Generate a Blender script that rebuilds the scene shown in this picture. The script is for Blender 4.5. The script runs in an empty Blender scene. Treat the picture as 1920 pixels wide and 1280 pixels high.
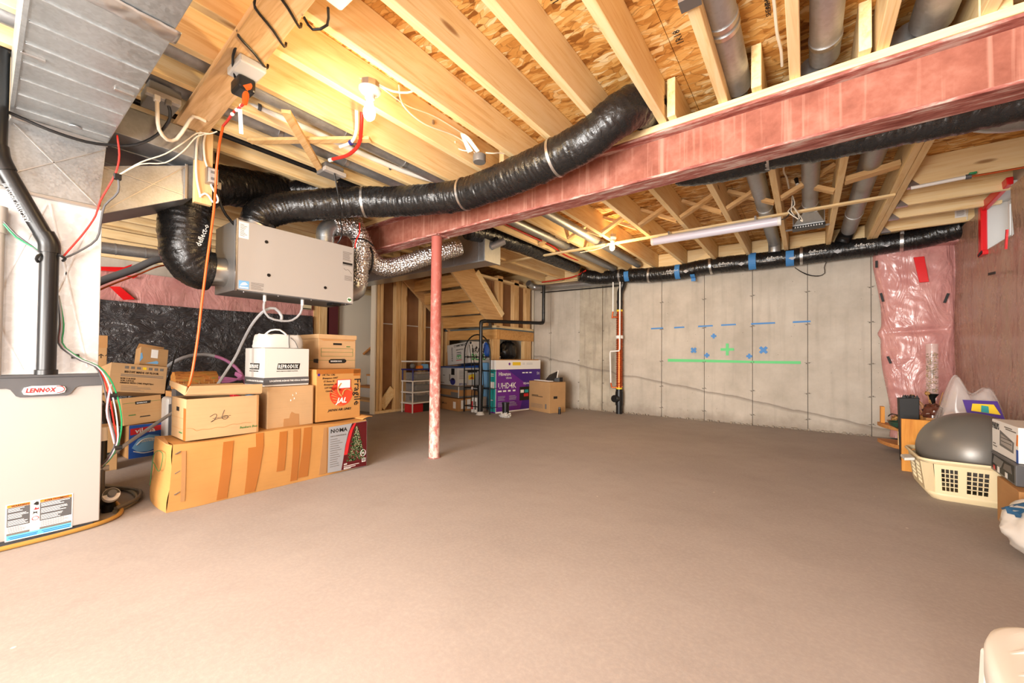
import bpy, bmesh, math, random
from mathutils import Vector as V, Matrix, noise
random.seed(7)
SC = bpy.context.scene
COL = SC.collection
R = math.radians

# ------------------------------------------------------------------ camera
cam_d = bpy.data.cameras.new('camera')
cam = bpy.data.objects.new('camera', cam_d); COL.objects.link(cam)
cam_d.sensor_width = 36.0
cam_d.lens = 36.0 * 742.54 / 1920.0
cam_d.shift_y = 17.87 / 1920.0
cam_d.clip_start = 0.05; cam_d.clip_end = 60
YAW, PIT, ROLL = R(36.6398), R(0.9056), R(0.5257)
_f = V((-math.sin(YAW) * math.cos(PIT), math.cos(YAW) * math.cos(PIT), math.sin(PIT)))
_r = V((math.cos(YAW), math.sin(YAW), 0)); _u = _r.cross(_f)
_r2 = math.cos(ROLL) * _r + math.sin(ROLL) * _u
_u2 = -math.sin(ROLL) * _r + math.cos(ROLL) * _u
cam.matrix_world = Matrix(((_r2.x, _u2.x, -_f.x, 0), (_r2.y, _u2.y, -_f.y, 0), (_r2.z, _u2.z, -_f.z, 0.90), (0, 0, 0, 1)))
SC.camera = cam

# ------------------------------------------------------------------ world, lights, exposure
w = bpy.data.worlds.new('world'); SC.world = w; w.use_nodes = True
w.node_tree.nodes['Background'].inputs[0].default_value = (0.80, 0.90, 1.0, 1)
w.node_tree.nodes['Background'].inputs[1].default_value = 1.2
SC.view_settings.view_transform = 'Standard'
SC.view_settings.look = 'None'
SC.view_settings.gamma = 1.0
SC.view_settings.use_curve_mapping = False
SC.view_settings.exposure = 0.5

def light(name, kind, loc, power, color, size=0.1, target=None, sizey=None):
    d = bpy.data.lights.new(name, kind); d.energy = power; d.color = color
    if kind == 'AREA':
        d.size = size
        if sizey: d.shape = 'RECTANGLE'; d.size_y = sizey
    else:
        d.shadow_soft_size = size
    o = bpy.data.objects.new(name, d); COL.objects.link(o); o.location = loc
    if target is not None:
        o.rotation_euler = (V(target) - V(loc)).to_track_quat('-Z', 'Y').to_euler()
    return o
WARM = (1.0, 0.70, 0.36)
# photographer's flash beside the camera, and added fill lights out of view behind it
light('camera_flash', 'AREA', (-0.45, -0.45, 1.55), 13, (1.0, 0.98, 0.96), 0.35, (-2.2, 3.2, 1.0))
light('rear_fill_light', 'AREA', (-1.3, -4.2, 1.35), 460, (1.0, 0.97, 0.93), 2.6, (-1.5, 3.0, 1.25), 1.8)  # added soft fill, evens out near and far brightness
light('ceiling_bounce_fill', 'AREA', (-0.7, -1.5, 0.7), 95, (1.0, 0.96, 0.91), 0.8, (-1.8, 1.8, 2.6))  # added fill aimed up to brighten the ceiling
light('overhead_fill_behind_camera', 'AREA', (-1.75, -0.55, 2.25), 13, (1.0, 0.97, 0.93), 0.7, (-1.75, 0.1, 0.0))  # added fill that brightens the near floor

# ------------------------------------------------------------------ mesh helpers
OFF = {}
def wp(o): return OFF.get(o.name, V((0, 0, 0)))

def tag(o, label=None, cat=None, group=None, kind=None):
    if label: o['label'] = label
    if cat: o['category'] = cat
    if group: o['group'] = group
    if kind: o['kind'] = kind
    return o

GROUPS = {'joist_bay_duct': 'round gray pipes in the joist bays', 'insulated_flex_duct': 'black insulated flex ducts', 'foil_flex_duct': 'foil flex ducts at the ventilator',
          'file_carton': 'brown file boxes', 'bulb_lamp': 'bare bulb lamps', 'binder': 'white binders under the stairs', 'red_pipe': 'red plastic water pipes',
          'lamp_cable': 'cream lamp cables', 'paperback_stack': 'booklets on the navy shelf', 'pink_insulation': 'pink insulation under poly', 'white_cable': 'white cables between joists',
          'brown_carton': 'plain brown boxes', 'black_cord': 'black cords'}
def thing(name, label, cat, loc=(0, 0, 0), rz=0, group=None, world=True, rot=None):
    o = bpy.data.objects.new(name, None); COL.objects.link(o)
    o.empty_display_size = 0.1
    o.location = loc
    if rot is not None: o.rotation_euler = rot
    else: o.rotation_euler = (0, 0, rz)
    tag(o, label, cat, group or GROUPS.get(name))
    if world: OFF[o.name] = V(loc)
    return o

def attach(o, parent):
    if parent is not None:
        o.parent = parent
        o.location = o.location - wp(parent)
    return o

class MB:
    def __init__(s): s.v = []; s.f = []
    def add(s, vs, fs):
        n = len(s.v); s.v += [tuple(p) for p in vs]; s.f += [tuple(n + i for i in f) for f in fs]; return s
    def box(s, lo, hi):
        (a, b, c), (d, e, f) = lo, hi
        return s.add([(a, b, c), (d, b, c), (d, e, c), (a, e, c), (a, b, f), (d, b, f), (d, e, f), (a, e, f)],
                     [(0, 3, 2, 1), (4, 5, 6, 7), (0, 1, 5, 4), (1, 2, 6, 5), (2, 3, 7, 6), (3, 0, 4, 7)])
    def hexa(s, p):
        return s.add(p, [(0, 3, 2, 1), (4, 5, 6, 7), (0, 1, 5, 4), (1, 2, 6, 5), (2, 3, 7, 6), (3, 0, 4, 7)])
    def bar(s, a, b, w, h, up=(0, 0, 1), roll=0):
        a, b = V(a), V(b); d = (b - a).normalized(); up = V(up)
        x = d.cross(up)
        if x.length < 1e-4: x = d.cross(V((1, 0, 0)))
        x.normalize(); y = x.cross(d).normalized()
        if roll:
            q = Matrix.Rotation(roll, 3, d); x = q @ x; y = q @ y
        x *= w / 2; y *= h / 2
        return s.hexa([a - x - y, a + x - y, a + x + y, a - x + y, b - x - y, b + x - y, b + x + y, b - x + y])
    def cyl(s, a, b, r0, r1=None, n=16, cap=True):
        a, b = V(a), V(b); r1 = r0 if r1 is None else r1
        d = (b - a).normalized(); t = V((0, 0, 1)) if abs(d.z) < .9 else V((1, 0, 0))
        x = d.cross(t).normalized(); y = d.cross(x)
        vs = []
        for k in range(n):
            c = math.cos(2 * math.pi * k / n) * x + math.sin(2 * math.pi * k / n) * y
            vs.append(a + c * r0)
        for k in range(n):
            c = math.cos(2 * math.pi * k / n) * x + math.sin(2 * math.pi * k / n) * y
            vs.append(b + c * r1)
        fs = [(k, (k + 1) % n, n + (k + 1) % n, n + k) for k in range(n)]
        if cap: fs += [tuple(range(n - 1, -1, -1)), tuple(range(n, 2 * n))]
        return s.add(vs, fs)
    def tubewall(s, a, b, r, n=20, t=0.004):
        s.cyl(a, b, r, n=n, cap=False); s.cyl(b, a, r - t, n=n, cap=False); return s
    def lathe(s, prof, c=(0, 0, 0), n=24, axis=(0, 0, 1)):
        c = V(c); d = V(axis).normalized(); t = V((0, 0, 1)) if abs(d.z) < .9 else V((1, 0, 0))
        x = d.cross(t).normalized(); y = d.cross(x)
        vs = []; fs = []
        for (r, z) in prof:
            for k in range(n):
                a = 2 * math.pi * k / n
                vs.append(c + d * z + (math.cos(a) * x + math.sin(a) * y) * r)
        for i in range(len(prof) - 1):
            for k in range(n):
                fs.append((i * n + k, i * n + (k + 1) % n, (i + 1) * n + (k + 1) % n, (i + 1) * n + k))
        fs += [tuple(range(n - 1, -1, -1)), tuple((len(prof) - 1) * n + k for k in range(n))]
        return s.add(vs, fs)
    def prism(s, poly, O, U, W, depth):
        """poly of (u,v) in plane O+u*U+v*W, extruded by depth along -N, N = U x W"""
        O, U, W = V(O), V(U), V(W); N = U.cross(W).normalized(); n = len(poly)
        vs = [O + U * u + W * v for u, v in poly] + [O + U * u + W * v - N * depth for u, v in poly]
        fs = [tuple(range(n)), tuple(range(2 * n - 1, n - 1, -1))]
        fs += [(k, n + k, n + (k + 1) % n, (k + 1) % n) for k in range(n)]
        return s.add(vs, fs)
    def sweep(s, pts, r, n=8, cap=True, rad=None):
        """tube along pts; rad(i,k,sdist) optional radius multiplier"""
        pts = [V(p) for p in pts]; m = len(pts)
        tan = [(pts[min(i + 1, m - 1)] - pts[max(i - 1, 0)]).normalized() for i in range(m)]
        t0 = tan[0]; up = V((0, 0, 1)) if abs(t0.z) < .9 else V((1, 0, 0))
        x = t0.cross(up).normalized(); vs = []; sd = 0
        for i in range(m):
            if i: sd += (pts[i] - pts[i - 1]).length
            x = (x - tan[i] * x.dot(tan[i])).normalized(); y = tan[i].cross(x)
            for k in range(n):
                a = 2 * math.pi * k / n
                rr = r * (rad(i, k, sd, a) if rad else 1.0)
                vs.append(pts[i] + (math.cos(a) * x + math.sin(a) * y) * rr)
        fs = []
        for i in range(m - 1):
            for k in range(n):
                fs.append((i * n + k, i * n + (k + 1) % n, (i + 1) * n + (k + 1) % n, (i + 1) * n + k))
        if cap: fs += [tuple(range(n - 1, -1, -1)), tuple((m - 1) * n + k for k in range(n))]
        return s.add(vs, fs)
    def grid(s, fn, nu, nv):
        vs = [fn(i / nu, j / nv) for j in range(nv + 1) for i in range(nu + 1)]
        fs = [(j * (nu + 1) + i, j * (nu + 1) + i + 1, (j + 1) * (nu + 1) + i + 1, (j + 1) * (nu + 1) + i) for j in range(nv) for i in range(nu)]
        return s.add(vs, fs)
    def build(s, name, m, parent=None, smooth=False, bevel=0.0, seg=2, solid=0.0, autos=True):
        me = bpy.data.meshes.new(name); me.from_pydata(s.v, [], s.f); me.update()
        bm = bmesh.new(); bm.from_mesh(me)
        bmesh.ops.recalc_face_normals(bm, faces=bm.faces)
        bm.to_mesh(me); bm.free()
        if m is not None: me.materials.append(m)
        if smooth:
            me.polygons.foreach_set('use_smooth', [True] * len(me.polygons))
            if autos:
                try: me.set_sharp_from_angle(angle=R(42))
                except Exception: pass
        o = bpy.data.objects.new(name, me); COL.objects.link(o)
        if bevel:
            b = o.modifiers.new('bevel', 'BEVEL'); b.width = bevel; b.segments = seg; b.limit_method = 'ANGLE'
        if solid:
            q = o.modifiers.new('solid', 'SOLIDIFY'); q.thickness = solid; q.offset = 0
        return attach(o, parent)

def smoothpath(pts, step=0.03, closed=False):
    P = [V(p) for p in pts]; out = []
    n = len(P)
    for i in range(n - 1):
        p0 = P[i - 1] if i else P[0] * 2 - P[1]
        p1, p2 = P[i], P[i + 1]
        p3 = P[i + 2] if i + 2 < n else P[-1] * 2 - P[-2]
        k = max(2, int((p2 - p1).length / step))
        for j in range(k):
            t = j / k
            out.append(0.5 * ((2 * p1) + (p2 - p0) * t + (2 * p0 - 5 * p1 + 4 * p2 - p3) * t * t + (3 * p1 - p0 - 3 * p2 + p3) * t ** 3))
    out.append(P[-1]); return out

def cable(name, pts, r, m, parent=None, n=7, step=0.03):
    return MB().sweep(smoothpath(pts, step), r, n).build(name, m, parent, smooth=True)

def text(s, size, O, U, W, m, parent=None, name='lettering', bold=0.0, shear=0.0, align='LEFT', ext=0.0004, sx=1.0, lift=0.0012, space=1.0):
    """flat lettering: O = baseline start, U = reading direction, W = up; stands lift off the surface along U x W"""
    c = bpy.data.curves.new(name, 'FONT'); c.body = s; c.size = size; c.offset = bold * 0.5; c.shear = shear
    c.extrude = ext; c.align_x = align; c.resolution_u = 1; c.space_character = space
    tmp = bpy.data.objects.new(name, c); COL.objects.link(tmp)
    me = bpy.data.meshes.new_from_object(tmp.evaluated_get(bpy.context.evaluated_depsgraph_get()))
    bpy.data.objects.remove(tmp); bpy.data.curves.remove(c)
    me.name = name; me.materials.clear(); me.materials.append(m)
    o = bpy.data.objects.new(name, me); COL.objects.link(o)
    U = V(U).normalized(); N = U.cross(V(W)).normalized(); W = N.cross(U).normalized()
    O = V(O) + N * lift - (wp(parent) if parent is not None else V((0, 0, 0)))
    if parent is not None: o.parent = parent
    o.matrix_local = Matrix(((U.x * sx, W.x, N.x, O.x), (U.y * sx, W.y, N.y, O.y), (U.z * sx, W.z, N.z, O.z), (0, 0, 0, 1)))
    return o

class Face:
    """a flat face with its own u (right) and v (up) axes for prints and labels"""
    def __init__(s, O, U, W, parent):
        s.O = V(O); s.U = V(U).normalized(); s.W = V(W).normalized(); s.N = s.U.cross(s.W).normalized(); s.p = parent
    def at(s, u, v, n=0.0): return s.O + s.U * u + s.W * v + s.N * n
    def rect(s, name, u0, v0, u1, v1, m, lift=0.001, th=0.0008):
        return s.poly(name, [(u0, v0), (u1, v0), (u1, v1), (u0, v1)], m, lift, th)
    def poly(s, name, pts, m, lift=0.001, th=0.0008):
        b = MB(); b.prism(pts, s.O + s.N * lift, s.U, s.W, th); return b.build(name, m, s.p)
    def polys(s, name, lst, m, lift=0.001, th=0.0008):
        b = MB()
        for pts in lst: b.prism(pts, s.O + s.N * lift, s.U, s.W, th)
        return b.build(name, m, s.p)
    def txt(s, t, size, u, v, m, **k):
        return text(t, size, s.at(u, v), k.pop('U', s.U), k.pop('W', s.W), m, s.p, **k)
    def lines(s, name, rows, m, t=0.003, lift=0.001):
        """rows of (u0,u1,v): small print drawn as thin bars"""
        return s.polys(name, [[(a, v), (b, v), (b, v + t), (a, v + t)] for a, b, v in rows], m, lift)
    def stroke(s, name, pts, w, m, lift=0.0012, step=0.01):
        P = smoothpath([s.at(u, v, lift) for u, v in pts], step)
        return MB().sweep(P, w, 5).build(name, m, s.p)
# ------------------------------------------------------------------ materials
def srgb(r, g, b):
    f = lambda c: (c / 255) / 12.92 if c / 255 <= 0.04045 else ((c / 255 + 0.055) / 1.055) ** 2.4
    return (f(r), f(g), f(b), 1)

class Mat:
    def __init__(s, name, base=(0.5, 0.5, 0.5, 1), rough=0.6, metal=0.0, spec=0.5, coat=0.0):
        s.m = bpy.data.materials.new(name); s.m.use_nodes = True; s.t = s.m.node_tree
        s.b = s.t.nodes['Principled BSDF']
        s.b.inputs['Base Color'].default_value = base
        s.b.inputs['Roughness'].default_value = rough
        s.b.inputs['Metallic'].default_value = metal
        s.b.inputs['Specular IOR Level'].default_value = spec
        if coat: s.b.inputs['Coat Weight'].default_value = coat
    def n(s, typ, **k):
        x = s.t.nodes.new('ShaderNode' + typ)
        for a, b in k.items():
            if hasattr(x, a) and a not in ('Scale',): setattr(x, a, b)
            else: x.inputs[a].default_value = b
        return x
    def l(s, a, b): s.t.links.new(a, b)
    def coord(s, scale=(1, 1, 1), rand=True, kind='Object', rot=(0, 0, 0)):
        tc = s.n('TexCoord'); out = tc.outputs[kind]
        if rand:
            oi = s.n('ObjectInfo'); mu = s.n('VectorMath', operation='SCALE'); mu.inputs[0].default_value = (13.1, 7.7, 5.3)
            s.l(oi.outputs['Random'], mu.inputs['Scale'])
            ad = s.n('VectorMath', operation='ADD'); s.l(out, ad.inputs[0]); s.l(mu.outputs[0], ad.inputs[1]); out = ad.outputs[0]
        mp = s.n('Mapping'); mp.inputs['Scale'].default_value = scale; mp.inputs['Rotation'].default_value = rot
        s.l(out, mp.inputs['Vector']); return mp.outputs['Vector']
    def noise(s, vec, scale=5, detail=4, rough=0.55, dist=0.0):
        x = s.n('TexNoise'); x.inputs['Scale'].default_value = scale; x.inputs['Detail'].default_value = detail
        x.inputs['Roughness'].default_value = rough; x.inputs['Distortion'].default_value = dist
        s.l(vec, x.inputs['Vector']); return x.outputs['Fac']
    def vor(s, vec, scale=5, feature='F1', out='Distance', rnd=1.0):
        x = s.n('TexVoronoi', feature=feature); x.inputs['Scale'].default_value = scale
        x.inputs['Randomness'].default_value = rnd
        s.l(vec, x.inputs['Vector']); return x.outputs[out]
    def ramp(s, fac, stops, interp='LINEAR'):
        x = s.n('ValToRGB'); x.color_ramp.interpolation = interp; e = x.color_ramp.elements
        while len(e) < len(stops): e.new(0.5)
        for i, (p, c) in enumerate(stops): e[i].position = p; e[i].color = c
        s.l(fac, x.inputs['Fac']); return x.outputs['Color']
    def mix(s, fac, a, b, mode='MIX'):
        x = s.n('Mix', data_type='RGBA', blend_type=mode)
        for sock, val in ((x.inputs[0], fac), (x.inputs[6], a), (x.inputs[7], b)):
            if hasattr(val, 'links'): s.l(val, sock)
            else: sock.default_value = val
        return x.outputs[2]
    def math(s, op, a, b=0.0):
        x = s.n('Math', operation=op)
        for sock, val in ((x.inputs[0], a), (x.inputs[1], b)):
            if hasattr(val, 'links'): s.l(val, sock)
            else: sock.default_value = val
        return x.outputs[0]
    def col(s, out): s.l(out, s.b.inputs['Base Color']); return s
    def rough(s, out): s.l(out, s.b.inputs['Roughness']); return s
    def bump(s, h, strength=0.3, dist=0.01):
        x = s.n('Bump'); x.inputs['Strength'].default_value = strength; x.inputs['Distance'].default_value = dist
        s.l(h, x.inputs['Height']); s.l(x.outputs[0], s.b.inputs['Normal']); return s

def plain(name, rgb, rough=0.55, metal=0.0, **k): return Mat(name, srgb(*rgb), rough, metal, **k).m
BW = lambda v: (v, v, v, 1)

def wood(name, light_, mid, dark, axis='y', knots=True):
    M = Mat(name, rough=0.62, spec=0.3)
    sc = {'x': (1.1, 16, 16), 'y': (16, 1.1, 16), 'z': (16, 16, 1.1)}[axis]
    v = M.coord(sc)
    g = M.noise(v, 2.2, 5, 0.6, 0.8)
    c = M.ramp(g, [(0.30, srgb(*dark)), (0.46, srgb(*mid)), (0.62, srgb(*light_))])
    v2 = M.coord(tuple(q * 0.22 + 0.4 for q in sc))
    b = M.noise(v2, 1.2, 2)
    c = M.mix(M.ramp(b, [(0.35, BW(0)), (0.7, BW(0.45))]), c, srgb(*light_))
    if knots:
        sk = {'x': (1.6, 6, 6), 'y': (6, 1.6, 6), 'z': (6, 6, 1.6)}[axis]
        k = M.vor(M.coord(sk), 0.9)
        c = M.mix(M.ramp(k, [(0.0, BW(0.85)), (0.055, BW(0.7)), (0.10, BW(0.0))]), c, srgb(135, 85, 40))
    M.col(c); M.bump(g, 0.12, 0.004); return M.m

PINE = ((244, 219, 172), (238, 208, 152), (222, 182, 122))
DULL = ((226, 190, 138), (212, 170, 114), (188, 142, 88))
M_PY = wood('pine_joist_along_y', *PINE, 'y')
M_PX = wood('pine_along_x', *PINE, 'x')
M_PZ = wood('pine_upright', *DULL, 'z')
M_BX = wood('brace_pine_x', *DULL, 'x', False)
M_STAIR = wood('stair_board_pine', (214, 165, 102), (198, 146, 84), (172, 120, 62), 'x')
M_STRG = wood('stringer_board', (216, 176, 124), (204, 160, 106), (182, 136, 86), 'y', False)
M_LUMP = wood('weathered_plank', (228, 192, 146), (214, 174, 124), (184, 138, 90), 'x')

def osb():
    M = Mat('oriented_strand_board', rough=0.6, spec=0.25)
    v = M.coord((1, 1, 1), False)
    nz = M.n('TexNoise'); nz.inputs['Scale'].default_value = 6; nz.inputs['Detail'].default_value = 3; M.l(v, nz.inputs['Vector'])
    ad = M.n('VectorMath', operation='MULTIPLY_ADD'); M.l(nz.outputs['Color'], ad.inputs[0])
    ad.inputs[1].default_value = (0.10, 0.10, 0); M.l(v, ad.inputs[2])
    mp = M.n('Mapping'); mp.inputs['Scale'].default_value = (9, 34, 1); mp.inputs['Rotation'].default_value = (0, 0, R(16)); M.l(ad.outputs[0], mp.inputs['Vector'])
    x = M.n('TexVoronoi'); x.inputs['Scale'].default_value = 1.0; M.l(mp.outputs[0], x.inputs['Vector'])
    sep = M.n('SeparateColor'); M.l(x.outputs['Color'], sep.inputs[0])
    mp2 = M.n('Mapping'); mp2.inputs['Scale'].default_value = (16, 42, 1); mp2.inputs['Rotation'].default_value = (0, 0, R(-28)); M.l(ad.outputs[0], mp2.inputs['Vector'])
    y = M.n('TexVoronoi'); y.inputs['Scale'].default_value = 1.0; M.l(mp2.outputs[0], y.inputs['Vector'])
    sep2 = M.n('SeparateColor'); M.l(y.outputs['Color'], sep2.inputs[0])
    a = M.math('ADD', M.math('MULTIPLY', sep.outputs[0], 0.65), M.math('MULTIPLY', sep2.outputs[1], 0.35))
    fine = M.noise(mp.outputs[0], 3.0, 3)
    a = M.math('ADD', a, M.math('MULTIPLY', M.math('SUBTRACT', fine, 0.5), 0.25))
    c = M.ramp(a, [(0.10, srgb(142, 88, 36)), (0.28, srgb(196, 136, 66)), (0.48, srgb(216, 160, 86)), (0.68, srgb(228, 182, 112)), (0.88, srgb(244, 218, 168))])
    e = M.vor(mp.outputs[0], 1.0, 'DISTANCE_TO_EDGE')
    c = M.mix(M.ramp(e, [(0.0, BW(0.55)), (0.045, BW(0.0))]), c, srgb(120, 72, 28))
    M.col(c); M.bump(a, 0.25, 0.006); return M.m
M_OSB = osb()

def galv(name, rgb=(190, 194, 196), rough=0.34, sp=120):
    M = Mat(name, srgb(*rgb), rough, 0.80)
    v = M.coord((1, 1, 1))
    k = M.vor(v, sp, 'F1', 'Color'); sp_ = M.n('SeparateColor'); M.l(k, sp_.inputs[0])
    n = M.noise(v, 3.0, 3)
    f = M.math('ADD', M.math('MULTIPLY', sp_.outputs[0], 0.22), M.math('MULTIPLY', n, 0.78))
    d = tuple(int(q * 0.86) for q in rgb)
    M.col(M.ramp(f, [(0.25, srgb(*d)), (0.75, srgb(*rgb))]))
    M.rough(M.ramp(f, [(0.2, BW(rough - 0.08)), (0.8, BW(rough + 0.14))])); return M.m
M_GALV = galv('galvanised_sheet')
M_TRUNK = galv('bright_trunk_sheet', (200, 206, 208), 0.36, 90); M_TRUNK.node_tree.nodes['Principled BSDF'].inputs['Metallic'].default_value = 0.85
M_GALV2 = galv('galvanised_pipe', (182, 184, 186), 0.46, 60)
M_PLEN = galv('plenum_sheet', (226, 228, 230), 0.5, 55); M_PLEN.node_tree.nodes['Principled BSDF'].inputs['Metallic'].default_value = 0.45

def wrap():
    M = Mat('black_plastic_sleeve', srgb(24, 24, 25), 0.30, 0, 0.6)
    v = M.coord((1, 1, 1)); n = M.noise(v, 22, 4, 0.65, 1.2)
    M.bump(n, 0.35, 0.012); M.rough(M.ramp(n, [(0.3, BW(0.20)), (0.7, BW(0.38))])); return M.m
M_WRAP = wrap()

def foil():
    M = Mat('crinkled_foil', srgb(228, 227, 226), 0.30, 1.0)
    v = M.coord((1, 1, 1)); n = M.vor(v, 60, 'F1'); M.bump(n, 0.9, 0.012); return M.m
M_FOIL = foil()
M_TAPE = Mat('foil_tape', srgb(205, 205, 203), 0.32, 0.95).m

def redsteel():
    M = Mat('red_oxide_steel', rough=0.7, spec=0.3)
    v = M.coord((1, 1, 1), False)
    n = M.noise(v, 7, 5, 0.65)
    c = M.ramp(n, [(0.3, srgb(132, 76, 60)), (0.5, srgb(154, 94, 77)), (0.7, srgb(172, 116, 99))])
    st = M.noise(M.coord((26, 26, 0.8), False), 1.0, 3)
    c = M.mix(M.ramp(st, [(0.54, BW(0)), (0.70, BW(0.5))]), c, srgb(212, 160, 140))
    M.col(c); return M.m
M_RED = redsteel()
def redworn():
    M = Mat('worn_red_primer', rough=0.75, spec=0.3)
    n = M.noise(M.coord((1, 6, 6), False), 5, 6, 0.7)
    M.col(M.ramp(n, [(0.36, srgb(120, 62, 54)), (0.5, srgb(164, 102, 92)), (0.62, srgb(196, 172, 162))])); return M.m
M_REDW = redworn()
def postm():
    M = Mat('worn_red_post', rough=0.65, spec=0.4)
    v = M.coord((1, 1, 0.6), False)
    n = M.noise(v, 26, 5, 0.7)
    tcz = M.n('TexCoord'); sx = M.n('SeparateXYZ'); M.l(tcz.outputs['Object'], sx.inputs[0])
    g = M.math('MULTIPLY', M.math('SUBTRACT', 1.3, sx.outputs[2]), 0.20)
    f = M.math('ADD', n, g)
    M.col(M.ramp(f, [(0.48, srgb(158, 84, 74)), (0.64, srgb(182, 116, 106)), (0.80, srgb(214, 190, 178))])); return M.m
M_POST = postm()

def floor_m():
    M = Mat('dusty_concrete_floor', rough=0.78, spec=0.25)
    v = M.coord((1, 1, 1), False)
    n = M.noise(v, 0.9, 5, 0.6); f = M.noise(v, 60, 4, 0.7); g = M.noise(v, 7, 4, 0.6)
    c = M.ramp(n, [(0.3, srgb(150, 141, 136)), (0.7, srgb(166, 157, 152))])
    c = M.mix(M.ramp(f, [(0.42, BW(0.0)), (0.75, BW(0.22))]), c, srgb(202, 190, 182))
    c = M.mix(M.ramp(g, [(0.5, BW(0)), (0.9, BW(0.3))]), c, srgb(136, 126, 120))
    sp = M.vor(v, 3.1, 'F1')
    c = M.mix(M.ramp(sp, [(0.0, BW(0.9)), (0.016, BW(0.6)), (0.022, BW(0.0))]), c, srgb(222, 212, 202))
    M.col(c); M.bump(f, 0.10, 0.004); return M.m
M_FLOOR = floor_m()

def conc(name, a, b, streak=0.25):
    M = Mat(name, rough=0.85, spec=0.2)
    v = M.coord((1, 1, 1), False)
    n = M.noise(v, 2.2, 6, 0.65); f = M.noise(v, 40, 4, 0.7)
    c = M.ramp(n, [(0.32, srgb(*a)), (0.66, srgb(*b))])
    s_ = M.noise(M.coord((14, 14, 0.9), False), 1.0, 4)
    c = M.mix(M.ramp(s_, [(0.52, BW(0)), (0.75, BW(streak))]), c, srgb(132, 122, 110))
    h = M.vor(v, 9, 'F1')
    c = M.mix(M.ramp(h, [(0.0, BW(0.85)), (0.035, BW(0.55)), (0.05, BW(0.0))]), c, srgb(92, 82, 72))
    # cold joint of the pour: a wavering line falling to the right, darker concrete below it
    sx = M.n('SeparateXYZ'); tc = M.n('TexCoord'); M.l(tc.outputs['Object'], sx.inputs[0])
    zline = M.math('ADD', M.math('MULTIPLY', sx.outputs[0], -0.17), 0.235)
    wob = M.math('MULTIPLY', M.math('SUBTRACT', M.noise(v, 2.0, 4), 0.5), 0.12)
    dz = M.math('SUBTRACT', sx.outputs[2], M.math('ADD', zline, wob))
    c = M.mix(M.ramp(M.math('ADD', M.math('MULTIPLY', dz, 2.0), 0.5), [(0.40, BW(0.0)), (0.485, BW(0.75)), (0.505, BW(0.0))]), c, srgb(124, 114, 104))
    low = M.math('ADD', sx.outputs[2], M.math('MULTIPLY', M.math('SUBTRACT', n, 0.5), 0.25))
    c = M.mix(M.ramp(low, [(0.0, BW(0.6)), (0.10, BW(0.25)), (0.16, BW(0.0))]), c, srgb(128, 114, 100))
    M.col(c); M.bump(f, 0.2, 0.004); return M.m
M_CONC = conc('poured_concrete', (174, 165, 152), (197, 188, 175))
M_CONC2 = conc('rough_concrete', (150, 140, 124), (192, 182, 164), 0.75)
M_CDARK = plain('concrete_joint', (112, 104, 94), 0.9)

def card(name, rgb):
    M = Mat(name, rough=0.72, spec=0.25)
    n = M.noise(M.coord((1, 1, 1)), 3.0, 4, 0.6); f = M.noise(M.coord((3, 3, 90)), 1.5, 2)
    d = tuple(int(q * 0.93) for q in rgb)
    c = M.ramp(n, [(0.3, srgb(*d)), (0.7, srgb(*rgb))])
    c = M.mix(M.ramp(f, [(0.5, BW(0)), (0.8, BW(0.10))]), c, srgb(120, 84, 48))
    M.col(c); M.bump(n, 0.15, 0.01); return M.m
M_CARD = card('cardboard', (186, 146, 100))
M_CARDY = card('golden_cardboard', (190, 138, 78))
M_CARDB = card('brown_cardboard', (186, 138, 88))
M_CARDP = card('pale_cardboard', (190, 154, 112))
M_PTAPE = Mat('packing_tape', srgb(164, 100, 44), 0.22, 0, 0.6).m
M_PTAPE2 = Mat('dull_packing_tape', srgb(166, 122, 78), 0.35).m

def pink(name, a, b, bs=0.5):
    M = Mat(name, rough=0.25, spec=0.5)
    v = M.coord((1, 1, 1), False); n = M.noise(v, 4, 5, 0.65)
    M.col(M.ramp(n, [(0.3, srgb(*a)), (0.7, srgb(*b))]))
    wv = M.noise(M.coord((1.0, 1.0, 0.40), False), 4.5, 3, 0.5, 2.6); M.bump(wv, bs, 0.05)
    M.rough(M.ramp(n, [(0.3, BW(0.18)), (0.7, BW(0.34))])); return M.m
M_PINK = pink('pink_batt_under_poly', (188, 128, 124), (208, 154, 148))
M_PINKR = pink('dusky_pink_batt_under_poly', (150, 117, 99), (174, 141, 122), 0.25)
def bpoly():
    M = Mat('black_poly_sheet', srgb(58, 56, 58), 0.20, 0, 0.7)
    v = M.coord((1, 0.7, 1), False); n = M.noise(v, 7, 5, 0.6, 2.2); M.bump(n, 0.85, 0.06); return M.m
M_BPOLY = bpoly()

def kraft():
    M = Mat('drywall_back_paper', rough=0.75, spec=0.3)
    n = M.noise(M.coord((1, 1, 1), False), 2.4, 4)
    M.col(M.ramp(n, [(0.3, srgb(128, 92, 62)), (0.7, srgb(150, 112, 80))])); return M.m
M_KRAFT = kraft()
M_DRYW = plain('cream_drywall', (226, 212, 188), 0.8)
M_WHITE = plain('white_plastic', (235, 233, 228), 0.4)
M_WHITEP = plain('white_paint', (200, 198, 193), 0.5)
M_PAPER = plain('white_paper', (236, 234, 230), 0.7)
M_BLACK = plain('black_plastic', (22, 22, 23), 0.35)
M_BLACKM = plain('black_metal', (26, 25, 24), 0.4, 0.3)
M_INK = plain('black_print', (24, 22, 20), 0.6)
M_INKG = plain('grey_print', (110, 104, 98), 0.7)
M_GREENI = plain('green_print', (62, 112, 58), 0.6)
M_REDI = plain('red_print', (196, 34, 40), 0.5)
M_ORANGE = plain('orange_cord', (212, 88, 18), 0.45)
M_REDC = plain('red_cable', (205, 44, 34), 0.45)
M_GREENC = plain('green_cable', (34, 150, 92), 0.45)
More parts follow.
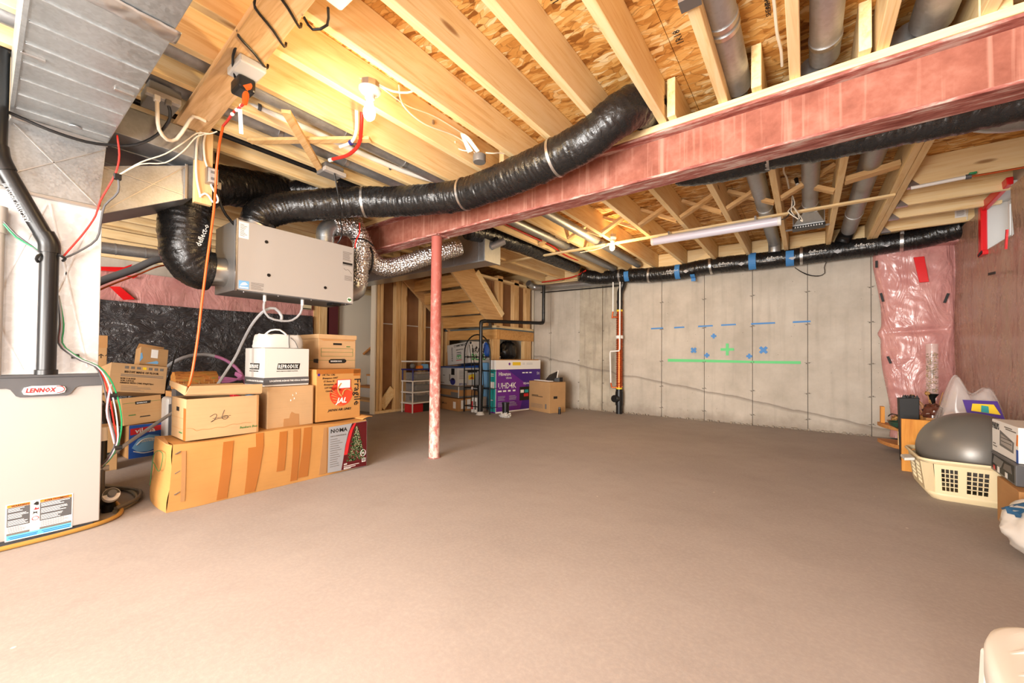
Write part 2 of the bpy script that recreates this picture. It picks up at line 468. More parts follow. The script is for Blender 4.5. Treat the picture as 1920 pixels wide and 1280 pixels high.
M_WHITEC = plain('white_cable', (236, 226, 206), 0.5)
M_GREYC = plain('grey_conduit', (176, 178, 182), 0.4)
M_STEEL = Mat('brushed_steel', srgb(170, 170, 172), 0.3, 0.9).m
M_BLUET = plain('blue_tape', (62, 128, 192), 0.6)
M_GREENT = plain('green_tape', (92, 198, 120), 0.6)
M_REDT = plain('red_tape', (216, 22, 28), 0.3)
M_BLACKT = plain('black_tape', (16, 15, 15), 0.6)
M_GREYL = plain('grey_enamel', (172, 166, 160), 0.45)
M_GREYD = plain('dark_grey_enamel', (112, 110, 108), 0.45)
M_FURN = Mat('beige_grey_furnace_paint', srgb(170, 165, 160), 0.38, 0.1, 0.5).m
M_FURND = plain('dark_grey_panel', (84, 84, 86), 0.4)
M_COPPER = Mat('copper_coil', srgb(196, 96, 52), 0.35, 0.8).m
M_YEL = plain('yellow_label', (236, 200, 40), 0.5)
M_BLUE = plain('blue_print', (34, 84, 170), 0.5)
M_LBLUE = plain('light_blue_print', (120, 176, 222), 0.5)
M_CYAN = plain('cyan_label', (96, 184, 226), 0.5)
M_ORI = plain('orange_label', (232, 128, 40), 0.5)
M_TEAL = plain('teal_print', (34, 150, 150), 0.5)
M_PURP = plain('purple_print', (104, 34, 140), 0.4)
M_PURPD = plain('deep_purple_print', (66, 30, 128), 0.4)
M_NAVY = plain('navy_plastic', (40, 44, 120), 0.4)
M_DKGREEN = plain('dark_green_glass', (44, 74, 58), 0.2)
M_BEIGE = plain('beige_plastic', (226, 208, 168), 0.45)
M_MAPLE = wood('orange_maple_board', (216, 150, 66), (204, 134, 52), (182, 112, 40), 'z', False)
M_SHELFW = wood('shelf_board', (196, 136, 78), (182, 122, 66), (158, 102, 52), 'x', False)
M_BALL = Mat('grey_rubber', srgb(112, 108, 102), 0.36, 0.25, 0.5).m
M_ROPE = None
def emis(name, rgb, st):
    m = bpy.data.materials.new(name); m.use_nodes = True
    b = m.node_tree.nodes['Principled BSDF']; b.inputs['Base Color'].default_value = (1, 1, 1, 1)
    b.inputs['Emission Color'].default_value = srgb(*rgb); b.inputs['Emission Strength'].default_value = st; return m
M_BULB = emis('lit_bulb', (255, 214, 140), 9)
def clearm(name, tint=(0.95, 0.93, 0.92), alpha=0.35, rough=0.15):
    m = bpy.data.materials.new(name); m.use_nodes = True; b = m.node_tree.nodes['Principled BSDF']
    b.inputs['Base Color'].default_value = (*tint, 1); b.inputs['Roughness'].default_value = rough
    b.inputs['Alpha'].default_value = alpha; return m
M_CLEAR = clearm('clear_poly_film')
M_CLEARBOX = clearm('clear_drawer_plastic', (0.75, 0.75, 0.75), 0.22, 0.2)
M_VASE = clearm('vase_glass', (0.8, 0.78, 0.72), 0.10, 0.04)
M_GLASS = clearm('window_glass', (0.95, 0.97, 1.0), 0.12, 0.02)
# ------------------------------------------------------------------ the setting
XL, XR, YB, YF = -6.45, 1.34, 6.355, -4.6
def struct(name, mb, m, parent=None, **k):
    o = mb.build(name, m, parent, **k)
    if parent is None: o['kind'] = 'structure'
    return o
struct('floor', MB().box((XL - .3, YF - .2, -.1), (XR + .4, YB + .2, 0)), M_FLOOR)

# back wall of poured concrete: backing slab with a panel for every form board
wb = struct('wall_back', MB().box((-4.22, YB + .03, 0), (XR + .3, YB + .25, 2.56)), M_CDARK)
pe = [-4.20, -3.834, -3.23, -2.80, -2.455, -1.816, -1.206, -.597, .013, .622, XR + .02]
for i in range(len(pe) - 1):
    y0 = YB + (0.004 if i % 2 else 0.0) + (-0.012 if i in (2,) else 0)
    MB().box((pe[i] + .003, y0, 0), (pe[i + 1] - .003, YB + .035, 2.27)).build('concrete_panel', M_CONC2 if i in (2, 3) else M_CONC, wb, bevel=.002, seg=1)
tm = MB()
for x in pe[1:-1]:
    for z in (1.78, 1.36, .86, .47, .14):
        if x < -2 and z > 1.5: continue
        for s in (-1, 1):
            tm.cyl((x + s * .014, YB - .006, z + s * .004), (x + s * .014, YB + .01, z + s * .004), .008, n=8)
            tm.bar((x + s * .01, YB - .003, z), (x + s * .035, YB - .003, z + random.uniform(-.012, .012)), .004, .004)
o = tm.build('form_tie', M_CDARK, wb); o['kind'] = 'stuff'
# crumbs of mortar along the foot of the wall
cr = MB()
for k in range(150):
    x = random.uniform(-3.3, .6); h = random.uniform(.006, .022); r_ = random.uniform(.01, .03)
    cr.box((x, YB - random.uniform(.012, .045), 0), (x + r_, YB, h))
o = cr.build('mortar_crumb', M_CONC2, wb); o['kind'] = 'stuff'

# right wall with the window hole
WY0, WY1, WZ0, WZ1 = 4.87, 5.45, 1.90, 2.34
m_ = MB()
m_.box((XR, YF, 0), (XR + .3, WY0, 2.56)).box((XR, WY1, 0), (XR + .3, YB + .25, 2.56)).box((XR, WY0, 0), (XR + .3, WY1, WZ0)).box((XR, WY0, WZ1), (XR + .3, WY1, 2.56))
struct('wall_right', m_, M_CONC)
wn = struct('window_1', MB().box((XR - .03, WY1 - .012, WZ0), (XR + .28, WY1, WZ1)).box((XR - .03, WY0, WZ0), (XR + .28, WY0 + .012, WZ1))
            .box((XR - .03, WY0 + .012, WZ0), (XR + .28, WY1 - .012, WZ0 + .012)).box((XR - .03, WY0 + .012, WZ1 - .012), (XR + .28, WY1 - .012, WZ1)), M_WHITEP)
fx = XR + .10
MB().box((fx, WY0 + .012, WZ0 + .012), (fx + .05, WY0 + .05, WZ1 - .012)).box((fx, WY1 - .05, WZ0 + .012), (fx + .05, WY1 - .012, WZ1 - .012))\
    .box((fx, WY0 + .05, WZ0 + .012), (fx + .05, WY1 - .05, WZ0 + .05)).box((fx, WY0 + .05, WZ1 - .05), (fx + .05, WY1 - .05, WZ1 - .012)).build('window_frame', M_WHITE, wn, bevel=.003)
MB().box((fx + .005, 5.13, WZ0 + .05), (fx + .04, 5.18, WZ1 - .05)).build('sash_bar', M_WHITE, wn, bevel=.003)
for a, b in ((WY0 + .05, 5.13), (5.18, WY1 - .05)):
    MB().box((fx + .02, a, WZ0 + .05), (fx + .025, b, WZ1 - .05)).build('pane', M_GLASS, wn)

struct('wall_left', MB().box((XL - .2, YF, 0), (XL, YB + .2, 2.56)), M_CONC)
struct('wall_front', MB().box((XL - .2, YF - .2, 0), (XR + .3, YF, 2.56)), M_CONC)
# cream drywall of the stair channel, and its far end
struct('wall_stairwell', MB().box((XL, 3.62, 0), (XL + .02, YB, 2.35)), M_DRYW)
struct('wall_stairwell_end', MB().box((XL, YB, 0), (-4.22, YB + .1, 2.56)), M_DRYW)

# ceiling: strand-board panels over the joists
ce = struct('ceiling', MB().box((XL - .2, YF - .2, 2.545), (XR + .3, YB + .3, 2.60)), M_OSB)
px = [XL - .2, -5.4, -3.0, -1.78, -.56, .66, XR + .3]
for i in range(len(px) - 1):
    for j, (a, b) in enumerate(((YF - .2, -2.34), (-2.34, -1.12), (-1.12, .1), (.1, 1.32), (1.32, 2.54), (2.54, 3.76), (3.76, 4.98), (4.98, YB + .3))):
        MB().box((px[i] + .0015, a + .0015, 2.524), (px[i + 1] - .0015, b - .0015, 2.546)).build('osb_panel', M_OSB, ce)
# mill stamps printed on the boards
for s, x, y, sz in (('1R18', -.50, 2.13, .05), ('1R18', -.90, 1.55, .045), ('SHEATHING', -.13, 2.2, .03), ('EXPOSURE 1', -.13, 2.15, .026), ('1R24', .34, 2.4, .03), ('SHEATHING', .32, 2.34, .022), ('R24', -.12, 1.5, .05), ('SHEATHING 24/16', -.9, 3.3, .05)):
    text(s, sz, (x, y, 2.524), (0, -1, 0), (-1, 0, 0), M_INK, ce, 'mill_stamp')

# floor joists on the near side of the beam, one shared mesh
def joist_mesh(y0, y1, wdt, name, m=M_PY):
    o = MB().box((0, y0, 2.30), (wdt, y1, 2.5225)).build(name, m, ce, bevel=.0025, seg=1); return o
nx = [.89, .57, .256, -.066, -.385, -.705, -1.024, -1.345, -1.67, -1.99, -2.31, -2.63, -2.95, -3.27, -3.59, -3.91, -4.23, -4.55, -4.87, -5.19, -5.51, -5.83, -6.15]
j0 = joist_mesh(YF, 2.53, .045, 'joist')
for i, x in enumerate(nx):
    o = j0 if i == 0 else j0.copy()
    if i: COL.objects.link(o)
    o.location.x = x
fxs = [.195, -.225, -.645, -1.055, -1.47, -1.89, -2.31, -2.72, -3.13, -3.54, -3.95]
j1 = joist_mesh(2.355, 6.32, .045, 'joist')
for i, x in enumerate(fxs):
    o = j1 if i == 0 else j1.copy()
    if i: COL.objects.link(o)
    o.location.x = x - .002
# joists over the stairs and the trimmed bay on the right
for x in (-4.36, -4.77, -5.18): MB().box((x, 2.4, 2.30), (x + .045, 3.62, 2.5225)).build('joist', M_PY, ce, bevel=.0025, seg=1)
for x in (.565, .612): MB().box((x, 2.4, 2.30), (x + .044, 6.32, 2.5225)).build('header_joist', M_PY, ce, bevel=.0025, seg=1)
for y in (4.45, 4.95, 5.36, 5.86): MB().box((.66, y, 2.30), (XR + .05, y + .04, 2.5225)).build('short_joist', M_PX, ce, bevel=.0025, seg=1)
MB().box((.66, 3.36, 2.30), (XR, 3.40, 2.5225)).build('short_joist', M_PX, ce, bevel=.0025, seg=1)
for y in (4.45, 4.95, 5.36, 5.86):                       # galvanised joist hangers
    MB().prism([(0, 0), (.075, 0), (0, .085)], (.661, y - .003, 2.297), (1, 0, 0), (0, 0, 1), .003).build('joist_hanger', M_STEEL, ce)
    MB().box((.658, y - .004, 2.295), (.735, y + .044, 2.299)).build('joist_hanger', M_STEEL, ce)
# short blocks over the back wall, between the far joists
for a, b in zip(fxs[1:], fxs[:-1]):
    MB().box((a + .05, 6.26, 2.29), (b - .004, 6.30, 2.50)).build('rim_block', M_PX, ce, bevel=.002, seg=1)
MB().box((.245, 6.26, 2.29), (.56, 6.30, 2.50)).build('rim_block', M_PX, ce, bevel=.002, seg=1)
MB().box((XL, 6.32, 2.275), (XR, 6.40, 2.545)).build('rim_board', M_PX, ce)
for z in (2.005, 2.115, 2.225, 2.335): MB().box((XL + .001, YF, z), (XL + .04, YB, z + .10)).build('rim_board', M_PY, ce, bevel=.002, seg=1)
# cross bridging
def brace(a, b, m=M_BX, w_=.032, h_=.068): MB().bar(a, b, w_, h_, up=(0, 1, 0)).build('bridging', m, ce, bevel=.0015, seg=1)
for a, b in zip(fxs[1:8], fxs[:7]):
    brace((a + .046, 4.16, 2.31), (b - .004, 4.16, 2.50)); brace((a + .046, 4.24, 2.50), (b - .004, 4.24, 2.31))
brace((.245, 4.05, 2.315), (.56, 4.05, 2.36), w_=.04, h_=.09)
MB().bar((-2.90, 1.02, 2.288), (-2.24, 1.47, 2.288), .05, .02).build('bridging', M_BX, ce, bevel=.002, seg=1)
MB().bar((-2.34, 1.00, 2.268), (-2.90, 1.50, 2.268), .05, .02).build('bridging', M_BX, ce, bevel=.002, seg=1)
# furring strip nailed under the far joists
MB().box((-4.0, 4.535, 2.278), (.60, 4.585, 2.299)).build('furring_strip', M_PX, ce, bevel=.002, seg=1)
# weathered plank nailed diagonally under the near joists
MB().hexa([(-3.80, .70, 2.262), (-1.40, .605, 2.262), (-1.40, .74, 2.262), (-3.78, .86, 2.262), (-3.80, .70, 2.298), (-1.40, .605, 2.298), (-1.40, .74, 2.298), (-3.78, .86, 2.298)]).build('nailed_plank', M_LUMP, ce, bevel=.003, seg=2)
# blocking over the beam between the lapped joists
for x in (-5.6, -5.0, -4.4): MB().box((x, 2.44, 2.30), (x + .26, 2.48, 2.50)).build('blocking', M_PX, ce)

# stud wall beside the stairs, paper backs of its drywall, bottom plate
st = struct('wall_stair_studs', MB().box((-5.445, 3.66, .001), (-5.355, 5.28, .04)), M_PX)
def slope_z(y): return min(2.28, 2.29 - .87 * (y - 4.20)) if y > 4.2 else 2.28
for a, b in ((3.68, 3.728), (3.738, 3.79), (4.03, 4.12), (4.13, 4.25), (4.56, 4.60), (4.615, 4.66), (4.99, 5.04), (5.045, 5.08), (5.17, 5.24)):
    z = slope_z(b) - .02
    MB().box((-5.44, a, .04), (-5.352, b, z)).build('stud', M_PZ, st, bevel=.002, seg=1)
for a, b in ((3.66, 4.29), (4.29, 4.60), (4.60, 5.25)):
    za, zb = slope_z(a) - .02, slope_z(b) - .02
    MB().hexa([(-5.462, a, .04), (-5.445, a, .04), (-5.445, b, .04), (-5.462, b, .04), (-5.462, a, za), (-5.445, a, za), (-5.445, b, zb), (-5.462, b, zb)]).build('drywall_panel', M_KRAFT, st)
for a, b in ((3.79, 4.03), (4.25, 4.56), (4.66, 4.99), (5.08, 5.17)):
    MB().box((-5.447, a, 1.415), (-5.442, b, 1.43)).build('paper_seam', M_WHITEP, st)
MB().bar((-5.40, 3.80, .10), (-5.40, 4.03, .36), .02, .16, up=(1, 0, 0), roll=R(90)).build('brace_board', M_PX, st)
MB().box((-5.46, 3.64, 0), (-5.35, 3.662, 2.2)).build('corner_bead', M_DRYW, st)
# studs and paper-backed drywall above the landing
s2 = struct('wall_landing_studs', MB().box((-4.295, 5.20, 1.40), (-4.205, 6.33, 1.44)), M_PY)
for a, b in ((5.24, 5.38), (5.71, 5.85), (6.10, 6.22)): MB().box((-4.29, a, 1.44), (-4.205, b, 2.29)).build('stud', M_PZ, s2, bevel=.002, seg=1)
MB().box((-4.31, 5.2, 1.44), (-4.297, 6.35, 2.29)).build('drywall_panel', M_KRAFT, s2)
MB().box((-4.295, 4.6, 2.20), (-4.205, 6.33, 2.24)).build('top_plate', M_PY, s2)
MB().prism([(4.15, 2.24), (5.38, 2.24), (5.38, 1.40)], (-4.315, 0, 0), (0, 1, 0), (0, 0, 1), .01).build('drywall_panel', M_KRAFT, s2)
# studs with a dark maroon strip beside them on the left wall
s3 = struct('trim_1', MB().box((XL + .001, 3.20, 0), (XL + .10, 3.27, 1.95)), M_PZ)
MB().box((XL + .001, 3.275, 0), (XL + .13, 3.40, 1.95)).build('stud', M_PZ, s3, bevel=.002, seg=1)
MB().box((XL + .001, 3.45, 0), (XL + .11, 3.60, 1.97)).build('maroon_strip', plain('dark_maroon', (96, 44, 46), .5), s3)
MB().box((XL + .131, 3.32, 1.09), (XL + .133, 3.39, 1.18)).build('green_tape', M_GREENT, s3)

# ------------------------------------------------------------------ stairs
sr = thing('staircase', 'pine staircase seen from below beyond the red post, with landing', 'stairs', (-4.75, 5.3, 0))
for i in range(6):
    y = 5.24 - .222 * i; z = 1.40 + .19 * i
    if i: MB().box((-5.30, y + .0, z - .19 + .012), (-4.24, y + .022, z + .018)).build('riser', M_STAIR, sr, bevel=.002, seg=1)
    if i < 5:
        MB().box((-5.30, y - .235, z + .17), (-4.24, y + .03, z + .198)).build('tread', M_STAIR, sr, bevel=.002, seg=1)
        for xx in (-5.05, -4.62):
            MB().box((xx, y - .222 + .022, z + .150), (xx + .13, y - .18, z + .170)).build('glue_block', M_STRG, sr)
for nm, x0, x1 in (('stringer', -5.345, -5.302), ('stringer', -4.238, -4.20)):
    MB().prism([(4.05, 2.28), (4.55, 2.28), (5.42, 1.50), (5.42, 1.40), (5.20, 1.36), (4.05, 2.20)] if x0 < -5 else [(4.03, 2.29), (4.62, 2.29), (5.36, 1.61), (5.36, 1.50), (5.00, 1.46), (4.03, 2.24)],
               (x1, 0, 0), (0, 1, 0), (0, 0, 1), x1 - x0).build(nm, M_STRG, sr, bevel=.002, seg=1)
MB().bar((-4.19, 4.68, 2.255), (-4.19, 5.36, 1.62), .022, .085, up=(1, 0, 0), roll=R(90)).build('skirt_strip', M_PY, sr)
MB().box((-5.35, 5.22, 1.205), (-4.205, 5.262, 1.375)).build('landing_rim', M_STAIR, sr, bevel=.002, seg=1)
MB().box((-4.243, 5.262, 1.205), (-4.203, 6.34, 1.375)).build('landing_rim', M_STAIR, sr, bevel=.002, seg=1)
MB().box((-6.4, 5.20, 1.376), (-4.2, 6.34, 1.398)).build('landing_deck', plain('teal_grey_deck', (96, 112, 116), .7), sr)
for y in (5.13, 5.22): MB().box((-4.29, y, 0), (-4.205, y + .085, 1.204)).build('post', M_PZ, sr, bevel=.002, seg=1)
MB().box((-4.29, 6.05, 0), (-4.205, 6.26, 1.204)).build('post', M_PZ, sr, bevel=.002, seg=1)
for i in range(7):                                   # finished lower flight in the drywall channel
    y = 3.75 + .235 * i; z = .19 * (i + 1)
    MB().box((-6.42, y - .02, z - .03), (-5.47, y + .25, z)).build('tread', M_SHELFW if i else M_BX, sr, bevel=.004)
    MB().box((-6.42, y, z - .19), (-5.47, y + .018, z - .03)).build('riser', M_WHITEP, sr)
MB().sweep([(-6.36, 4.10, .93), (-6.36, 5.2, 1.82)], .022, 10).build('handrail', M_SHELFW, sr, smooth=True)
MB().box((-5.48, 3.66, 0), (-5.465, 3.75, 2.3)).build('wall_end', M_WHITEP, sr)
MB().cyl((-4.66, 5.16, 1.52), (-4.60, 5.12, 1.47), .02).build('sensor', M_WHITE, sr)

# ------------------------------------------------------------------ beam and post
bm_ = thing('steel_beam', 'long rust-red steel beam carrying the joists across the room', 'beam', (-2.5, 2.475, 2.0))
MB().box((-6.4, 2.468, 2.0), (XR, 2.482, 2.245)).build('web', M_RED, bm_)
MB().box((-6.4, 2.400, 1.985), (XR, 2.55, 2.0)).build('bottom_flange', M_REDW, bm_, bevel=.003)
MB().box((-6.4, 2.400, 2.245), (XR, 2.55, 2.26)).build('top_flange', M_REDW, bm_, bevel=.003)
MB().box((-6.4, 2.395, 2.261), (XR, 2.555, 2.2995)).build('nailer_plate', M_PX, bm_, bevel=.003)
po = thing('steel_post', 'round worn red steel post under the beam in the middle of the floor', 'post', (-2.665, 2.435, 0))
MB().cyl((-2.665, 2.435, .006), (-2.665, 2.435, 1.972), .047, n=28).build('shaft', M_POST, po, smooth=True)
MB().box((-2.73, 2.37, 1.972), (-2.60, 2.53, 1.984)).build('cap_plate', M_REDW, po, bevel=.002)
MB().cyl((-2.665, 2.435, 0), (-2.665, 2.435, .006), .055, n=24).build('foot_plate', M_REDW, po)

MB().box((-.40, 1.60, 2.285), (-.325, 1.66, 2.299)).build('joist_hanger', M_STEEL, ce)
# ------------------------------------------------------------------ furnace and plenum
fu = thing('furnace', 'beige-grey gas furnace with dark top trim and warning label, left edge', 'furnace', (-3.3, .18, 0))
FX, FA, FB = -2.966, -.03, .39
MB().box((FX - .72, FA, .025), (FX - .012, FB, .78)).build('cabinet', M_FURN, fu, bevel=.006)
fpan = MB().box((FX - .012, FA, .03), (FX, FB, .735)).build('front_panel', M_FURN, fu, bevel=.004)
MB().box((FX - .70, FA + .02, 0), (FX - .03, FB - .02, .025)).build('base_rail', M_FURND, fu)
MB().box((FX - .72, FA - .002, .781), (FX + .004, FB + .004, .796)).build('top_edge', M_FURND, fu, bevel=.003)
F = Face((FX, 0, 0), (0, 1, 0), (0, 0, 1), fpan)
F.poly('trim_panel', [(FA, .781), (FA, .738), (.075, .735), (.088, .728), (.105, .697), (.118, .690), (.262, .690), (.275, .697), (.292, .728), (.305, .735), (FB + .002, .738), (FB + .002, .781)], M_FURND, lift=.010, th=.010)
F.poly('badge', [(.128, .703), (.122, .718), (.128, .735), (.150, .742), (.235, .742), (.255, .735), (.260, .722), (.255, .707), (.235, .701), (.150, .700)], M_WHITE, lift=.016, th=.006)
F.txt('LENNOX', .028, .132, .712, M_REDI, bold=.0026, shear=.25, lift=.0172, sx=.76, space=1.08)
F.stroke('badge_swoosh', [(.228, .738), (.246, .736), (.255, .723), (.247, .710), (.230, .706)], .0020, M_REDI, lift=.0165)
# warning label
F.rect('warning_label', .085, .026, .294, .196, M_PAPER, lift=.0015)
for a, b in ((.089, .157), (.188, .290)):
    F.rect('label_header', a, .180, b, .193, M_ORI, lift=.0025)
    F.rect('label_field', a, .092, b, .179, M_FURND, lift=.0025)
    F.txt('WARNING' if a < .1 else 'AVERTISSEMENT', .011, a + .012, .182, M_INK, bold=.0004, lift=.003)
    F.lines('small_print', [(a + .003, a + (b - a) * random.uniform(.55, .95), .098 + k * .0062) for k in range(13) if k % 5 != 4], M_PAPER, t=.0026, lift=.003)
    F.rect('label_field', a, .043, b, .062, M_INKG, lift=.0025)
    F.lines('small_print', [(a + .003, b - random.uniform(.004, .03), .066 + k * .0052) for k in range(5)], M_INKG, t=.002, lift=.003)
F.rect('label_strip', .089, .030, .290, .052, M_CYAN, lift=.003)
F.lines('small_print', [(.10, .18, .034), (.095, .183, .041), (.20, .285, .034), (.195, .288, .042)], M_BLUE, t=.003, lift=.0036)
F.rect('pictogram_column', .158, .096, .187, .193, M_PAPER, lift=.0026)
F.poly('pictogram', [(.166, .178), (.176, .189), (.183, .186), (.184, .172), (.178, .170)], M_INK, lift=.0032)
F.poly('pictogram', [(.162, .150), (.170, .153), (.174, .164), (.178, .155), (.184, .160), (.184, .150)], M_REDI, lift=.0032)
F.poly('pictogram', [(.163, .128), (.173, .136), (.183, .128), (.178, .137), (.182, .143), (.173, .140), (.165, .144), (.168, .137)], M_INK, lift=.0032)
F.stroke('pictogram', [(.163, .110), (.168, .118), (.178, .118), (.184, .110), (.178, .102), (.168, .102), (.163, .110)], .0013, M_REDI, lift=.0032)

pl = thing('supply_plenum', 'shiny sheet metal plenum rising from furnace to ceiling trunk', 'duct', (-3.2, .22, .796))
A, B = -.03, .372
plb = MB().box((-3.62, A, .797), (FX, B, 1.66)).build('lower_box', M_PLEN, pl, bevel=.003)
MB().prism([(A, 1.66), (.36, 1.66), (.381, 2.0), (.066, 2.0), (A + .05, 1.80)], (FX - .002, 0, 0), (0, 1, 0), (0, 0, 1), .62).build('transition', M_GALV, pl, bevel=.002)
MB().box((FX - .002, A, 1.648), (FX + .010, .366, 1.668)).build('foil_seam', M_TAPE, pl, bevel=.004)
MB().box((FX - .004, .064, 1.988), (FX + .012, .385, 2.008)).build('foil_seam', M_TAPE, pl, bevel=.004)
FP = Face((FX, 0, 0), (0, 1, 0), (0, 0, 1), plb)
for pts in (([.02, 1.10], [.18, 1.62], [.185, 1.62], [.027, 1.10]), ([.19, 1.63], [.33, .83], [.335, .83], [.196, 1.63]), ([.02, 1.10], [.12, .82], [.126, .82], [.027, 1.10]), ([.22, 1.20], [.34, 1.62], [.345, 1.62], [.226, 1.20])):
    FP.poly('cross_crease', pts, M_PLEN, lift=.002, th=.003)
for pts in (([.075, 1.97], [.35, 1.67], [.354, 1.673], [.079, 1.973]), ([.375, 1.97], [.02, 1.69], [.018, 1.694], [.373, 1.974])):
    FP.poly('cross_crease', pts, M_TAPE, lift=.001, th=.004)
tr = thing('supply_trunk_duct', 'big ribbed sheet metal trunk duct under joists, upper left', 'duct', (-2.0, .22, 2.0))
MB().box((-3.60, .07, 2.008), (-1.76, .385, 2.262)).build('trunk_section', M_TRUNK, tr, bevel=.003)
MB().box((-1.752, .075, 2.004), (-.9, .378, 2.262)).build('trunk_section', M_TRUNK, tr, bevel=.003)
for i, x in enumerate((-2.86, -2.70, -2.545, -2.385, -2.235, -2.08, -1.92)):
    MB().bar((x, .078, 2.006), (x, .378, 2.006), .007, .007).build('rib', M_TRUNK, tr, bevel=.0015)
MB().grid(lambda u, v: (-1.80 + .085 * u, .062 + .332 * v, 2.0 - .006 * math.sin(u * math.pi) + .004 * noise.noise((u * 3, v * 14, 2))), 8, 24).build('foil_joint', M_TAPE, tr, smooth=True, solid=.002)
for y in (.10, .345): MB().box((-2.32, y - .03, 2.000), (-2.305, y + .03, 2.008)).build('drive_cleat', M_TAPE, tr, bevel=.001)
MB().box((-3.6, .062, 2.002), (-.9, .074, 2.262)).build('corner_flange', M_TRUNK, tr)
MB().lathe([(0, 0), (.022, 0), (.020, .003), (0, .004)], (-2.86, .26, 2.003), 16, (0, 0, -1)).build('hole_plug', M_GALV2, tr, smooth=True)

b1 = thing('branch_duct', 'cross-creased sheet metal branch duct right of the plenum', 'duct', (-3.1, .56, 1.7))
MB().hexa([(-3.45, .375, 1.66), (-3.06, .375, 1.65), (-3.08, .78, 1.88), (-3.45, .78, 1.88), (-3.45, .375, 1.93), (-3.06, .375, 1.915), (-3.08, .78, 2.085), (-3.45, .78, 2.085)]).build('tapered_box', M_GALV, b1, bevel=.003)
MB().box((-3.09, .735, 1.86), (-3.07, .75, 2.075)).build('end_flange', M_TAPE, b1, bevel=.002)
for a, b in (((-3.058, .385, 1.67), (-3.072, .74, 2.06)), ((-3.058, .385, 1.91), (-3.075, .74, 1.88))): MB().bar(a, b, .004, .004).build('cross_crease', M_TAPE, b1)
b2 = thing('return_duct', 'wide flat sheet metal duct under joists behind diagonal plank', 'duct', (-3.6, .7, 2.1))
MB().box((-4.4, .40, 2.09), (-2.98, .80, 2.255)).build('duct_box', M_GALV2, b2, bevel=.003)
for x in (-3.2, -3.5, -3.8): MB().bar((x, .41, 2.088), (x, .79, 2.088), .006, .006).build('rib', M_GALV2, b2)
# round duct toward the left wall
rd = thing('round_duct', 'round silver pipe running level below joists by pink wall', 'duct', (-5.5, .8, 1.95))
MB().cyl((-5.5, .45, 1.92), (-5.5, 1.75, 1.98), .055, n=24).build('pipe', M_GALV, rd, smooth=True)
for y in (.78, 1.0): MB().cyl((-5.5, y, 1.936 + (y - .8) * .046), (-5.5, y + .012, 1.937 + (y - .8) * .046), .0575, n=24).build('crimp', M_GALV2, rd, smooth=True)
for y in (.62, 1.55): MB().box((-5.51, y, 1.97), (-5.49, y + .02, 2.30)).build('hanger_strap', M_STEEL, rd)
ip = thing('insulated_line', 'dark grey foam insulated line sloping in front of pink wall', 'pipe', (-4.5, .8, 1.5))
cable('foam_sleeve', [(-4.4, .36, 1.30), (-4.5, .56, 1.47), (-4.5, .75, 1.60), (-4.5, .94, 1.73), (-4.7, 1.3, 1.80), (-4.855, 1.9, 1.84)], .030, M_FURND, ip, 12); MB().cyl((-4.85, 1.88, 1.84), (-4.85, 1.88, 2.30), .008, n=8).build('hanger_strap', M_STEEL, ip)
cable('copper_line', [(-4.38, .38, 1.25), (-4.47, .58, 1.42), (-4.47, .77, 1.555), (-4.47, .96, 1.675), (-4.7, 1.3, 1.73), (-4.85, 1.9, 1.76)], .007, M_COPPER, ip)

# furnace vent and pipes
ab = thing('furnace_vent_pipe', 'black ABS vent pipe bending up from furnace top', 'pipe', (-2.86, .19, .8))
MB().cyl((-2.885, .19, .797), (-2.885, .19, 1.40), .032, n=24).build('vertical_pipe', M_BLACK, ab, smooth=True)
MB().cyl((-2.885, .19, .797), (-2.885, .19, .822), .038, n=24).build('collar', M_BLACK, ab, smooth=True, bevel=.002)
cable('elbow', [(-2.885, .19, 1.375), (-2.885, .188, 1.42), (-2.885, .17, 1.465)], .037, M_BLACK, ab, 20, .01)
MB().sweep([(-2.885, .178, 1.44), (-2.885, .045, 1.74)], .032, 24).build('sloped_pipe', M_BLACK, ab, smooth=True)
cable('elbow', [(-2.885, .055, 1.715), (-2.885, .035, 1.77), (-2.885, .028, 1.82)], .037, M_BLACK, ab, 20, .01)
MB().cyl((-2.885, .028, 1.80), (-2.885, .028, 2.25), .032, n=24).build('vertical_pipe', M_BLACK, ab, smooth=True)
dv = V((0, .045 - .178, 1.74 - 1.44)).normalized(); sd = V((1, 0, 0)).cross(dv)
text('ABS-DWV 3M250 III', .022, V((-2.853, .128, 1.50)), dv, V((0, 1, 0)).cross(dv).cross(dv) if False else V((0, -dv.z, dv.y)), M_WHITE, ab, 'pipe_print', sx=.9)
MB().sweep(smoothpath([(-2.868, .215, 1.37), (-2.86, .225, 1.365), (-2.862, .238, 1.355), (-2.88, .232, 1.345)], .01), .006, 6).build('clip', M_BLACK, ab, smooth=True)
MB().sweep(smoothpath([(-2.868, .165, 1.36), (-2.86, .155, 1.352), (-2.862, .150, 1.335), (-2.88, .155, 1.325)], .01), .006, 6).build('clip', M_BLACK, ab, smooth=True)
wpi = thing('grey_vent_pipe', 'pale grey plastic pipe at left edge beside plenum', 'pipe', (-2.9, .035, .8))
MB().cyl((-2.93, .037, .797), (-2.93, .037, 1.50), .024, n=20).build('pipe', M_GREYL, wpi, smooth=True)
MB().cyl((-2.93, .037, 1.44), (-2.93, .037, 1.56), .030, n=20).build('coupling', M_GREYL, wpi, smooth=True)

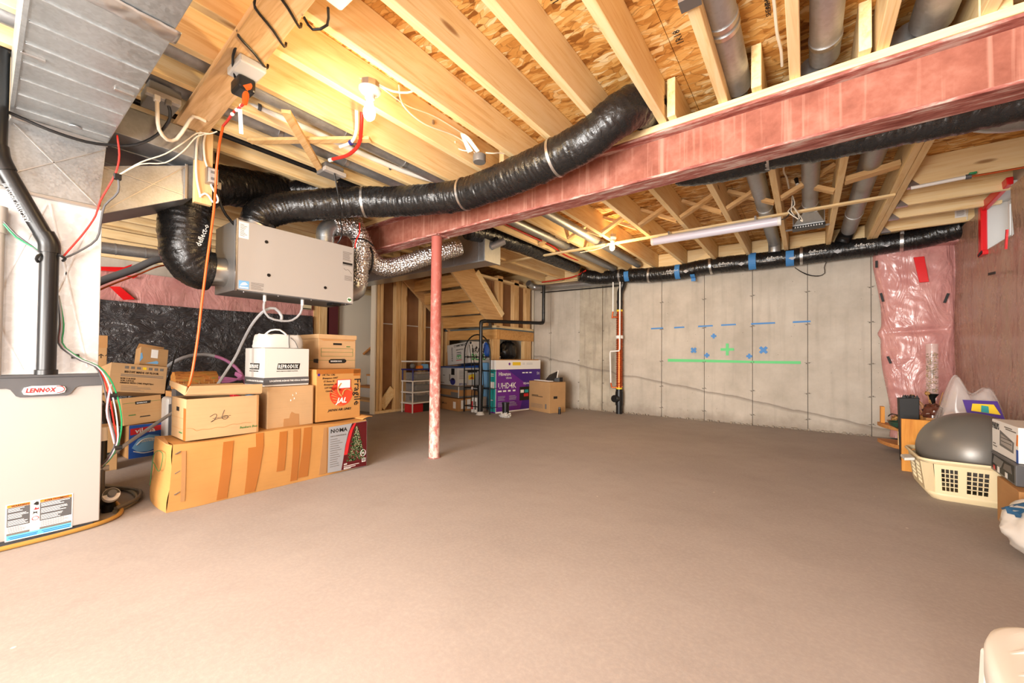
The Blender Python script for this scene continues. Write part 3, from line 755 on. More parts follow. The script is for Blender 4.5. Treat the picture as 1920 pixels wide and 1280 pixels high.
# ------------------------------------------------------------------ heat recovery ventilator
hv = thing('heat_recovery_unit', 'grey box ventilator hung from the joists above stacked boxes', 'ventilator', (-3.4, 1.5, 1.35))
HX, H0, H1, HZ0, HZ1 = -3.2, 1.055, 1.955, 1.352, 1.852
MB().box((HX - .40, H0, HZ0), (HX - .016, H1, HZ1)).build('casing', M_GREYD, hv, bevel=.004)
hdoor = MB().box((HX - .014, H0 + .004, HZ0 + .006), (HX, H1, HZ1)).build('door', M_GREYL, hv, bevel=.004)
MB().box((HX - .022, H0 + .002, HZ0 - .004), (HX + .004, H0 + .010, HZ1 + .004)).build('edge_trim', M_STEEL, hv)
FH = Face((HX, 0, 0), (0, 1, 0), (0, 0, 1), hdoor)
for y, z in ((1.25, 1.735), (1.27, 1.492), (1.70, 1.462)): MB().cyl((HX - .001, y, z), (HX + .003, y, z), .012, n=16).build('door_plug', M_BLACK, hdoor)
FH.rect('paper_label', 1.072, 1.725, 1.135, 1.84, M_PAPER)
FH.lines('small_print', [(1.08, 1.08 + random.uniform(.02, .045), 1.74 + k * .010) for k in range(9)], M_INKG, .003, .002)
FH.rect('energy_label', 1.078, 1.368, 1.142, 1.425, M_LBLUE)
FH.poly('energy_mark', [(1.085, 1.39), (1.10, 1.41), (1.118, 1.415), (1.135, 1.40), (1.12, 1.395), (1.10, 1.392)], M_PAPER, .002)
FH.rect('energy_mark', 1.083, 1.373, 1.137, 1.382, M_PAPER, .002)
FH.lines('small_print', [(1.155, 1.24 - random.uniform(0, .02), 1.372 + k * .009) for k in range(6)], M_INKG, .0035, .001)
FH.rect('rating_plate', 1.845, 1.60, 1.945, 1.815, M_FURND if False else M_GREYL, .0015)
FH.lines('small_print', [(1.85, 1.94 - random.uniform(0, .03), 1.725 + k * .010) for k in range(8)], M_INKG, .004, .0025)
FH.rect('print_bar', 1.85, 1.69, 1.94, 1.708, M_INK, .0025)
FH.lines('small_print', [(1.85, 1.94, 1.682)], M_INK, .003, .0025)
FH.stroke('fan_curve', [(1.86, 1.655), (1.88, 1.64), (1.90, 1.648), (1.935, 1.615)], .001, M_INK, .0022)
FH.lines('small_print', [(1.87, 1.94, 1.555 + k * .011) for k in range(4)], M_INKG, .004, .001)
FH.poly('round_mark', [(1.918 + .022 * math.cos(a * .35), 1.388 + .022 * math.sin(a * .35)) for a in range(18)], M_PAPER, .001)
FH.poly('round_mark', [(1.898, 1.388), (1.91, 1.402), (1.920, 1.396), (1.928, 1.402), (1.938, 1.388), (1.918, 1.376)], M_GREENI, .002)
for y in (1.12, 1.35, 1.60, 1.90): MB().cyl((HX - .03, y, HZ0), (HX - .03, y, HZ0 - .006), .006, n=8).build('screw', M_STEEL, hv)
MB().box((HX - .12, 1.78, HZ0 - .022), (HX - .03, 1.86, HZ0)).build('control_box', M_BLACK, hv, bevel=.002)
MB().cyl((-3.42, H0 + .002, 1.50), (-3.42, .965, 1.495), .105, n=28).build('collar', M_TAPE, hv, smooth=True)
MB().tubewall((-3.40, 1.80, HZ1), (-3.40, 1.80, 1.96), .072, n=28).build('collar', M_GALV, hv, smooth=True)
cable('collar_elbow', [(-3.40, 1.80, 1.94), (-3.40, 1.80, 1.985), (-3.40, 1.835, 2.04), (-3.40, 1.885, 2.062)], .075, M_GALV, hv, 22, .025)
MB().cyl((-3.35, 1.24, HZ1), (-3.35, 1.24, 1.90), .105, n=28).build('collar', M_TAPE, hv, smooth=True)
cable('collar_elbow', [(-3.38, H1 - .01, 1.47), (-3.38, 2.03, 1.47), (-3.38, 2.10, 1.51), (-3.38, 2.115, 1.58)], .075, M_GALV, hv, 18, .04)
# condensate drain
dr = thing('condensate_drain_hose', 'looped clear grey drain hose hanging under the ventilator', 'hose', (-3.3, 1.35, 1.2))
for y in (1.285, 1.565): MB().cyl((-3.30, y, HZ0 - .0), (-3.30, y, HZ0 - .045), .012, n=12).build('fitting', M_WHITE, dr, smooth=True)
cable('hose_loop', [(-3.30, 1.285, 1.31), (-3.30, 1.28, 1.25), (-3.31, 1.32, 1.19), (-3.31, 1.40, 1.17), (-3.31, 1.49, 1.18), (-3.30, 1.55, 1.24), (-3.30, 1.565, 1.31)], .0085, M_GREYC, dr)
cable('hose', [(-3.32, 1.41, 1.165), (-3.33, 1.42, 1.21), (-3.33, 1.37, 1.265), (-3.34, 1.30, 1.24), (-3.42, 1.25, 1.14), (-3.55, 1.23, 1.0), (-3.6, 1.20, .88), (-3.62, 1.12, .72), (-3.66, 1.04, .55)], .011, M_GREYC, dr)
cable('hose', [(-3.66, 1.04, .55), (-3.60, .85, .50), (-3.42, .63, .39), (-3.30, .44, .275), (-3.3, .36, .22)], .011, M_GREYC, dr)

# ------------------------------------------------------------------ flexible ducts
def flex(name, pts, r, m, parent, kind='wrap', step=.0065, n=34, seed=0):
    P = smoothpath(pts, step)
    if kind == 'wrap':
        def rad(i, k, sd, a):
            c, s_ = math.cos(a), math.sin(a)
            w1 = noise.noise((sd * 14 + seed, c * 1.2, s_ * 1.2)); w2 = noise.noise((sd * 34 + seed, c * 2.0, s_ * 2.0 + 5))
            w3 = noise.noise((sd * 4 + seed, c * .8, s_ * .8 + 9))
            w4 = noise.noise((sd * 75 + seed, c * 1.6, s_ * 1.6 + 3))
            return 1 + .035 * w1 + .035 * (abs(w2) * 2 - .5) + .04 * w3 - .030 * max(0, .25 - abs(w4)) * 4
    else:
        def rad(i, k, sd, a):
            return 1 + .05 * math.sin(sd * 2 * math.pi / .026) + .05 * noise.noise((sd * 40 + seed, math.cos(a) * 4, math.sin(a) * 4))
    return MB().sweep(P, r, n, True, rad).build(name, m, parent, smooth=True, autos=False)
def ring(name, p, d, r, w_, m, parent):
    p, d = V(p), V(d).normalized()
    return MB().lathe([(r, -w_ / 2), (r + .004, -w_ / 2), (r + .004, w_ / 2), (r, w_ / 2)], p, 36, d).build(name, m, parent, smooth=True)

fa = thing('insulated_flex_duct', 'fat black insulated flex duct curling from the left end of grey ventilator', 'duct', (-3.4, .85, 1.5))
flex('sleeve', [(-3.42, .972, 1.495), (-3.42, .90, 1.505), (-3.41, .835, 1.58), (-3.40, .815, 1.76), (-3.40, .845, 1.96), (-3.41, .93, 2.09), (-3.44, 1.07, 2.15), (-3.5, 1.25, 2.20), (-3.56, 1.40, 2.25), (-3.62, 1.52, 2.29)], .142, M_WRAP, fa, seed=3)
cable('hanging_strap', [(-3.20, .93, 2.26), (-3.21, .945, 2.05), (-3.22, .98, 1.9), (-3.25, 1.06, 1.82)], .009, M_BLACKM, fa)
MB().box((-3.215, .925, 2.02), (-3.195, .965, 2.07)).build('strap_buckle', M_STEEL, fa, bevel=.004)
text('deflect-o', .046, (-3.262, .872, 1.62), (0, .28, .95), (-.1, -.95, .28), M_WHITE, fa, 'sleeve_print', bold=.0006)
fb = thing('insulated_flex_duct', 'long black insulated flex duct from ventilator top to beam', 'duct', (-2.2, 2.1, 2.1))
Bp = [(-3.35, 1.24, 1.88), (-3.34, 1.27, 1.97), (-3.27, 1.40, 2.05), (-3.12, 1.60, 2.105), (-2.97, 1.80, 2.155), (-2.74, 1.98, 2.165), (-2.45, 2.10, 2.15), (-2.10, 2.20, 2.145), (-1.64, 2.19, 2.155), (-1.28, 2.17, 2.175), (-1.06, 2.16, 2.21), (-.89, 2.17, 2.285), (-.80, 2.26, 2.37), (-.77, 2.40, 2.42)]
flex('sleeve', Bp, .118, M_WRAP, fb, seed=11, n=38)
for p, d in (((-2.90, 1.862, 2.159), (.7, .6, .05)), ((-2.10, 2.20, 2.147), (1, .12, 0)), ((-1.28, 2.17, 2.175), (1, 0, .15))): ring('strap', p, d, .119, .018, M_TAPE, fb)
fc = thing('insulated_flex_duct', 'black insulated flex duct lying just beyond and below the beam, right', 'duct', (.2, 2.7, 2.1))
flex('sleeve', [(-.66, 2.70, 2.125), (-.55, 2.70, 2.10), (-.38, 2.70, 2.085), (-.19, 2.70, 2.09), (-.17, 2.70, 2.095), (.1, 2.70, 2.075), (.4, 2.70, 2.06), (.75, 2.70, 2.05), (1.3, 2.70, 2.05)], .095, M_WRAP, fc, seed=23)
ring('strap', (-.18, 2.70, 2.094), (1, 0, 0), .094, .022, M_TAPE, fc)
MB().box((-.19, 2.62, 2.16), (-.17, 2.70, 2.30)).build('strap_tail', M_TAPE, fc)
fd = thing('insulated_flex_duct', 'black flex duct with blue tape along the top of concrete wall', 'duct', (-.8, 6.2, 2.2))
Dp = [(-3.05, 6.0, 2.30), (-2.95, 6.10, 2.27), (-2.72, 6.19, 2.24), (-2.40, 6.20, 2.235), (-1.95, 6.20, 2.20), (-1.5, 6.20, 2.195), (-1.09, 6.20, 2.225), (-.41, 6.20, 2.215), (.2, 6.20, 2.225), (.70, 6.19, 2.235), (.98, 6.16, 2.25), (1.17, 6.10, 2.27), (1.30, 6.05, 2.29)]
flex('sleeve', Dp, .112, M_WRAP, fd, seed=31)
for p, d in (((-2.42, 6.2, 2.236), (1, 0, 0)), ((-1.95, 6.2, 2.20), (1, 0, -.1)), ((-1.09, 6.2, 2.225), (1, 0, .1)), ((-.05, 6.2, 2.22), (1, 0, 0)), ((.86, 6.175, 2.243), (1, -.1, 0))): ring('strap', p, d, .113, .030, M_TAPE, fd)
MB().box((.84, 6.08, 2.30), (.87, 6.10, 2.42)).build('strap_tail', M_TAPE, fd)
def tapepatch(x, z, w_, a0, a1, hang=0):
    b = MB(); n_ = 9; cz = z
    pts = [(6.2 - .121 * math.cos(R(a0 + (a1 - a0) * k / n_)), cz + .121 * math.sin(R(a0 + (a1 - a0) * k / n_))) for k in range(n_ + 1)]
    if hang: pts = [(pts[0][0] - .004, pts[0][1] - hang)] + pts
    for (y0, z0), (y1, z1) in zip(pts[:-1], pts[1:]):
        b.add([(x, y0, z0), (x + w_, y0, z0), (x + w_, y1, z1), (x, y1, z1)], [(0, 1, 2, 3)])
    return b.build('blue_tape_patch', M_BLUET, fd, solid=.002)
tapepatch(-2.33, 2.233, .075, -60, 20); tapepatch(-1.56, 2.197, .07, -70, 50); tapepatch(-1.35, 2.197, .06, -85, -40, .045)
tapepatch(-.62, 2.218, .085, -70, 60); tapepatch(-.21, 2.22, .085, -80, 30)
for x, z, s in ((-.98, 2.20, 'deflect-o'), (-.42, 2.20, 'deflect-o'), (.02, 2.215, 'deflect-o'), (.45, 2.225, 'deflect-o'), (-1.68, 2.185, 'deflect-o')):
    text(s, .050, (x, 6.2 - .120, z), (1, 0, 0), (0, 0, 1), M_WHITE, fd, 'sleeve_print', bold=.0005)
    text('R-SERIES INSULATED', .018, (x - .06, 6.2 - .118, z - .028), (1, 0, 0), (0, 0, 1), M_WHITE, fd, 'sleeve_print')
    MB().prism([(x + .24, z - .018), (x + .28, z + .008), (x + .32, z - .018), (x + .28, z - .044)], (0, 6.2 - .1185, 0), (1, 0, 0), (0, 0, 1), .001).build('sleeve_print', M_GREYC, fd)
fe = thing('insulated_flex_duct', 'black insulated duct tucked in joist bay right of sheet metal box', 'duct', (-2.95, 3.6, 2.3))
flex('sleeve', [(-3.0, 3.20, 2.30), (-2.97, 3.6, 2.33), (-2.945, 4.1, 2.345), (-2.94, 4.5, 2.35), (-2.94, 5.0, 2.35), (-2.94, 5.6, 2.35)], .105, M_WRAP, fe, seed=47)
MB().box((-3.03, 3.48, 2.19), (-2.93, 3.62, 2.192)).build('sleeve_print', M_GREYC, fe)
ff = thing('insulated_flex_duct', 'short black printed duct ending beside hung outlet box', 'duct', (-3.5, 1.7, 2.3))
flex('sleeve', [(-3.62, 1.50, 2.29), (-3.46, 1.66, 2.33), (-3.30, 1.84, 2.36), (-3.18, 2.0, 2.37)], .085, M_WRAP, ff, seed=51)
text('deflect-o', .05, (-3.50, 1.56, 2.35), (.62, .75, .05), (0, -.1, 1), M_WHITE, ff, 'sleeve_print', bold=.0006)

f1 = thing('foil_flex_duct', 'crinkled foil flex duct sagging from ventilator past red post', 'duct', (-3.3, 2.2, 1.9))
flex('foil_sleeve', [(-3.40, 1.86, 2.055), (-3.40, 1.95, 2.09), (-3.40, 2.06, 2.09), (-3.42, 2.15, 2.03), (-3.44, 2.23, 1.91), (-3.45, 2.32, 1.83), (-3.42, 2.44, 1.80), (-3.34, 2.58, 1.84), (-3.20, 2.74, 1.93), (-3.05, 2.92, 2.02), (-2.98, 3.05, 2.08)], .088, M_FOIL, f1, 'foil', .006, 30, 2)
cable('hanger_band', [(-3.33, 2.06, 1.98), (-3.31, 2.14, 1.965), (-3.33, 2.22, 1.90), (-3.35, 2.24, 1.78), (-3.42, 2.25, 1.70)], .011, M_BLACK, f1)
f2 = thing('foil_flex_duct', 'crinkled foil flex duct rising upright at ventilator right end', 'duct', (-3.3, 2.1, 1.5))
flex('foil_sleeve', [(-3.38, 2.118, 1.56), (-3.37, 2.12, 1.70), (-3.34, 2.11, 1.86), (-3.32, 2.09, 1.99), (-3.36, 2.06, 2.10), (-3.45, 2.10, 2.20)], .076, M_FOIL, f2, 'foil', .006, 30, 9)
cable('cable_tie', [(-3.29, 1.97, 1.95), (-3.255, 2.05, 1.965), (-3.25, 2.12, 1.96), (-3.28, 2.2, 1.94)], .008, M_BLACK, f2)
cable('red_wire', [(-3.24, 2.03, 2.10), (-3.225, 2.02, 2.0), (-3.23, 1.99, 1.93), (-3.225, 1.98, 1.86)], .006, M_REDC, f2)
cable('black_wire', [(-3.21, 1.73, 2.30), (-3.10, 1.76, 2.05), (-3.17, 1.82, 1.92), (-3.20, 1.80, 1.855)], .006, M_BLACK, f2)

# sheet metal trunk beyond the beam
t2 = thing('sheet_metal_trunk', 'rectangular sheet metal trunk end beyond the red post', 'duct', (-3.4, 3.5, 2.0))
MB().box((-6.3, 3.40, 2.00), (-2.93, 3.66, 2.235)).build('trunk_section', M_GALV, t2, bevel=.003)
MB().box((-2.94, 3.385, 1.99), (-2.915, 3.675, 2.245)).build('end_cap', M_GALV2, t2, bevel=.004)
for x in (-3.02, -3.42, -3.8, -4.6, -5.2): MB().bar((x, 3.398, 2.002), (x, 3.398, 2.23), .008, .008).build('rib', M_GALV2, t2)
MB().box((-6.3, 3.385, 1.988), (-2.93, 3.40, 2.0)).build('drive_cleat', M_GALV2, t2)
MB().prism([(-3.5, 2.235), (-2.98, 2.235), (-3.15, 2.30), (-3.35, 2.36)], (0, 3.42, 0), (1, 0, 0), (0, 0, 1), .2).build('takeoff', M_GALV, t2)
MB().cyl((-2.93, 3.50, 2.17), (-2.82, 3.62, 2.25), .04, n=16).build('takeoff_collar', M_GALV, t2, smooth=True)

# round pipes between the joists
def bayduct(label, x, y0, y1, r, z=2.42, joints=(), m=M_GALV2):
    t = thing('joist_bay_duct', label, 'duct', (x, (y0 + y1) / 2, z))
    MB().cyl((x, y0, z), (x, y1, z), r, n=28).build('pipe', m, t, smooth=True)
    for y in joints: MB().cyl((x, y - .006, z), (x, y + .02, z), r + .004, n=28).build('crimp', M_TAPE, t, smooth=True)
    return t
bayduct('left gray pipe between joists, just above diagonal plank', -2.47, -1.5, 2.38, .055, 2.40, (1.42, 1.9))
bayduct('second gray pipe between joists, nearer the trunk', -2.805, -.5, 2.38, .05, 2.385, (1.15, 1.62))
t = thing('drain_line', 'thin dark pipe between joists left of white vacuum pipe', 'pipe', (-3.03, .8, 2.32)); MB().cyl((-3.05, -.2, 2.335), (-3.04, 2.25, 2.335), .022, n=14).build('pipe', M_BLACK, t, smooth=True)
t = thing('vacuum_pipe', 'white plastic pipe clipped between joists left of the bulb', 'pipe', (-2.6, .8, 2.36))
MB().sweep(smoothpath([(-2.655, -.6, 2.355), (-2.615, .7, 2.355), (-2.58, 1.2, 2.36), (-2.57, 1.7, 2.36), (-2.54, 2.1, 2.37), (-2.45, 2.38, 2.38)]), .019, 14).build('pipe', M_WHITE, t, smooth=True)
for y in (.95, 1.86): MB().cyl((-2.60, y, 2.36), (-2.60, y + .018, 2.36), .026, n=14).build('clip', M_FURND, t)
bayduct('round gray pipe between joists nearest camera right of black duct', -.30, .4, 2.50, .062, 2.425, (1.95, 2.0))
bayduct('second round gray pipe between joists right of white wire', .075, .4, 2.50, .062, 2.425, (2.35,))
bayduct('third round gray pipe between joists at upper right corner', .45, .4, 2.50, .075, 2.42)
g1 = bayduct('round gray pipe elbowing down at wall left of floor boot', -.33, 2.56, 6.02, .066, 2.41, (2.9, 4.6))
cable('elbow', [(-.33, 5.98, 2.41), (-.33, 6.06, 2.40), (-.33, 6.10, 2.34), (-.33, 6.11, 2.29)], .067, M_GALV2, g1, 22, .03)
g2 = bayduct('gray pipe ending in flared floor boot between joists', .03, 2.56, 4.9, .062, 2.42, (4.75,))
MB().hexa([(-.03, 4.92, 2.37), (.09, 4.92, 2.37), (.15, 5.16, 2.33), (-.11, 5.16, 2.33), (-.03, 4.92, 2.47), (.09, 4.92, 2.47), (.15, 5.16, 2.46), (-.11, 5.16, 2.46)]).build('boot', M_GALV, g2, bevel=.003)
MB().box((-.115, 5.16, 2.325), (.155, 5.185, 2.46)).build('boot_flange', M_TAPE, g2)
MB().box((-.12, 5.17, 2.295), (.16, 5.29, 2.33)).build('boot_outlet', M_BLACK, g2, bevel=.002)
for k in range(11): MB().prism([(0, 0), (.014, 0), (.007, .018)], (-.10 + k * .0225, 5.1685, 2.302), (1, 0, 0), (0, 0, 1), .001).build('outlet_tooth', M_WHITE, g2)
for x0, x1 in ((-.18, -.12), (.16, .195)): MB().box((x0, 5.20, 2.30), (x1, 5.235, 2.31)).build('hanger_rail', M_STEEL, g2)
g3 = bayduct('slanting gray pipe with open elbow left of double joist', .395, 2.56, 6.0, .072, 2.41, (5.3,))
cable('elbow', [(.395, 5.95, 2.41), (.385, 6.05, 2.40), (.36, 6.11, 2.35), (.34, 6.12, 2.30)], .074, M_BLACK, g3, 22, .03)
for lab, x, a, b in (('short gray pipe in joist bay above lit far bulb', -2.10, 2.6, 6.1), ('gray pipe in joist bay over the silver wall pipe', -2.52, 2.6, 6.15)):
    bayduct(lab, x, a, b, .05, 2.36)
pc = thing('pale_flex_elbow', 'gray metal elbow beneath black duct at far right edge', 'duct', (.9, 2.9, 2.1))
cable('elbow', [(.72, 3.0, 2.14), (.80, 2.98, 2.10), (.95, 2.96, 2.09), (1.25, 2.95, 2.12)], .075, M_GALV, pc, 20, .06)
sp_ = thing('silver_wall_pipe', 'silver round pipe across the top left of concrete wall', 'pipe', (-3.3, 6.25, 2.2))
MB().sweep([(-4.08, 6.22, 2.205), (-2.35, 6.22, 2.165)], .055, 24).build('pipe', M_GALV, sp_, smooth=True)
cable('elbow', [(-3.98, 6.22, 2.203), (-4.07, 6.21, 2.21), (-4.13, 6.16, 2.24), (-4.14, 6.06, 2.28)], .060, M_GALV, sp_, 20, .03)
cable('black_line', [(-4.0, 6.27, 2.12), (-3.0, 6.28, 2.105), (-2.4, 6.28, 2.10)], .010, M_BLACK, sp_)
# ------------------------------------------------------------------ boxes: local frame, front face looks along local -y, origin bottom centre of the front
def carton(name, label, loc, rz, w_, d, h, m, cat='box', group=None, rot=None, open_=False, t=.004, bev=.004):
    """solid (taped shut) or open-topped carton; returns root, Face front, Face left, Face right, Face top"""
    o = thing(name, label, cat, loc, rz, group, world=False, rot=rot)
    hw = w_ / 2
    if not open_:
        cm = MB().box((-hw, 0, 0), (hw, d, h)).build('carton', m, o, bevel=bev)
    else:
        b = MB(); b.box((-hw, 0, 0), (hw, d, t))
        b.box((-hw, 0, t), (hw, t, h)).box((-hw, d - t, t), (hw, d, h)).box((-hw, t, t), (-hw + t, d - t, h)).box((hw - t, t, t), (hw, d - t, h))
        cm = b.build('carton', m, o)
    return (o, Face((-hw, 0, 0), (1, 0, 0), (0, 0, 1), cm), Face((-hw, d, 0), (0, -1, 0), (0, 0, 1), cm), Face((hw, 0, 0), (0, 1, 0), (0, 0, 1), cm), Face((-hw, 0, h), (1, 0, 0), (0, 1, 0), cm))
E90 = R(90)      # turns a front face toward the camera side (+x)

# --- long tree box on the floor, slightly crushed at its left end
tb = thing('tree_carton', 'long taped brown tree box with picture sticker, lying on floor', 'box', (-3.1, 1.28, 0))
def tbx(u, v):
    # front face, a little slumped and bulging
    y = .655 + 1.245 * u; z = .385 * v
    bul = .012 * math.sin(v * math.pi) * math.sin(u * math.pi) + .018 * (1 - u) ** 6 * math.sin(v * math.pi)
    sl = -.012 * max(0, .12 - u) / .12 * (1 - v) + .006 * noise.noise((u * 5, v * 2, 3))
    zz = max(.001, z + (.006 * noise.noise((u * 7, v * 3, 8)) if 0 < v < 1 else 0) - .008 * math.sin(u * 9) * (v if v == 1 else 0))
    return (-2.897 + bul + sl, y + (.02 * (v - .4) * (1 - u) ** 3), zz)
b = MB(); b.grid(tbx, 40, 12)
def tbk(u, v):
    p = tbx(u, v); return (-3.265 - .02 * math.sin(u * 3), p[1], p[2])
b.grid(tbk, 40, 12)
b.grid(lambda u, v: tuple(V(tbx(u, 1)).lerp(V(tbk(u, 1)), v)), 40, 4)
b.grid(lambda u, v: tuple(V(tbx(u, 0)).lerp(V(tbk(u, 0)), v)), 40, 2)
b.grid(lambda u, v: (V(tbx(0, v)).lerp(V(tbk(0, v)), u) + V((0, -.012 * math.sin(u * math.pi) - .006 * math.sin(v * 9), 0)))[:], 6, 12)
b.grid(lambda u, v: tuple(V(tbx(1, v)).lerp(V(tbk(1, v)), u)), 4, 12)
tbm = b.build('carton', M_CARDY, tb, smooth=True)
MB().hexa([(-2.89, .65, .383), (-2.93, .645, .383), (-3.26, .66, .383), (-3.24, .70, .383), (-2.89, .65, .388), (-2.93, .645, .388), (-3.26, .66, .388), (-3.24, .70, .388)]).build('flap_edge', M_CARDB, tb)
MB().grid(lambda u, v: (-2.89 - .30 * v, 1.86 + .10 * u, .386 + .018 * math.sin(u * 2.2) + .005 * noise.noise((u * 3, v * 6, 1))), 8, 10).build('top_flap', M_CARDY, tb, smooth=True, solid=.004)
def ttape(pts, m=M_PTAPE, side='front'):
    vs = []
    for (y, z) in pts:
        u = (y - .655) / 1.245; p = V(tbx(u, z / .385)); vs.append((p.x + .0025, y, z))
    n_ = len(vs); bb = MB(); h_ = n_ // 2
    for i in range(h_ - 1): bb.add([vs[i], vs[i + 1], vs[n_ - 2 - i], vs[n_ - 1 - i]], [(0, 1, 2, 3)])
    return bb.build('tape_strip', m, tbm, solid=.0012)
def tstrip(y0a, y0b, y1a, y1b, z0, z1, m=M_PTAPE, n_=8):
    L = [(y0a + (y1a - y0a) * k / n_, z0 + (z1 - z0) * k / n_) for k in range(n_ + 1)]
    Q = [(y0b + (y1b - y0b) * k / n_, z0 + (z1 - z0) * k / n_) for k in range(n_ + 1)]
    return ttape(L + Q[::-1], m)
tstrip(.88, .935, .91, .965, .01, .36); tstrip(1.03, 1.09, 1.045, 1.135, .01, .30); tstrip(1.09, 1.135, 1.09, 1.135, .30, .385)
tstrip(1.215, 1.265, 1.235, 1.285, .11, .375); tstrip(1.31, 1.355, 1.325, 1.375, .02, .38); tstrip(1.36, 1.43, 1.40, 1.455, .03, .38); tstrip(1.51, 1.57, 1.545, 1.57, .02, .36, M_PTAPE2)
tstrip(.705, .725, .705, .725, .05, .34, M_PTAPE2)
for z in (.10, .22, .33): MB().bar((-2.885, .675, z), (-2.888, .70, z + .012), .006, .004).build('staple', M_STEEL, tb)
TF = Face((-2.883, 0, 0), (0, 1, 0), (0, 0, 1), tbm)
TF.poly('sticker', [(1.572, .022), (1.900, .005), (1.897, .372), (1.575, .362)], plain('sticker_grey', (150, 152, 156), .4), lift=.004)
TF.poly('sticker_photo', [(1.68, .018), (1.898, .007), (1.895, .370), (1.765, .367), (1.735, .30), (1.71, .20), (1.695, .10)], plain('sticker_dark_red', (84, 14, 20), .35), lift=.0045)
TF.poly('sticker_ribbon', [(1.70, .13), (1.72, .23), (1.75, .32), (1.785, .367), (1.80, .367), (1.77, .31), (1.745, .22), (1.728, .13)], M_REDI, lift=.005)
random.seed(4)
tg = []
for k in range(340):
    v = random.random(); hw_ = .075 * (1 - v) + .006; cx_ = 1.805 + random.uniform(-hw_, hw_); cz_ = .075 + .26 * v; s_ = random.uniform(.004, .010)
    tg.append([(cx_ - s_, cz_ - s_ * .3), (cx_ + s_, cz_ - s_ * .7), (cx_ + random.uniform(-.004, .004), cz_ + s_)])
o = TF.polys('printed_tree', tg, plain('print_tree_green', (46, 92, 46), .6), .0055, .0004); o['kind'] = 'stuff'
tw = []
for k in range(160):
    v = random.random(); hw_ = .072 * (1 - v) + .004; cx_ = 1.805 + random.uniform(-hw_, hw_); cz_ = .075 + .262 * v
    tw.append([(cx_ - .0022, cz_), (cx_, cz_ - .0022), (cx_ + .0022, cz_), (cx_, cz_ + .0022)])
o = TF.polys('printed_tree_lights', tw, plain('print_tree_light', (240, 232, 190), .6), .0062, .0004); o['kind'] = 'stuff'
TF.txt('NOMA', .042, 1.588, .315, M_INK, bold=.0012, lift=.0055, sx=1.05)
TF.txt('INDOOR/INTÉRIEUR', .014, 1.588, .285, M_INKG, lift=.0055)
TF.lines('small_print', [(1.588, 1.588 + random.uniform(.05, .10), .06 + .017 * k) for k in range(13)], M_INKG, .004, .0055)
TF.txt('600', .018, 1.70, .052, M_WHITE, bold=.0008, lift=.0055)
TF.lines('small_print', [(1.70, 1.83, .040), (1.70, 1.80, .028), (1.70, 1.76, .02)], M_WHITE, .004, .0055)
TF.stroke('size_ring', [(1.865 + .022 * math.cos(a * .5), .118 + .026 * math.sin(a * .5)) for a in range(14)], .0016, M_WHITE, .0055)
TF.txt('7ft', .022, 1.852, .110, M_WHITE, bold=.0006, lift=.0055)
TF.rect('barcode_label', 1.855, .045, 1.888, .075, M_WHITE, .0055)
TF.polys('barcode', [[(1.858 + k * .0027, .050), (1.8592 + k * .0027, .050), (1.8592 + k * .0027, .072), (1.858 + k * .0027, .072)] for k in range(10)], M_INK, .006)
TS = Face((-3.26, .640, 0), (1, 0, 0), (0, 0, 1), tbm)
TS.stroke('green_print', [(.04, .10), (.12, .30), (.30, .33), (.24, .22), (.10, .25)], .002, M_GREENI, .004)

# --- storage boxes standing on the tree box
o, F, L_, R_, T_ = carton('file_carton', 'open brown file box, lid raised, scribbled 26, on tree box left end', (-2.93, .925, .389), E90, .385, .29, .245, M_CARDP, open_=True)
F.stroke('marker_scribble', [(.115, .13), (.14, .145), (.15, .135), (.135, .105), (.12, .098), (.145, .112), (.17, .115), (.215, .118)], .0013, M_INK)
F.stroke('marker_scribble', [(.19, .165), (.178, .125), (.185, .108), (.205, .110), (.208, .128), (.185, .128)], .0013, M_INK)
F.stroke('marker_scribble', [(.13, .118), (.17, .122), (.225, .128)], .0011, M_INK)
F.stroke('torn_tape_edge', [(.005, .075), (.03, .07), (.05, .055), (.08, .060), (.11, .055), (.15, .062), (.19, .058), (.23, .070), (.27, .066), (.30, .072), (.34, .066)], .0011, M_CARDB, step=.006)
F.txt('Bankers Box', .020, .275, .036, M_GREENI, bold=.0007, shear=.2)
F.rect('tape_strip', .372, .0, .384, .245, M_PTAPE2)
L_.rect('hand_hole', .10, .165, .155, .19, M_INK)
L_.rect('tape_strip', .24, 0, .288, .19, M_PTAPE)
L_.lines('fold_line', [(.01, .24, .125), (.01, .24, .06)], M_CARDB, .002)
L_.lines('green_print', [(.16, .22, .035)], M_GREENI, .008)
# raised lid, tilted
lid = MB()
lp = lambda x, y, z: (x, y, z)
for s, z0 in ((-.198, .25), (.198, .262)): pass
lid.hexa([(-.200, -.012, .268), (.200, -.012, .252), (.200, .30, .305), (-.200, .30, .315), (-.200, -.012, .273), (.200, -.012, .257), (.200, .30, .310), (-.200, .30, .320)])
lid.hexa([(-.203, -.020, .275), (.203, -.020, .258), (.203, -.010, .257), (-.203, -.010, .274), (-.185, -.030, .325), (.203, -.024, .318), (.203, -.018, .318), (-.185, -.024, .325)])
lid.hexa([(-.206, -.012, .270), (-.200, -.012, .270), (-.200, .30, .315), (-.206, .30, .315), (-.200, -.02, .322), (-.194, -.02, .322), (-.198, .30, .345), (-.204, .30, .345)])
lid.build('lid', M_CARDP, o, bevel=.001, seg=1)
MB().hexa([(.05, .02, .225), (.12, .02, .215), (.12, .08, .215), (.05, .08, .225), (.05, .02, .262), (.12, .02, .236), (.12, .08, .236), (.05, .08, .262)]).build('red_packet', M_REDI, o, bevel=.003)
MB().lathe([(0, .22), (.024, .225), (.032, .235), (.024, .246), (0, .25)], (.155, .05, 0), 20).build('white_roll', M_LBLUE, o, smooth=True)

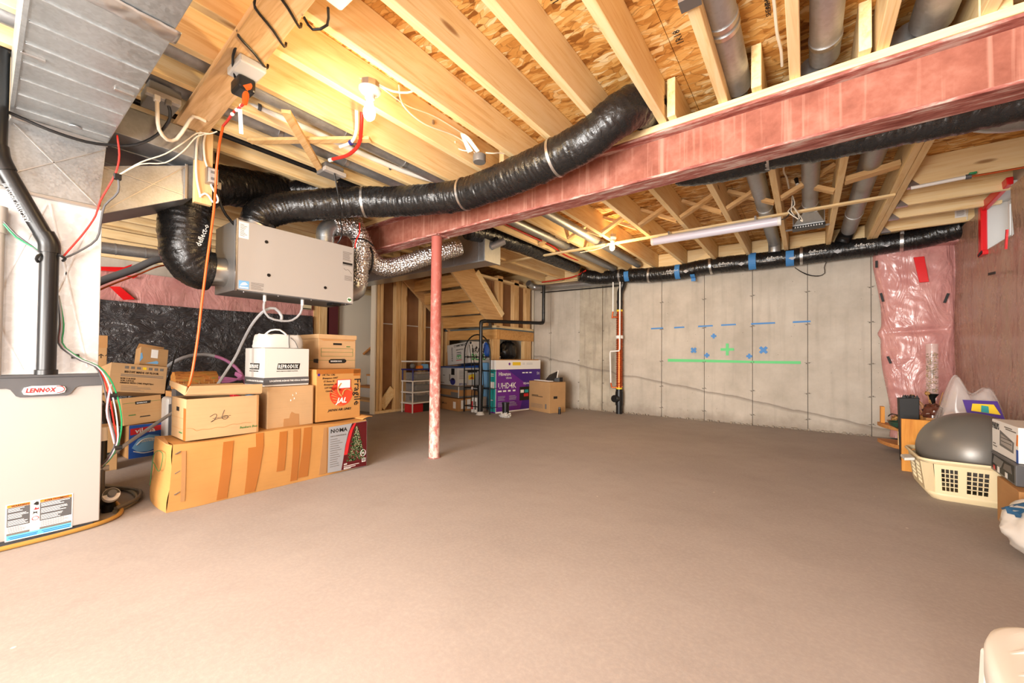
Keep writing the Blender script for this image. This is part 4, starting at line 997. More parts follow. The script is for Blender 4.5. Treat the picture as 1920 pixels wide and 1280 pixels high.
o, F, L_, R_, T_ = carton('plain_carton', 'plain brown taped box between file box and airline box', (-2.975, 1.345, .389), E90, .315, .28, .288, M_CARDP)
F.poly('tape_patch', [(.105, .0), (.215, .0), (.212, .085), (.185, .09), (.16, .105), (.15, .085), (.145, .06), (.108, .06)], M_PTAPE2)
F.polys('torn_fleck', [[(.15 + .012 * k + .004 * (k % 2), .18 + .012 * ((k * 3) % 5)), (.158 + .012 * k, .186 + .012 * ((k * 3) % 5)), (.152 + .012 * k, .197 + .012 * ((k * 3) % 5))] for k in range(4)], M_PAPER)
F.rect('tape_strip', .308, 0, .316, .288, M_PTAPE2)
o, F, L_, R_, T_ = carton('airline_carton', 'golden box with red crane emblem marked fragile on tree box right end', (-2.985, 1.715, .392), R(91), .375, .27, .40, M_CARDY)
F.rect('top_tape', .0, .365, .375, .40, M_PTAPE); F.rect('tape_patch', .31, .345, .375, .395, M_PTAPE)
cx_, cz_, rr = .205, .205, .098
F.poly('crane_disc', [(cx_ + rr * math.cos(R(a)), cz_ + rr * math.sin(R(a))) for a in range(-200, 151, 10)] + [(cx_ + .02, cz_ + .015), (cx_ - .03, cz_ + .06)], plain('crane_red', (222, 68, 36), .6), .001)
for k in range(6): F.poly('wing_feather', [(cx_ - .098 + .008 * k, cz_ + .05 - .026 * k), (cx_ - .05 + .012 * k, cz_ + .012 - .02 * k), (cx_ - .046 + .012 * k, cz_ + .008 - .02 * k), (cx_ - .104 + .010 * k, cz_ + .042 - .026 * k)], M_CARDY, .0018)
F.stroke('crane_neck', [(cx_ - .005, cz_ + .085), (cx_ - .03, cz_ + .045), (cx_ - .015, cz_ + .0), (cx_ + .005, cz_ - .02)], .006, M_CARDY, .0012)
F.stroke('crane_neck', [(cx_ + .085, cz_ + .02), (cx_ + .05, cz_ + .035), (cx_ + .02, cz_ + .02), (cx_ + .01, cz_ - .01)], .005, M_CARDY, .0012)
F.txt('JAL', .058, cx_ - .04, cz_ - .072, M_PAPER, bold=.003, shear=.3, lift=.0025)
F.txt('JAPAN AIR LINES', .026, .095, .072, M_INK, bold=.0008, shear=.3, lift=.0015)
F.rect('paper_slip', .165, .245, .285, .318, M_REDI, .0025); F.rect('paper_slip', .172, .25, .279, .313, M_PAPER, .0033)
F.txt('Fragile', .085, .318, .325, M_INK, bold=.0012, U=(0, 0, -1), W=(1, 0, 0), lift=.0018)
for k, s in enumerate(('OK Tor. CAL', 'Brampton ONT', '15 Stone St', 'Brampton, Ont', 'L6Y 5A3', 'Canada')): F.txt(s, .019, .04 + .006 * k, .352 - .025 * k, M_INK, bold=.0005, shear=.25, lift=.0018)
F.poly('round_mark', [(.018 + .010 * math.cos(a * .5), .36 + .010 * math.sin(a * .5)) for a in range(13)], M_PURPD, .002)

o, F, L_, R_, T_ = carton('office_carton', 'white printed office supply box stacked on the plain brown box', (-3.02, 1.335, .679), R(92), .315, .30, .27, M_WHITEP)
def repro(F, u, wd, s):
    F.rect('print_band', 0, .012, wd, .062, M_FURND); F.txt('LOCATIONS ACROSS THE GTA & ONTARIO', .017 * s, wd * .12, .032, M_PAPER, bold=.0006, lift=.002, sx=.82)
    F.poly('logo_block', [(u, .118), (u + .155 * s, .118), (u + .162 * s, .162), (u + .007 * s, .162)], M_INK)
    F.txt('REPRODUX', .040, u + .006, .126, M_PAPER, bold=.0012, shear=.15, lift=.0024, sx=.62 * s, space=1.12)
    F.txt("CITY'S ONLY DOCUMENT SOLUTION", .011, u - .004, .102, M_INK, lift=.001, sx=.8 * s)
repro(F, .085, .315, 1.0); repro(L_, .08, .30, .95)
L_.rect('tape_strip', .11, .06, .145, .27, M_GREYL)
T_.rect('top_flaps', .02, .02, .29, .28, M_FURND, .001)
hb = thing('clothes_bag', 'white zipped fabric bag with handle on the white office box', 'bag', (-3.16, 1.33, .951))
def bagf(u, v):
    a = u * 2 * math.pi; c, s_ = math.cos(a), math.sin(a)
    q = lambda t, e: math.copysign(abs(t) ** e, t)
    r1 = 1 - .10 * v ** 3
    return (-3.16 + .10 * q(s_, .5) * r1, 1.33 + .155 * q(c, .5) * r1 + .01 * noise.noise((c * 3, s_ * 3, v * 4)), .952 + .098 * v + .008 * noise.noise((c * 4, s_ * 4, 2)) * v)
b = MB(); b.grid(bagf, 48, 8); b.add([bagf(k / 48, 1) for k in range(48)], [tuple(range(48))]); b.build('bag_body', M_WHITEP, hb, smooth=True)
cable('handle', [(-3.06, 1.20, 1.045), (-3.05, 1.23, 1.075), (-3.05, 1.29, 1.082), (-3.06, 1.34, 1.05)], .006, M_WHITE, hb)
cable('zip', [(-3.06, 1.36, 1.055), (-3.05, 1.355, 1.0), (-3.052, 1.36, .955)], .0025, M_INK, hb); cable('zip', [(-3.06, 1.37, 1.03), (-3.05, 1.40, 1.0), (-3.052, 1.42, .955)], .002, M_INK, hb)
o, F, L_, R_, T_ = carton('file_carton', 'closed brown file box with green lines behind airline box', (-3.30, 1.775, .392), R(88), .35, .42, .40, M_CARDP)
o2, F, L_, R_, T_ = carton('file_carton', 'brown file box with black oval print, topmost behind the airline box', (-3.15, 1.79, .793), R(88), .32, .38, .275, M_CARDP)
MB().box((-.166, -.006, .245), (.166, .386, .281)).build('lid', M_CARDP, o2, bevel=.002)
F.poly('lid_cut', [(.0, .245), (.04, .228), (.30, .232), (.32, .245)], M_CARDB, .002)
F.rect('hand_hole', .12, .195, .195, .212, M_INK, .001)
F.lines('green_line', [(.02, .295, .165), (.02, .295, .135), (.02, .295, .10), (.0, .32, .068)], M_GREENI, .0025)
F.rect('green_line', .02, .10, .0225, .165, M_GREENI); F.rect('green_line', .293, .10, .2955, .165, M_GREENI); F.rect('green_print', .235, .180, .27, .188, M_GREENI)
F.poly('oval_print', [(.085, .05), (.10, .042), (.22, .045), (.235, .056), (.235, .07), (.22, .08), (.10, .078), (.085, .068)], M_INK, .0015); F.txt('BANKERS BOX', .017, .10, .055, M_PAPER, bold=.0005, lift=.0025, sx=.85)
L_.poly('oval_print', [(.30, .05), (.38, .045), (.38, .08), (.30, .078)], M_INK, .0015); L_.lines('green_line', [(.1, .38, .065)], M_GREENI, .0025)

# --- jumble by the black sheet, left
o, F, L_, R_, T_ = carton('mop_carton', 'blue and red cleaning product box on floor behind tree box', (-4.66, .91, 0), R(94), .27, .24, .285, M_CARDB)
F.rect('blue_front', 0, 0, .27, .285, M_BLUE); F.poly('red_band', [(.008, .20), (.262, .225), (.262, .268), (.008, .255)], M_REDI, .0016)
F.txt('vileda', .058, .04, .214, M_PAPER, bold=.002, lift=.0025, sx=1.0); F.poly('swirl', [(.02, .09), (.06, .16), (.13, .19), (.20, .175), (.245, .12), (.20, .07), (.13, .045), (.06, .05)], M_LBLUE, .0018)
F.stroke('swirl', [(.03, .06), (.10, .035), (.18, .045), (.25, .075)], .004, M_PAPER, .002); F.stroke('swirl', [(.05, .11), (.09, .15), (.15, .155), (.20, .13)], .005, M_PAPER, .002)
F.txt('EASYWRING', .026, .08, .13, M_WHITE, bold=.0008, shear=.2, lift=.0028, sx=.8); F.poly('mop_picture', [(.19, .08), (.235, .085), (.225, .15), (.21, .155)], M_INK, .0025); F.rect('orange_corner', .19, .008, .25, .045, M_ORI, .002)
o, F, L_, R_, T_ = carton('file_carton', 'leaning brown file box standing on the blue and red box', (-4.68, .875, .292), 0, .27, .28, .235, M_CARD, rot=(R(-8), R(-3), R(95)))
F.lines('green_line', [(.01, .10, .185), (.185, .265, .185)], M_GREENI, .003); F.poly('oval_print', [(.09, .17), (.19, .17), (.195, .195), (.09, .195)], M_INK, .0015); F.txt('BANKERS BOX', .013, .1, .177, M_PAPER, bold=.0004, lift=.0025, sx=.8)
F.lines('fold_line', [(.01, .26, .15), (.01, .26, .12), (.01, .26, .09)], M_CARDB, .002); F.rect('green_print', .04, .078, .085, .086, M_GREENI, .002); F.poly('hand_hole', [(.11, .055), (.185, .055), (.18, .064), (.115, .064)], M_INK, .001)
o, F, L_, R_, T_ = carton('biscuit_carton', 'tilted brown biscuit box with black print above leaning file box', (-4.72, .835, .56), 0, .385, .26, .25, M_CARDP, rot=(R(-10), R(7), R(95)))
F.txt('BISCUIT MADE OF FLOUR', .026, .09, .168, M_INK, bold=.0009, lift=.0015, sx=.78)
F.lines('small_print', [(.07, .36, .150), (.07, .36, .138)], M_INKG, .006, .001)
for k, s in enumerate(('N.W. 5.16 KGS', 'G.W. 5.8 KGS', 'HANDLE WITH CARE 430gX12pcs')): F.txt(s, .019, .07, .112 - .019 * k, M_INK, bold=.0005, lift=.0015, sx=.8)
F.lines('small_print', [(.08, .08 + random.uniform(.10, .22), .012 + .010 * k) for k in range(5)], M_INKG, .003, .001)
for k in range(7): F.poly('pictogram', [(.09 + .04 * k, .205), (.115 + .04 * k, .205), (.115 + .04 * k, .228), (.09 + .04 * k, .228)], M_INKG if k not in (3,) else M_YEL, .001)
o, F, L_, R_, T_ = carton('small_open_carton', 'small open box with blue marks leaning above the biscuit box', (-4.86, .965, .795), 0, .20, .12, .165, M_CARD, rot=(R(-14), R(8), R(96)), open_=True)
F.rect('paper_label', .075, .07, .125, .15, M_PAPER); F.poly('blue_print', [(.04, .012), (.12, .045), (.135, .035), (.13, .015)], M_LBLUE); F.poly('blue_print', [(0, .02), (.02, .06), (.01, .11), (0, .10)], M_LBLUE)
MB().hexa([(-.10, .115, .165), (.10, .115, .165), (.10, .12, .165), (-.10, .12, .165), (-.085, .105, .225), (.10, .10, .215), (.10, .105, .215), (-.085, .11, .225)]).build('top_flap', M_CARDB, o)
o, F, L_, R_, T_ = carton('arrow_carton', 'narrow tan box with up arrows behind furnace corner', (-5.0, .60, 0), R(92), .16, .2, 1.06, M_CARD)
F.txt('↑↑', .05, .10, .86, M_INK, bold=.001); F.rect('flap_shade', 0, .95, .16, 1.06, M_CARDB, .001)
o, F, L_, R_, T_ = carton('tan_carton', 'small tan box on floor behind furnace wiring', (-4.3, .60, 0), R(90), .11, .2, .34, M_CARD)
MB().box((-.05, -.004, .12), (.02, .0, .14)).build('label_bar', M_INK, o)
# items among them
ap = thing('air_purifier', 'rounded silver appliance beside leaning file box', 'appliance', (-4.55, 1.04, 0))
MB().box((-4.68, .985, .0), (-4.50, 1.09, .52)).build('housing', M_GREYL, ap, bevel=.03, seg=4)
MB().box((-4.505, 1.0, .06), (-4.495, 1.075, .46)).build('front_grille', M_FURND, ap, bevel=.01)
wc = thing('wicker_roll', 'rolled orange-brown wicker mat behind the open file box', 'mat', (-4.6, 1.22, .5))
def wk(i, k, sd, a): return 1 + .05 * math.sin(a * 9 + sd * 60) + .04 * noise.noise((sd * 30, a * 5, 1))
wm = Mat('wicker', rough=.7); wn_ = wm.noise(wm.coord((60, 4, 60), False), 1.5, 3); wm.col(wm.ramp(wn_, [(.3, srgb(96, 52, 24)), (.5, srgb(190, 116, 48)), (.7, srgb(120, 128, 60))]))
MB().sweep([(-4.6, 1.05 + .04 * k, .655) for k in range(9)], .085, 32, True, wk).build('roll', wm.m, wc, smooth=True)
for k in range(8): MB().lathe([(.083, -.003), (.086, 0), (.083, .003)], (-4.6, 1.07 + .038 * k, .650), 24, (0, 1, 0)).build('binding_twine', M_CARDB, wc, smooth=True)
MB().box((-4.74, 1.03, 0), (-4.44, 1.40, .565)).build('mat_stand', M_CARDB, wc)
ho = thing('hoop', 'grey and pink fitness hoop leaning against black sheet', 'hoop', (-5.2, 1.45, .4))
hp = [(-5.22 - .06 * math.sin(t), 1.45 + .42 * math.cos(t), .459 + .44 * math.sin(t)) for t in [k * math.pi / 24 for k in range(-12, 37)]]
MB().sweep(hp[22:], .018, 12).build('grey_half', M_GREYC, ho, smooth=True); MB().sweep(hp[:23], .018, 12).build('pink_half', plain('hoop_pink', (200, 128, 170), .4), ho, smooth=True)
for k in range(14, 38, 2): MB().cyl(V(hp[k]) - V((0, 0, .014)), V(hp[k]) + V((.006, 0, -.026)), .006, n=8).build('knob', M_FURND, ho)
for k in range(3): cable('pink_rope', [(-5.15, 1.50, .62 + .02 * k), (-5.12, 1.65, .60 + .02 * k), (-5.13, 1.78, .66 - .02 * k), (-5.16, 1.72, .70 - .01 * k)], .012, plain('rope_pink', (196, 120, 168), .6), ho)
dk = thing('dark_crate', 'dark box beside wicker roll behind file box', 'box', (-4.5, 1.06, .0)); MB().box((-4.42, 1.0, .0), (-4.30, 1.06, .60)).build('crate', M_FURND, dk, bevel=.004)
ub = thing('umbrella', 'folded black umbrella tip beside small open box', 'umbrella', (-5.0, 1.1, .9)); MB().cyl((-4.95, 1.06, .50), (-5.02, 1.18, .99), .012, .004, 8).build('shaft', M_BLACK, ub, smooth=True); MB().cyl((-4.94, 1.04, .0), (-4.95, 1.06, .52), .028, .018, 10).build('canopy', M_BLACK, ub, smooth=True)
pb = thing('black_garbage_bag', 'shiny black bag on floor behind furnace wiring', 'bag', (-4.75, .58, 0))
def blob(c, rx, ry, rz_, seed, wr=.18, nu=40, nv=22, fl=True, fr=3.0):
    def f(u, v):
        a = 2 * math.pi * u; e = math.pi * (v - .5)
        d = V((math.cos(e) * math.cos(a), math.cos(e) * math.sin(a), math.sin(e)))
        k = 1 + wr * noise.noise(d * fr + V((seed, 0, 0))) + wr * .5 * abs(noise.noise(d * fr * 2.4 + V((0, seed, 0))))
        p = V((c[0] + d.x * rx * k, c[1] + d.y * ry * k, c[2] + d.z * rz_ * k))
        if fl: p.z = max(p.z, fl if fl is not True else .002)
        return tuple(p)
    return MB().grid(f, nu, nv)
blob((-4.78, .60, .24), .14, .10, .26, 3.3).build('bag_body', M_BPOLY, pb, smooth=True)

# --- furnace-side plumbing
pu = thing('condensate_pump', 'small black pump with white band on floor beside furnace', 'pump', (-3.2, .44, 0))
MB().cyl((-3.25, .455, .03), (-3.12, .455, .115), .035, n=20).build('motor', M_BLACK, pu, smooth=True)
MB().cyl((-3.145, .455, .098), (-3.12, .455, .115), .0365, n=20).build('band', M_WHITE, pu, smooth=True)
MB().cyl((-3.20, .455, 0), (-3.20, .455, .05), .03, n=14).build('foot', M_BLACK, pu, smooth=True)
MB().cyl((-3.12, .455, .112), (-3.09, .455, .13), .018, n=12).build('nozzle', M_FURND, pu, smooth=True)
hs = thing('drain_hose', 'amber drain hose curling along floor around furnace base', 'hose', (-3.0, .3, 0))
cable('amber_hose', [(-2.93, -.3, .012), (-2.925, .05, .012), (-2.935, .25, .012), (-2.975, .40, .012), (-3.05, .475, .012), (-3.16, .50, .014), (-3.25, .49, .03)], .011, plain('amber_hose', (176, 132, 62), .35), hs, 10)
cable('grey_hose', [(-3.12, .47, .013), (-3.22, .56, .013), (-3.34, .60, .013), (-3.52, .60, .013), (-3.68, .56, .013), (-3.82, .50, .013)], .013, plain('murky_hose', (120, 112, 92), .35), hs, 10)
cable('grey_hose', [(-3.10, .47, .036), (-3.20, .57, .036), (-3.33, .615, .036), (-3.48, .61, .03), (-3.7, .50, .03)], .010, plain('dark_hose', (88, 82, 72), .35), hs, 10)
ft = thing('drain_trap', 'white-capped black drain trap on furnace side', 'pipe', (-3.25, .42, .1))
MB().cyl((-3.25, .43, .27), (-3.25, .43, .40), .022, n=16).build('trap_body', M_BLACK, ft, smooth=True); MB().cyl((-3.25, .43, .40), (-3.25, .43, .475), .024, .02, 16).build('white_cap', M_WHITE, ft, smooth=True)
MB().cyl((-3.25, .43, .02), (-3.25, .43, .27), .016, n=12).build('pipe', M_FURND, ft, smooth=True); MB().cyl((-3.25, .37, .24), (-3.25, .46, .24), .016, n=12).build('tee', M_GREYC, ft, smooth=True)

# ------------------------------------------------------------------ storage under the stairs
su = thing('shelf_unit', 'white and navy plastic shelf unit with clear drawers left of red post', 'shelf', (-5.13, 4.37, 0))
SX0, SX1, SY0, SY1 = -5.27, -5.0, 4.09, 4.66
zs = [.165, .335, .515, .70, .83]
for k, z in enumerate(zs):
    MB().box((SX0, SY0 - .01, z - .022), (SX1 + .012, SY1 + .01, z)).build('shelf_board', M_NAVY if k == 3 else M_WHITE, su, bevel=.005)
for k, z0 in enumerate([0.0] + zs[:3]):
    for x in (SX0 + .015, SX1): 
        for y in (SY0 + .01, SY1 - .01):
            MB().cyl((x, y, z0), (x, y, zs[k] - .022), .011, n=10).build('leg', M_NAVY if k == 3 else M_WHITE, su, smooth=True)
for z0, z1, m in ((.17, .29, M_BLACK), (.34, .47, M_FURND), (.52, .64, M_FURND)):
    b = MB(); b.box((SX0 + .03, SY0 + .06, z0), (SX1 - .002, SY1 - .06, z1)); o = b.build('drawer', M_CLEARBOX, su, bevel=.008)
    MB().box((SX1 - .006, SY0 + .05, z1), (SX1 + .006, SY1 - .05, z1 + .014)).build('drawer_rim', M_CLEARBOX, su, bevel=.003)
    MB().box((SX0 + .06, SY0 + .10, z0 + .01), (SX1 - .03, SY1 - .12, z1 - .03)).build('drawer_contents', m, su, bevel=.02)
for nm, lab, y0, m, sz in (('paperback_stack', 'orange covered booklet on the navy shelf', 4.24, M_ORI, .05), ('paperback_stack', 'light blue booklet standing on the navy shelf', 4.36, M_LBLUE, .075)):
    t = thing(nm, lab, 'book', (-5.05, y0, .70)); MB().hexa([(-5.10, y0, .702), (-5.03, y0, .702), (-5.03, y0 + .09, .702), (-5.10, y0 + .09, .702), (-5.12, y0 + .01, .70 + sz), (-5.05, y0 + .01, .70 + sz), (-5.05, y0 + .10, .70 + sz), (-5.12, y0 + .10, .70 + sz)]).build('booklet', m, t, bevel=.002)
t = thing('grey_pouch', 'small grey pouch at left end of navy shelf', 'pouch', (-5.1, 4.17, .70)); blob((-5.1, 4.17, .745), .04, .04, .045, 5, .1, 20, 12, .702).build('pouch', M_GREYD, t, smooth=True)
t = thing('red_carton', 'red box on floor under the plastic shelf unit', 'box', (-5.1, 4.25, 0)); MB().box((-5.22, 4.12, 0), (-5.03, 4.34, .138)).build('carton', M_REDI, t, bevel=.003)
t = thing('dark_carton', 'dark green box on floor under the plastic shelf unit', 'box', (-5.1, 4.46, 0)); MB().box((-5.22, 4.35, 0), (-5.04, 4.50, .135)).build('carton', plain('dark_green_card', (22, 40, 34), .5), t, bevel=.003)
t = thing('red_white_carton', 'red box with white foot right of the shelf unit under stairs', 'box', (-5.1, 4.6, 0)); MB().box((-5.22, 4.52, .06), (-5.02, 4.635, .138)).build('carton', M_REDI, t, bevel=.003); MB().box((-5.22, 4.52, 0), (-5.02, 4.635, .059)).build('white_foot', M_WHITE, t, bevel=.003)

RS = R(-12)
o, F, L_, R_, T_ = carton('slogan_carton', 'white box printed with slogans, top of the pile under stairs', (-4.86, 4.98, .775), 0, .70, .44, .36, M_WHITEP, rot=(0, R(-5), RS))
F.txt('COMMITMENT', .058, .22, .30, M_INK, bold=.0015); F.txt('PASSION', .062, .18, .06, M_INK, bold=.0015, U=(0, 0, 1), W=(-1, 0, 0)); F.txt('INNOVATION', .034, .29, .235, M_INK, bold=.001); F.txt('INTEGRITY', .04, .56, .07, M_INKG, U=(0, 0, 1), W=(-1, 0, 0))
F.rect('logo_block', .30, .16, .44, .205, M_INK); F.rect('logo_block', .30, .085, .44, .15, plain('bright_green_print', (20, 150, 60), .5)); F.txt('BRAND', .04, .305, .168, M_PAPER, bold=.002, lift=.002); F.txt('BLAD', .06, .31, .093, M_PAPER, bold=.002, lift=.002, sx=.85); F.lines('small_print', [(.28, .46, .06)], M_REDI, .01)
R_.txt('BRAND', .11, .04, .17, M_INK, bold=.003, sx=.9); R_.txt('BLAD', .15, .03, .045, plain('bright_green_print', (20, 150, 60), .5), bold=.004, sx=.9); R_.rect('print_bar', .30, .27, .40, .31, M_INK)
o, F, L_, R_, T_ = carton('printer_carton', 'white printer box with pictures in middle of under-stair pile', (-5.0, 4.86, .41), RS, .62, .46, .30, M_WHITEP)
MB().hexa([(-.33, -.04, .303), (.30, -.05, .303), (.30, .44, .303), (-.33, .44, .303), (-.33, -.04, .308), (.30, -.05, .308), (.30, .44, .345), (-.33, .44, .345)]).build('blue_lid', M_BLUE, o)
F.rect('print_block', .42, .18, .52, .29, M_INK, .001); F.rect('print_block', .36, .07, .39, .19, M_INKG, .001); F.lines('small_print', [(.08, .20, .03), (.15, .22, .16)], M_INKG, .012)
F.poly('round_picture', [(.47 + .08 * math.cos(a * .4), .07 + .06 * math.sin(a * .4)) for a in range(16)], M_NAVY, .0015); F.rect('print_block', .44, .09, .52, .12, M_INK, .002)
R_.lines('small_print', [(.03, .15, .12 + .025 * k) for k in range(6)], M_INKG, .007); R_.rect('print_block', .20, .22, .40, .27, M_INK, .001); R_.poly('picture', [(.22, .10), (.36, .10), (.37, .18), (.30, .20), (.22, .17)], M_YEL, .0015); R_.poly('picture', [(.24, .12), (.33, .11), (.30, .15)], M_REDI, .002); R_.txt('EPSON', .05, .03, .01, M_NAVY, bold=.002)
o, F, L_, R_, T_ = carton('storage_bin', 'brown box under clear grey-banded lid beneath printer box', (-4.95, 4.82, .215), RS, .66, .50, .19, M_CARDB)
F.rect('grey_band', 0, .13, .66, .19, M_GREYD); F.rect('grey_band', 0, .0, .66, .03, M_GREYD); R_.rect('grey_band', 0, .13, .5, .19, M_GREYD); F.rect('label', .02, .05, .1, .1, M_INK); R_.rect('grey_band', 0, .0, .5, .03, M_GREYD); F.rect('grey_patch', .42, .03, .66, .09, M_GREYD)
MB().box((.325, -.006, .0), (.335, .004, .19)).build('white_edge', M_WHITE, o)
o, F, L_, R_, T_ = carton('brown_carton', 'wide brown box at bottom of under-stair pile', (-4.92, 4.78, 0), RS, .68, .50, .205, M_CARDB)
F.txt('AMPLICA', .045, .16, .09, M_INK, bold=.001, sx=.9); F.rect('paper_label', .52, .04, .60, .15, M_PAPER); R_.rect('paper_label', .05, .04, .14, .18, M_PAPER); R_.rect('paper_label', .17, .03, .24, .19, M_PAPER)
for k, (s, lab) in enumerate(((.05, 'slim white binder with red print beside brown bottom box'), (.12, 'white binder nearest the black rack leg beside brown box'))):
    t = thing('binder', lab, 'binder', (-4.42 + s, 4.83, 0)); MB().box((-4.44 + s, 4.80, 0), (-4.395 + s, 5.05, .24)).build('cover', M_WHITE, t, bevel=.003); MB().box((-4.435 + s, 4.798, .05), (-4.40 + s, 4.7995, .18)).build('spine_print', M_REDI if k == 0 else M_INKG, t)
t = thing('brown_carton', 'plain brown box leaning behind the white slogan box', 'box', (-5.2, 5.12, .7)); MB().box((-5.30, 5.10, 0), (-5.0, 5.19, .98)).build('carton', M_CARDB, t, bevel=.003)
# arched rack
rk = thing('plant_rack', 'black arched wrought iron rack standing before under-stair boxes', 'rack', (-4.27, 4.80, 0))
x0, x1, ry = -4.53, -3.98, 4.78
arch = [(x0, ry, 0), (x0, ry, .5), (x0, ry, .97)] + [((x0 + x1) / 2 - .275 * math.cos(t), ry, .97 + .29 * math.sin(t)) for t in [k * math.pi / 14 for k in range(1, 14)]] + [(x1, ry, .97), (x1, ry, .5), (x1, ry, 0)]
MB().sweep(arch, .011, 8).build('arched_frame', M_BLACKM, rk, smooth=True)
for x in (x0, x1): MB().cyl((x, ry + .25, 0), (x, ry + .25, .9), .009, n=8).build('rear_leg', M_BLACKM, rk)
for z in (.10, .40, .68, .90):
    MB().cyl((x0, ry, z), (x1, ry, z), .008, n=8).build('shelf_bar', M_BLACKM, rk)
    if z < .8:
        for dx in (0, .11, .22, .33, .44, .55): MB().cyl((x0 + dx, ry, z), (x0 + dx, ry + .25, z), .005, n=6).build('shelf_wire', M_BLACKM, rk)
for sx in (.16, .22, .33, .40): cable('scroll', [(x0 + sx, ry - .004, .12), (x0 + sx + .02, ry - .004, .5), (x0 + sx - .01, ry - .004, .85), (x0 + sx + (.05 if sx > .3 else -.05), ry - .004, 1.10)], .006, M_BLACKM, rk)
for sx, z in ((.08, .90), (.14, 1.13), (.27, .90), (.40, 1.13), (.47, .90), (.27, 1.05)): MB().lathe([(0, -.02), (.022, 0), (0, .02)], (x0 + sx, ry - .008, z), 8, (0, 1, 0)).build('leaf_ornament', M_BLACKM, rk)
# black vertical drain in front, with cleanout, cap stub and small black box
bp = thing('waste_pipe', 'thin black pipe rising beside arched rack and turning to wall', 'pipe', (-4.09, 4.68, 0))
MB().cyl((-4.09, 4.68, .40), (-4.09, 4.68, 1.42), .028, n=18).build('riser_pipe', M_BLACK, bp, smooth=True)
cable('pipe_bend', [(-4.09, 4.68, 1.40), (-4.088, 4.69, 1.452), (-4.06, 4.75, 1.468)], .031, M_BLACK, bp, 16, .01)
MB().sweep([(-4.07, 4.73, 1.467), (-3.70, 5.85, 1.50)], .028, 18).build('level_pipe', M_BLACK, bp, smooth=True)
cable('pipe_bend', [(-3.715, 5.80, 1.498), (-3.695, 5.86, 1.51), (-3.69, 5.875, 1.56)], .031, M_BLACK, bp, 16, .01)
MB().cyl((-3.69, 5.875, 1.53), (-3.69, 5.875, 2.16), .028, n=18).build('riser_pipe', M_BLACK, bp, smooth=True)
MB().cyl((-4.09, 4.68, .03), (-4.09, 4.68, .42), .042, n=18).build('lower_pipe', M_BLACK, bp, smooth=True)
MB().cyl((-4.09, 4.68, .36), (-4.09, 4.68, .46), .05, n=18).build('coupling', M_BLACK, bp, smooth=True)
MB().cyl((-4.09, 4.70, .40), (-4.19, 4.62, .41), .036, n=16).build('cleanout', M_BLACK, bp, smooth=True); MB().cyl((-4.19, 4.62, .41), (-4.21, 4.605, .412), .026, n=12).build('white_cap', M_GREYL, bp, smooth=True)
MB().lathe([(.07, 0), (.06, .02), (.044, .05), (.043, .05), (.043, 0)], (-4.09, 4.68, 0), 18).build('plaster_ring', M_WHITEP, bp, smooth=True)
cs = thing('floor_cleanout', 'short black pipe stub with mortar crust in front of television box', 'pipe', (-3.62, 4.72, 0))
MB().cyl((-3.62, 4.72, 0), (-3.62, 4.72, .20), .052, n=20).build('stub', M_BLACK, cs, smooth=True); MB().cyl((-3.62, 4.72, .20), (-3.62, 4.72, .225), .058, n=20).build('cap', M_BLACK, cs, smooth=True)
blob((-3.62, 4.72, .03), .075, .075, .05, 2, .5).build('mortar_crust', M_WHITEP, cs, smooth=True)
t = thing('small_black_bottle', 'small black bottle on floor beside cardboard box by wall', 'bottle', (-3.17, 5.55, 0)); MB().cyl((-3.17, 5.55, 0), (-3.17, 5.55, .085), .022, n=12).build('bottle', M_BLACK, t, smooth=True); MB().cyl((-3.17, 5.55, .085), (-3.17, 5.55, .11), .018, n=12).build('cap', M_FURND, t, smooth=True)
# television carton
tvr = math.atan2(6.0 - 4.96, -3.78 + 3.96)
o, F, L_, R_, T_ = carton('television_carton', 'purple and white television box leaning before stair landing', (-3.90, 5.42, 0), tvr, 1.00, .16, .855, M_PURP)
F.rect('white_band', 0, .70, 1.055, .855, M_PAPER); F.rect('teal_none', 0, 0, .01, .70, M_PAPER); F.poly('deep_purple', [(.55, .02), (1.05, .02), (1.05, .70), (.25, .70), (.7, .45)], M_PURPD, .0016)
F.rect('bottom_edge', 0, 0, 1.055, .022, M_PAPER, .002)
F.txt('Hisense', .085, .06, .60, M_PAPER, bold=.002, lift=.0026); F.txt('VIDAA', .045, .22, .545, M_PAPER, lift=.0026); F.txt('UHD4K', .135, .05, .39, M_PAPER, bold=.001, lift=.0026, sx=.9)
for k, wd in enumerate((.08, .07, .06, .06)): F.rect('badge', .05 + .11 * k, .335, .05 + .11 * k + wd, .362, M_PAPER, .0022)
F.lines('small_print', [(u0, u0 + random.uniform(.12, .19), .10 + .02 * k) for u0 in (.05, .30) for k in range(9) if k != 4], M_GREYC, .006, .0022)
F.rect('screen_picture', .54, .17, .95, .40, M_INK, .0025); F.rect('screen_tile', .56, .30, .64, .35, M_PAPER, .0032); F.rect('screen_tile', .66, .30, .75, .35, M_TEAL, .0032); F.rect('screen_tile', .64, .235, .75, .285, M_REDI, .0032); F.rect('screen_tile', .78, .25, .87, .29, M_PAPER, .0032)
F.txt('50', .07, .96, .60, M_PAPER, lift=.0026); F.lines('badge', [(.60, .66, .63), (.68, .74, .63), (.77, .83, .63)], M_PAPER, .02, .0026); F.txt('VIDAA', .05, .62, .44, M_PAPER, bold=.001, lift=.0035)
F.rect('gold_label', .37, .765, .56, .82, M_YEL, .002); F.txt('TCL 50', .04, .385, .777, M_INK, bold=.001, lift=.003, sx=.9) if False else None
F.poly('round_mark', [(.30 + .022 * math.cos(a * .5), .79 + .022 * math.sin(a * .5)) for a in range(13)], M_PURP, .002); F.lines('small_print', [(.6, .66, .80), (.6, .66, .78), (.7, .85, .80), (.7, .85, .78)], M_GREYC, .006, .002)
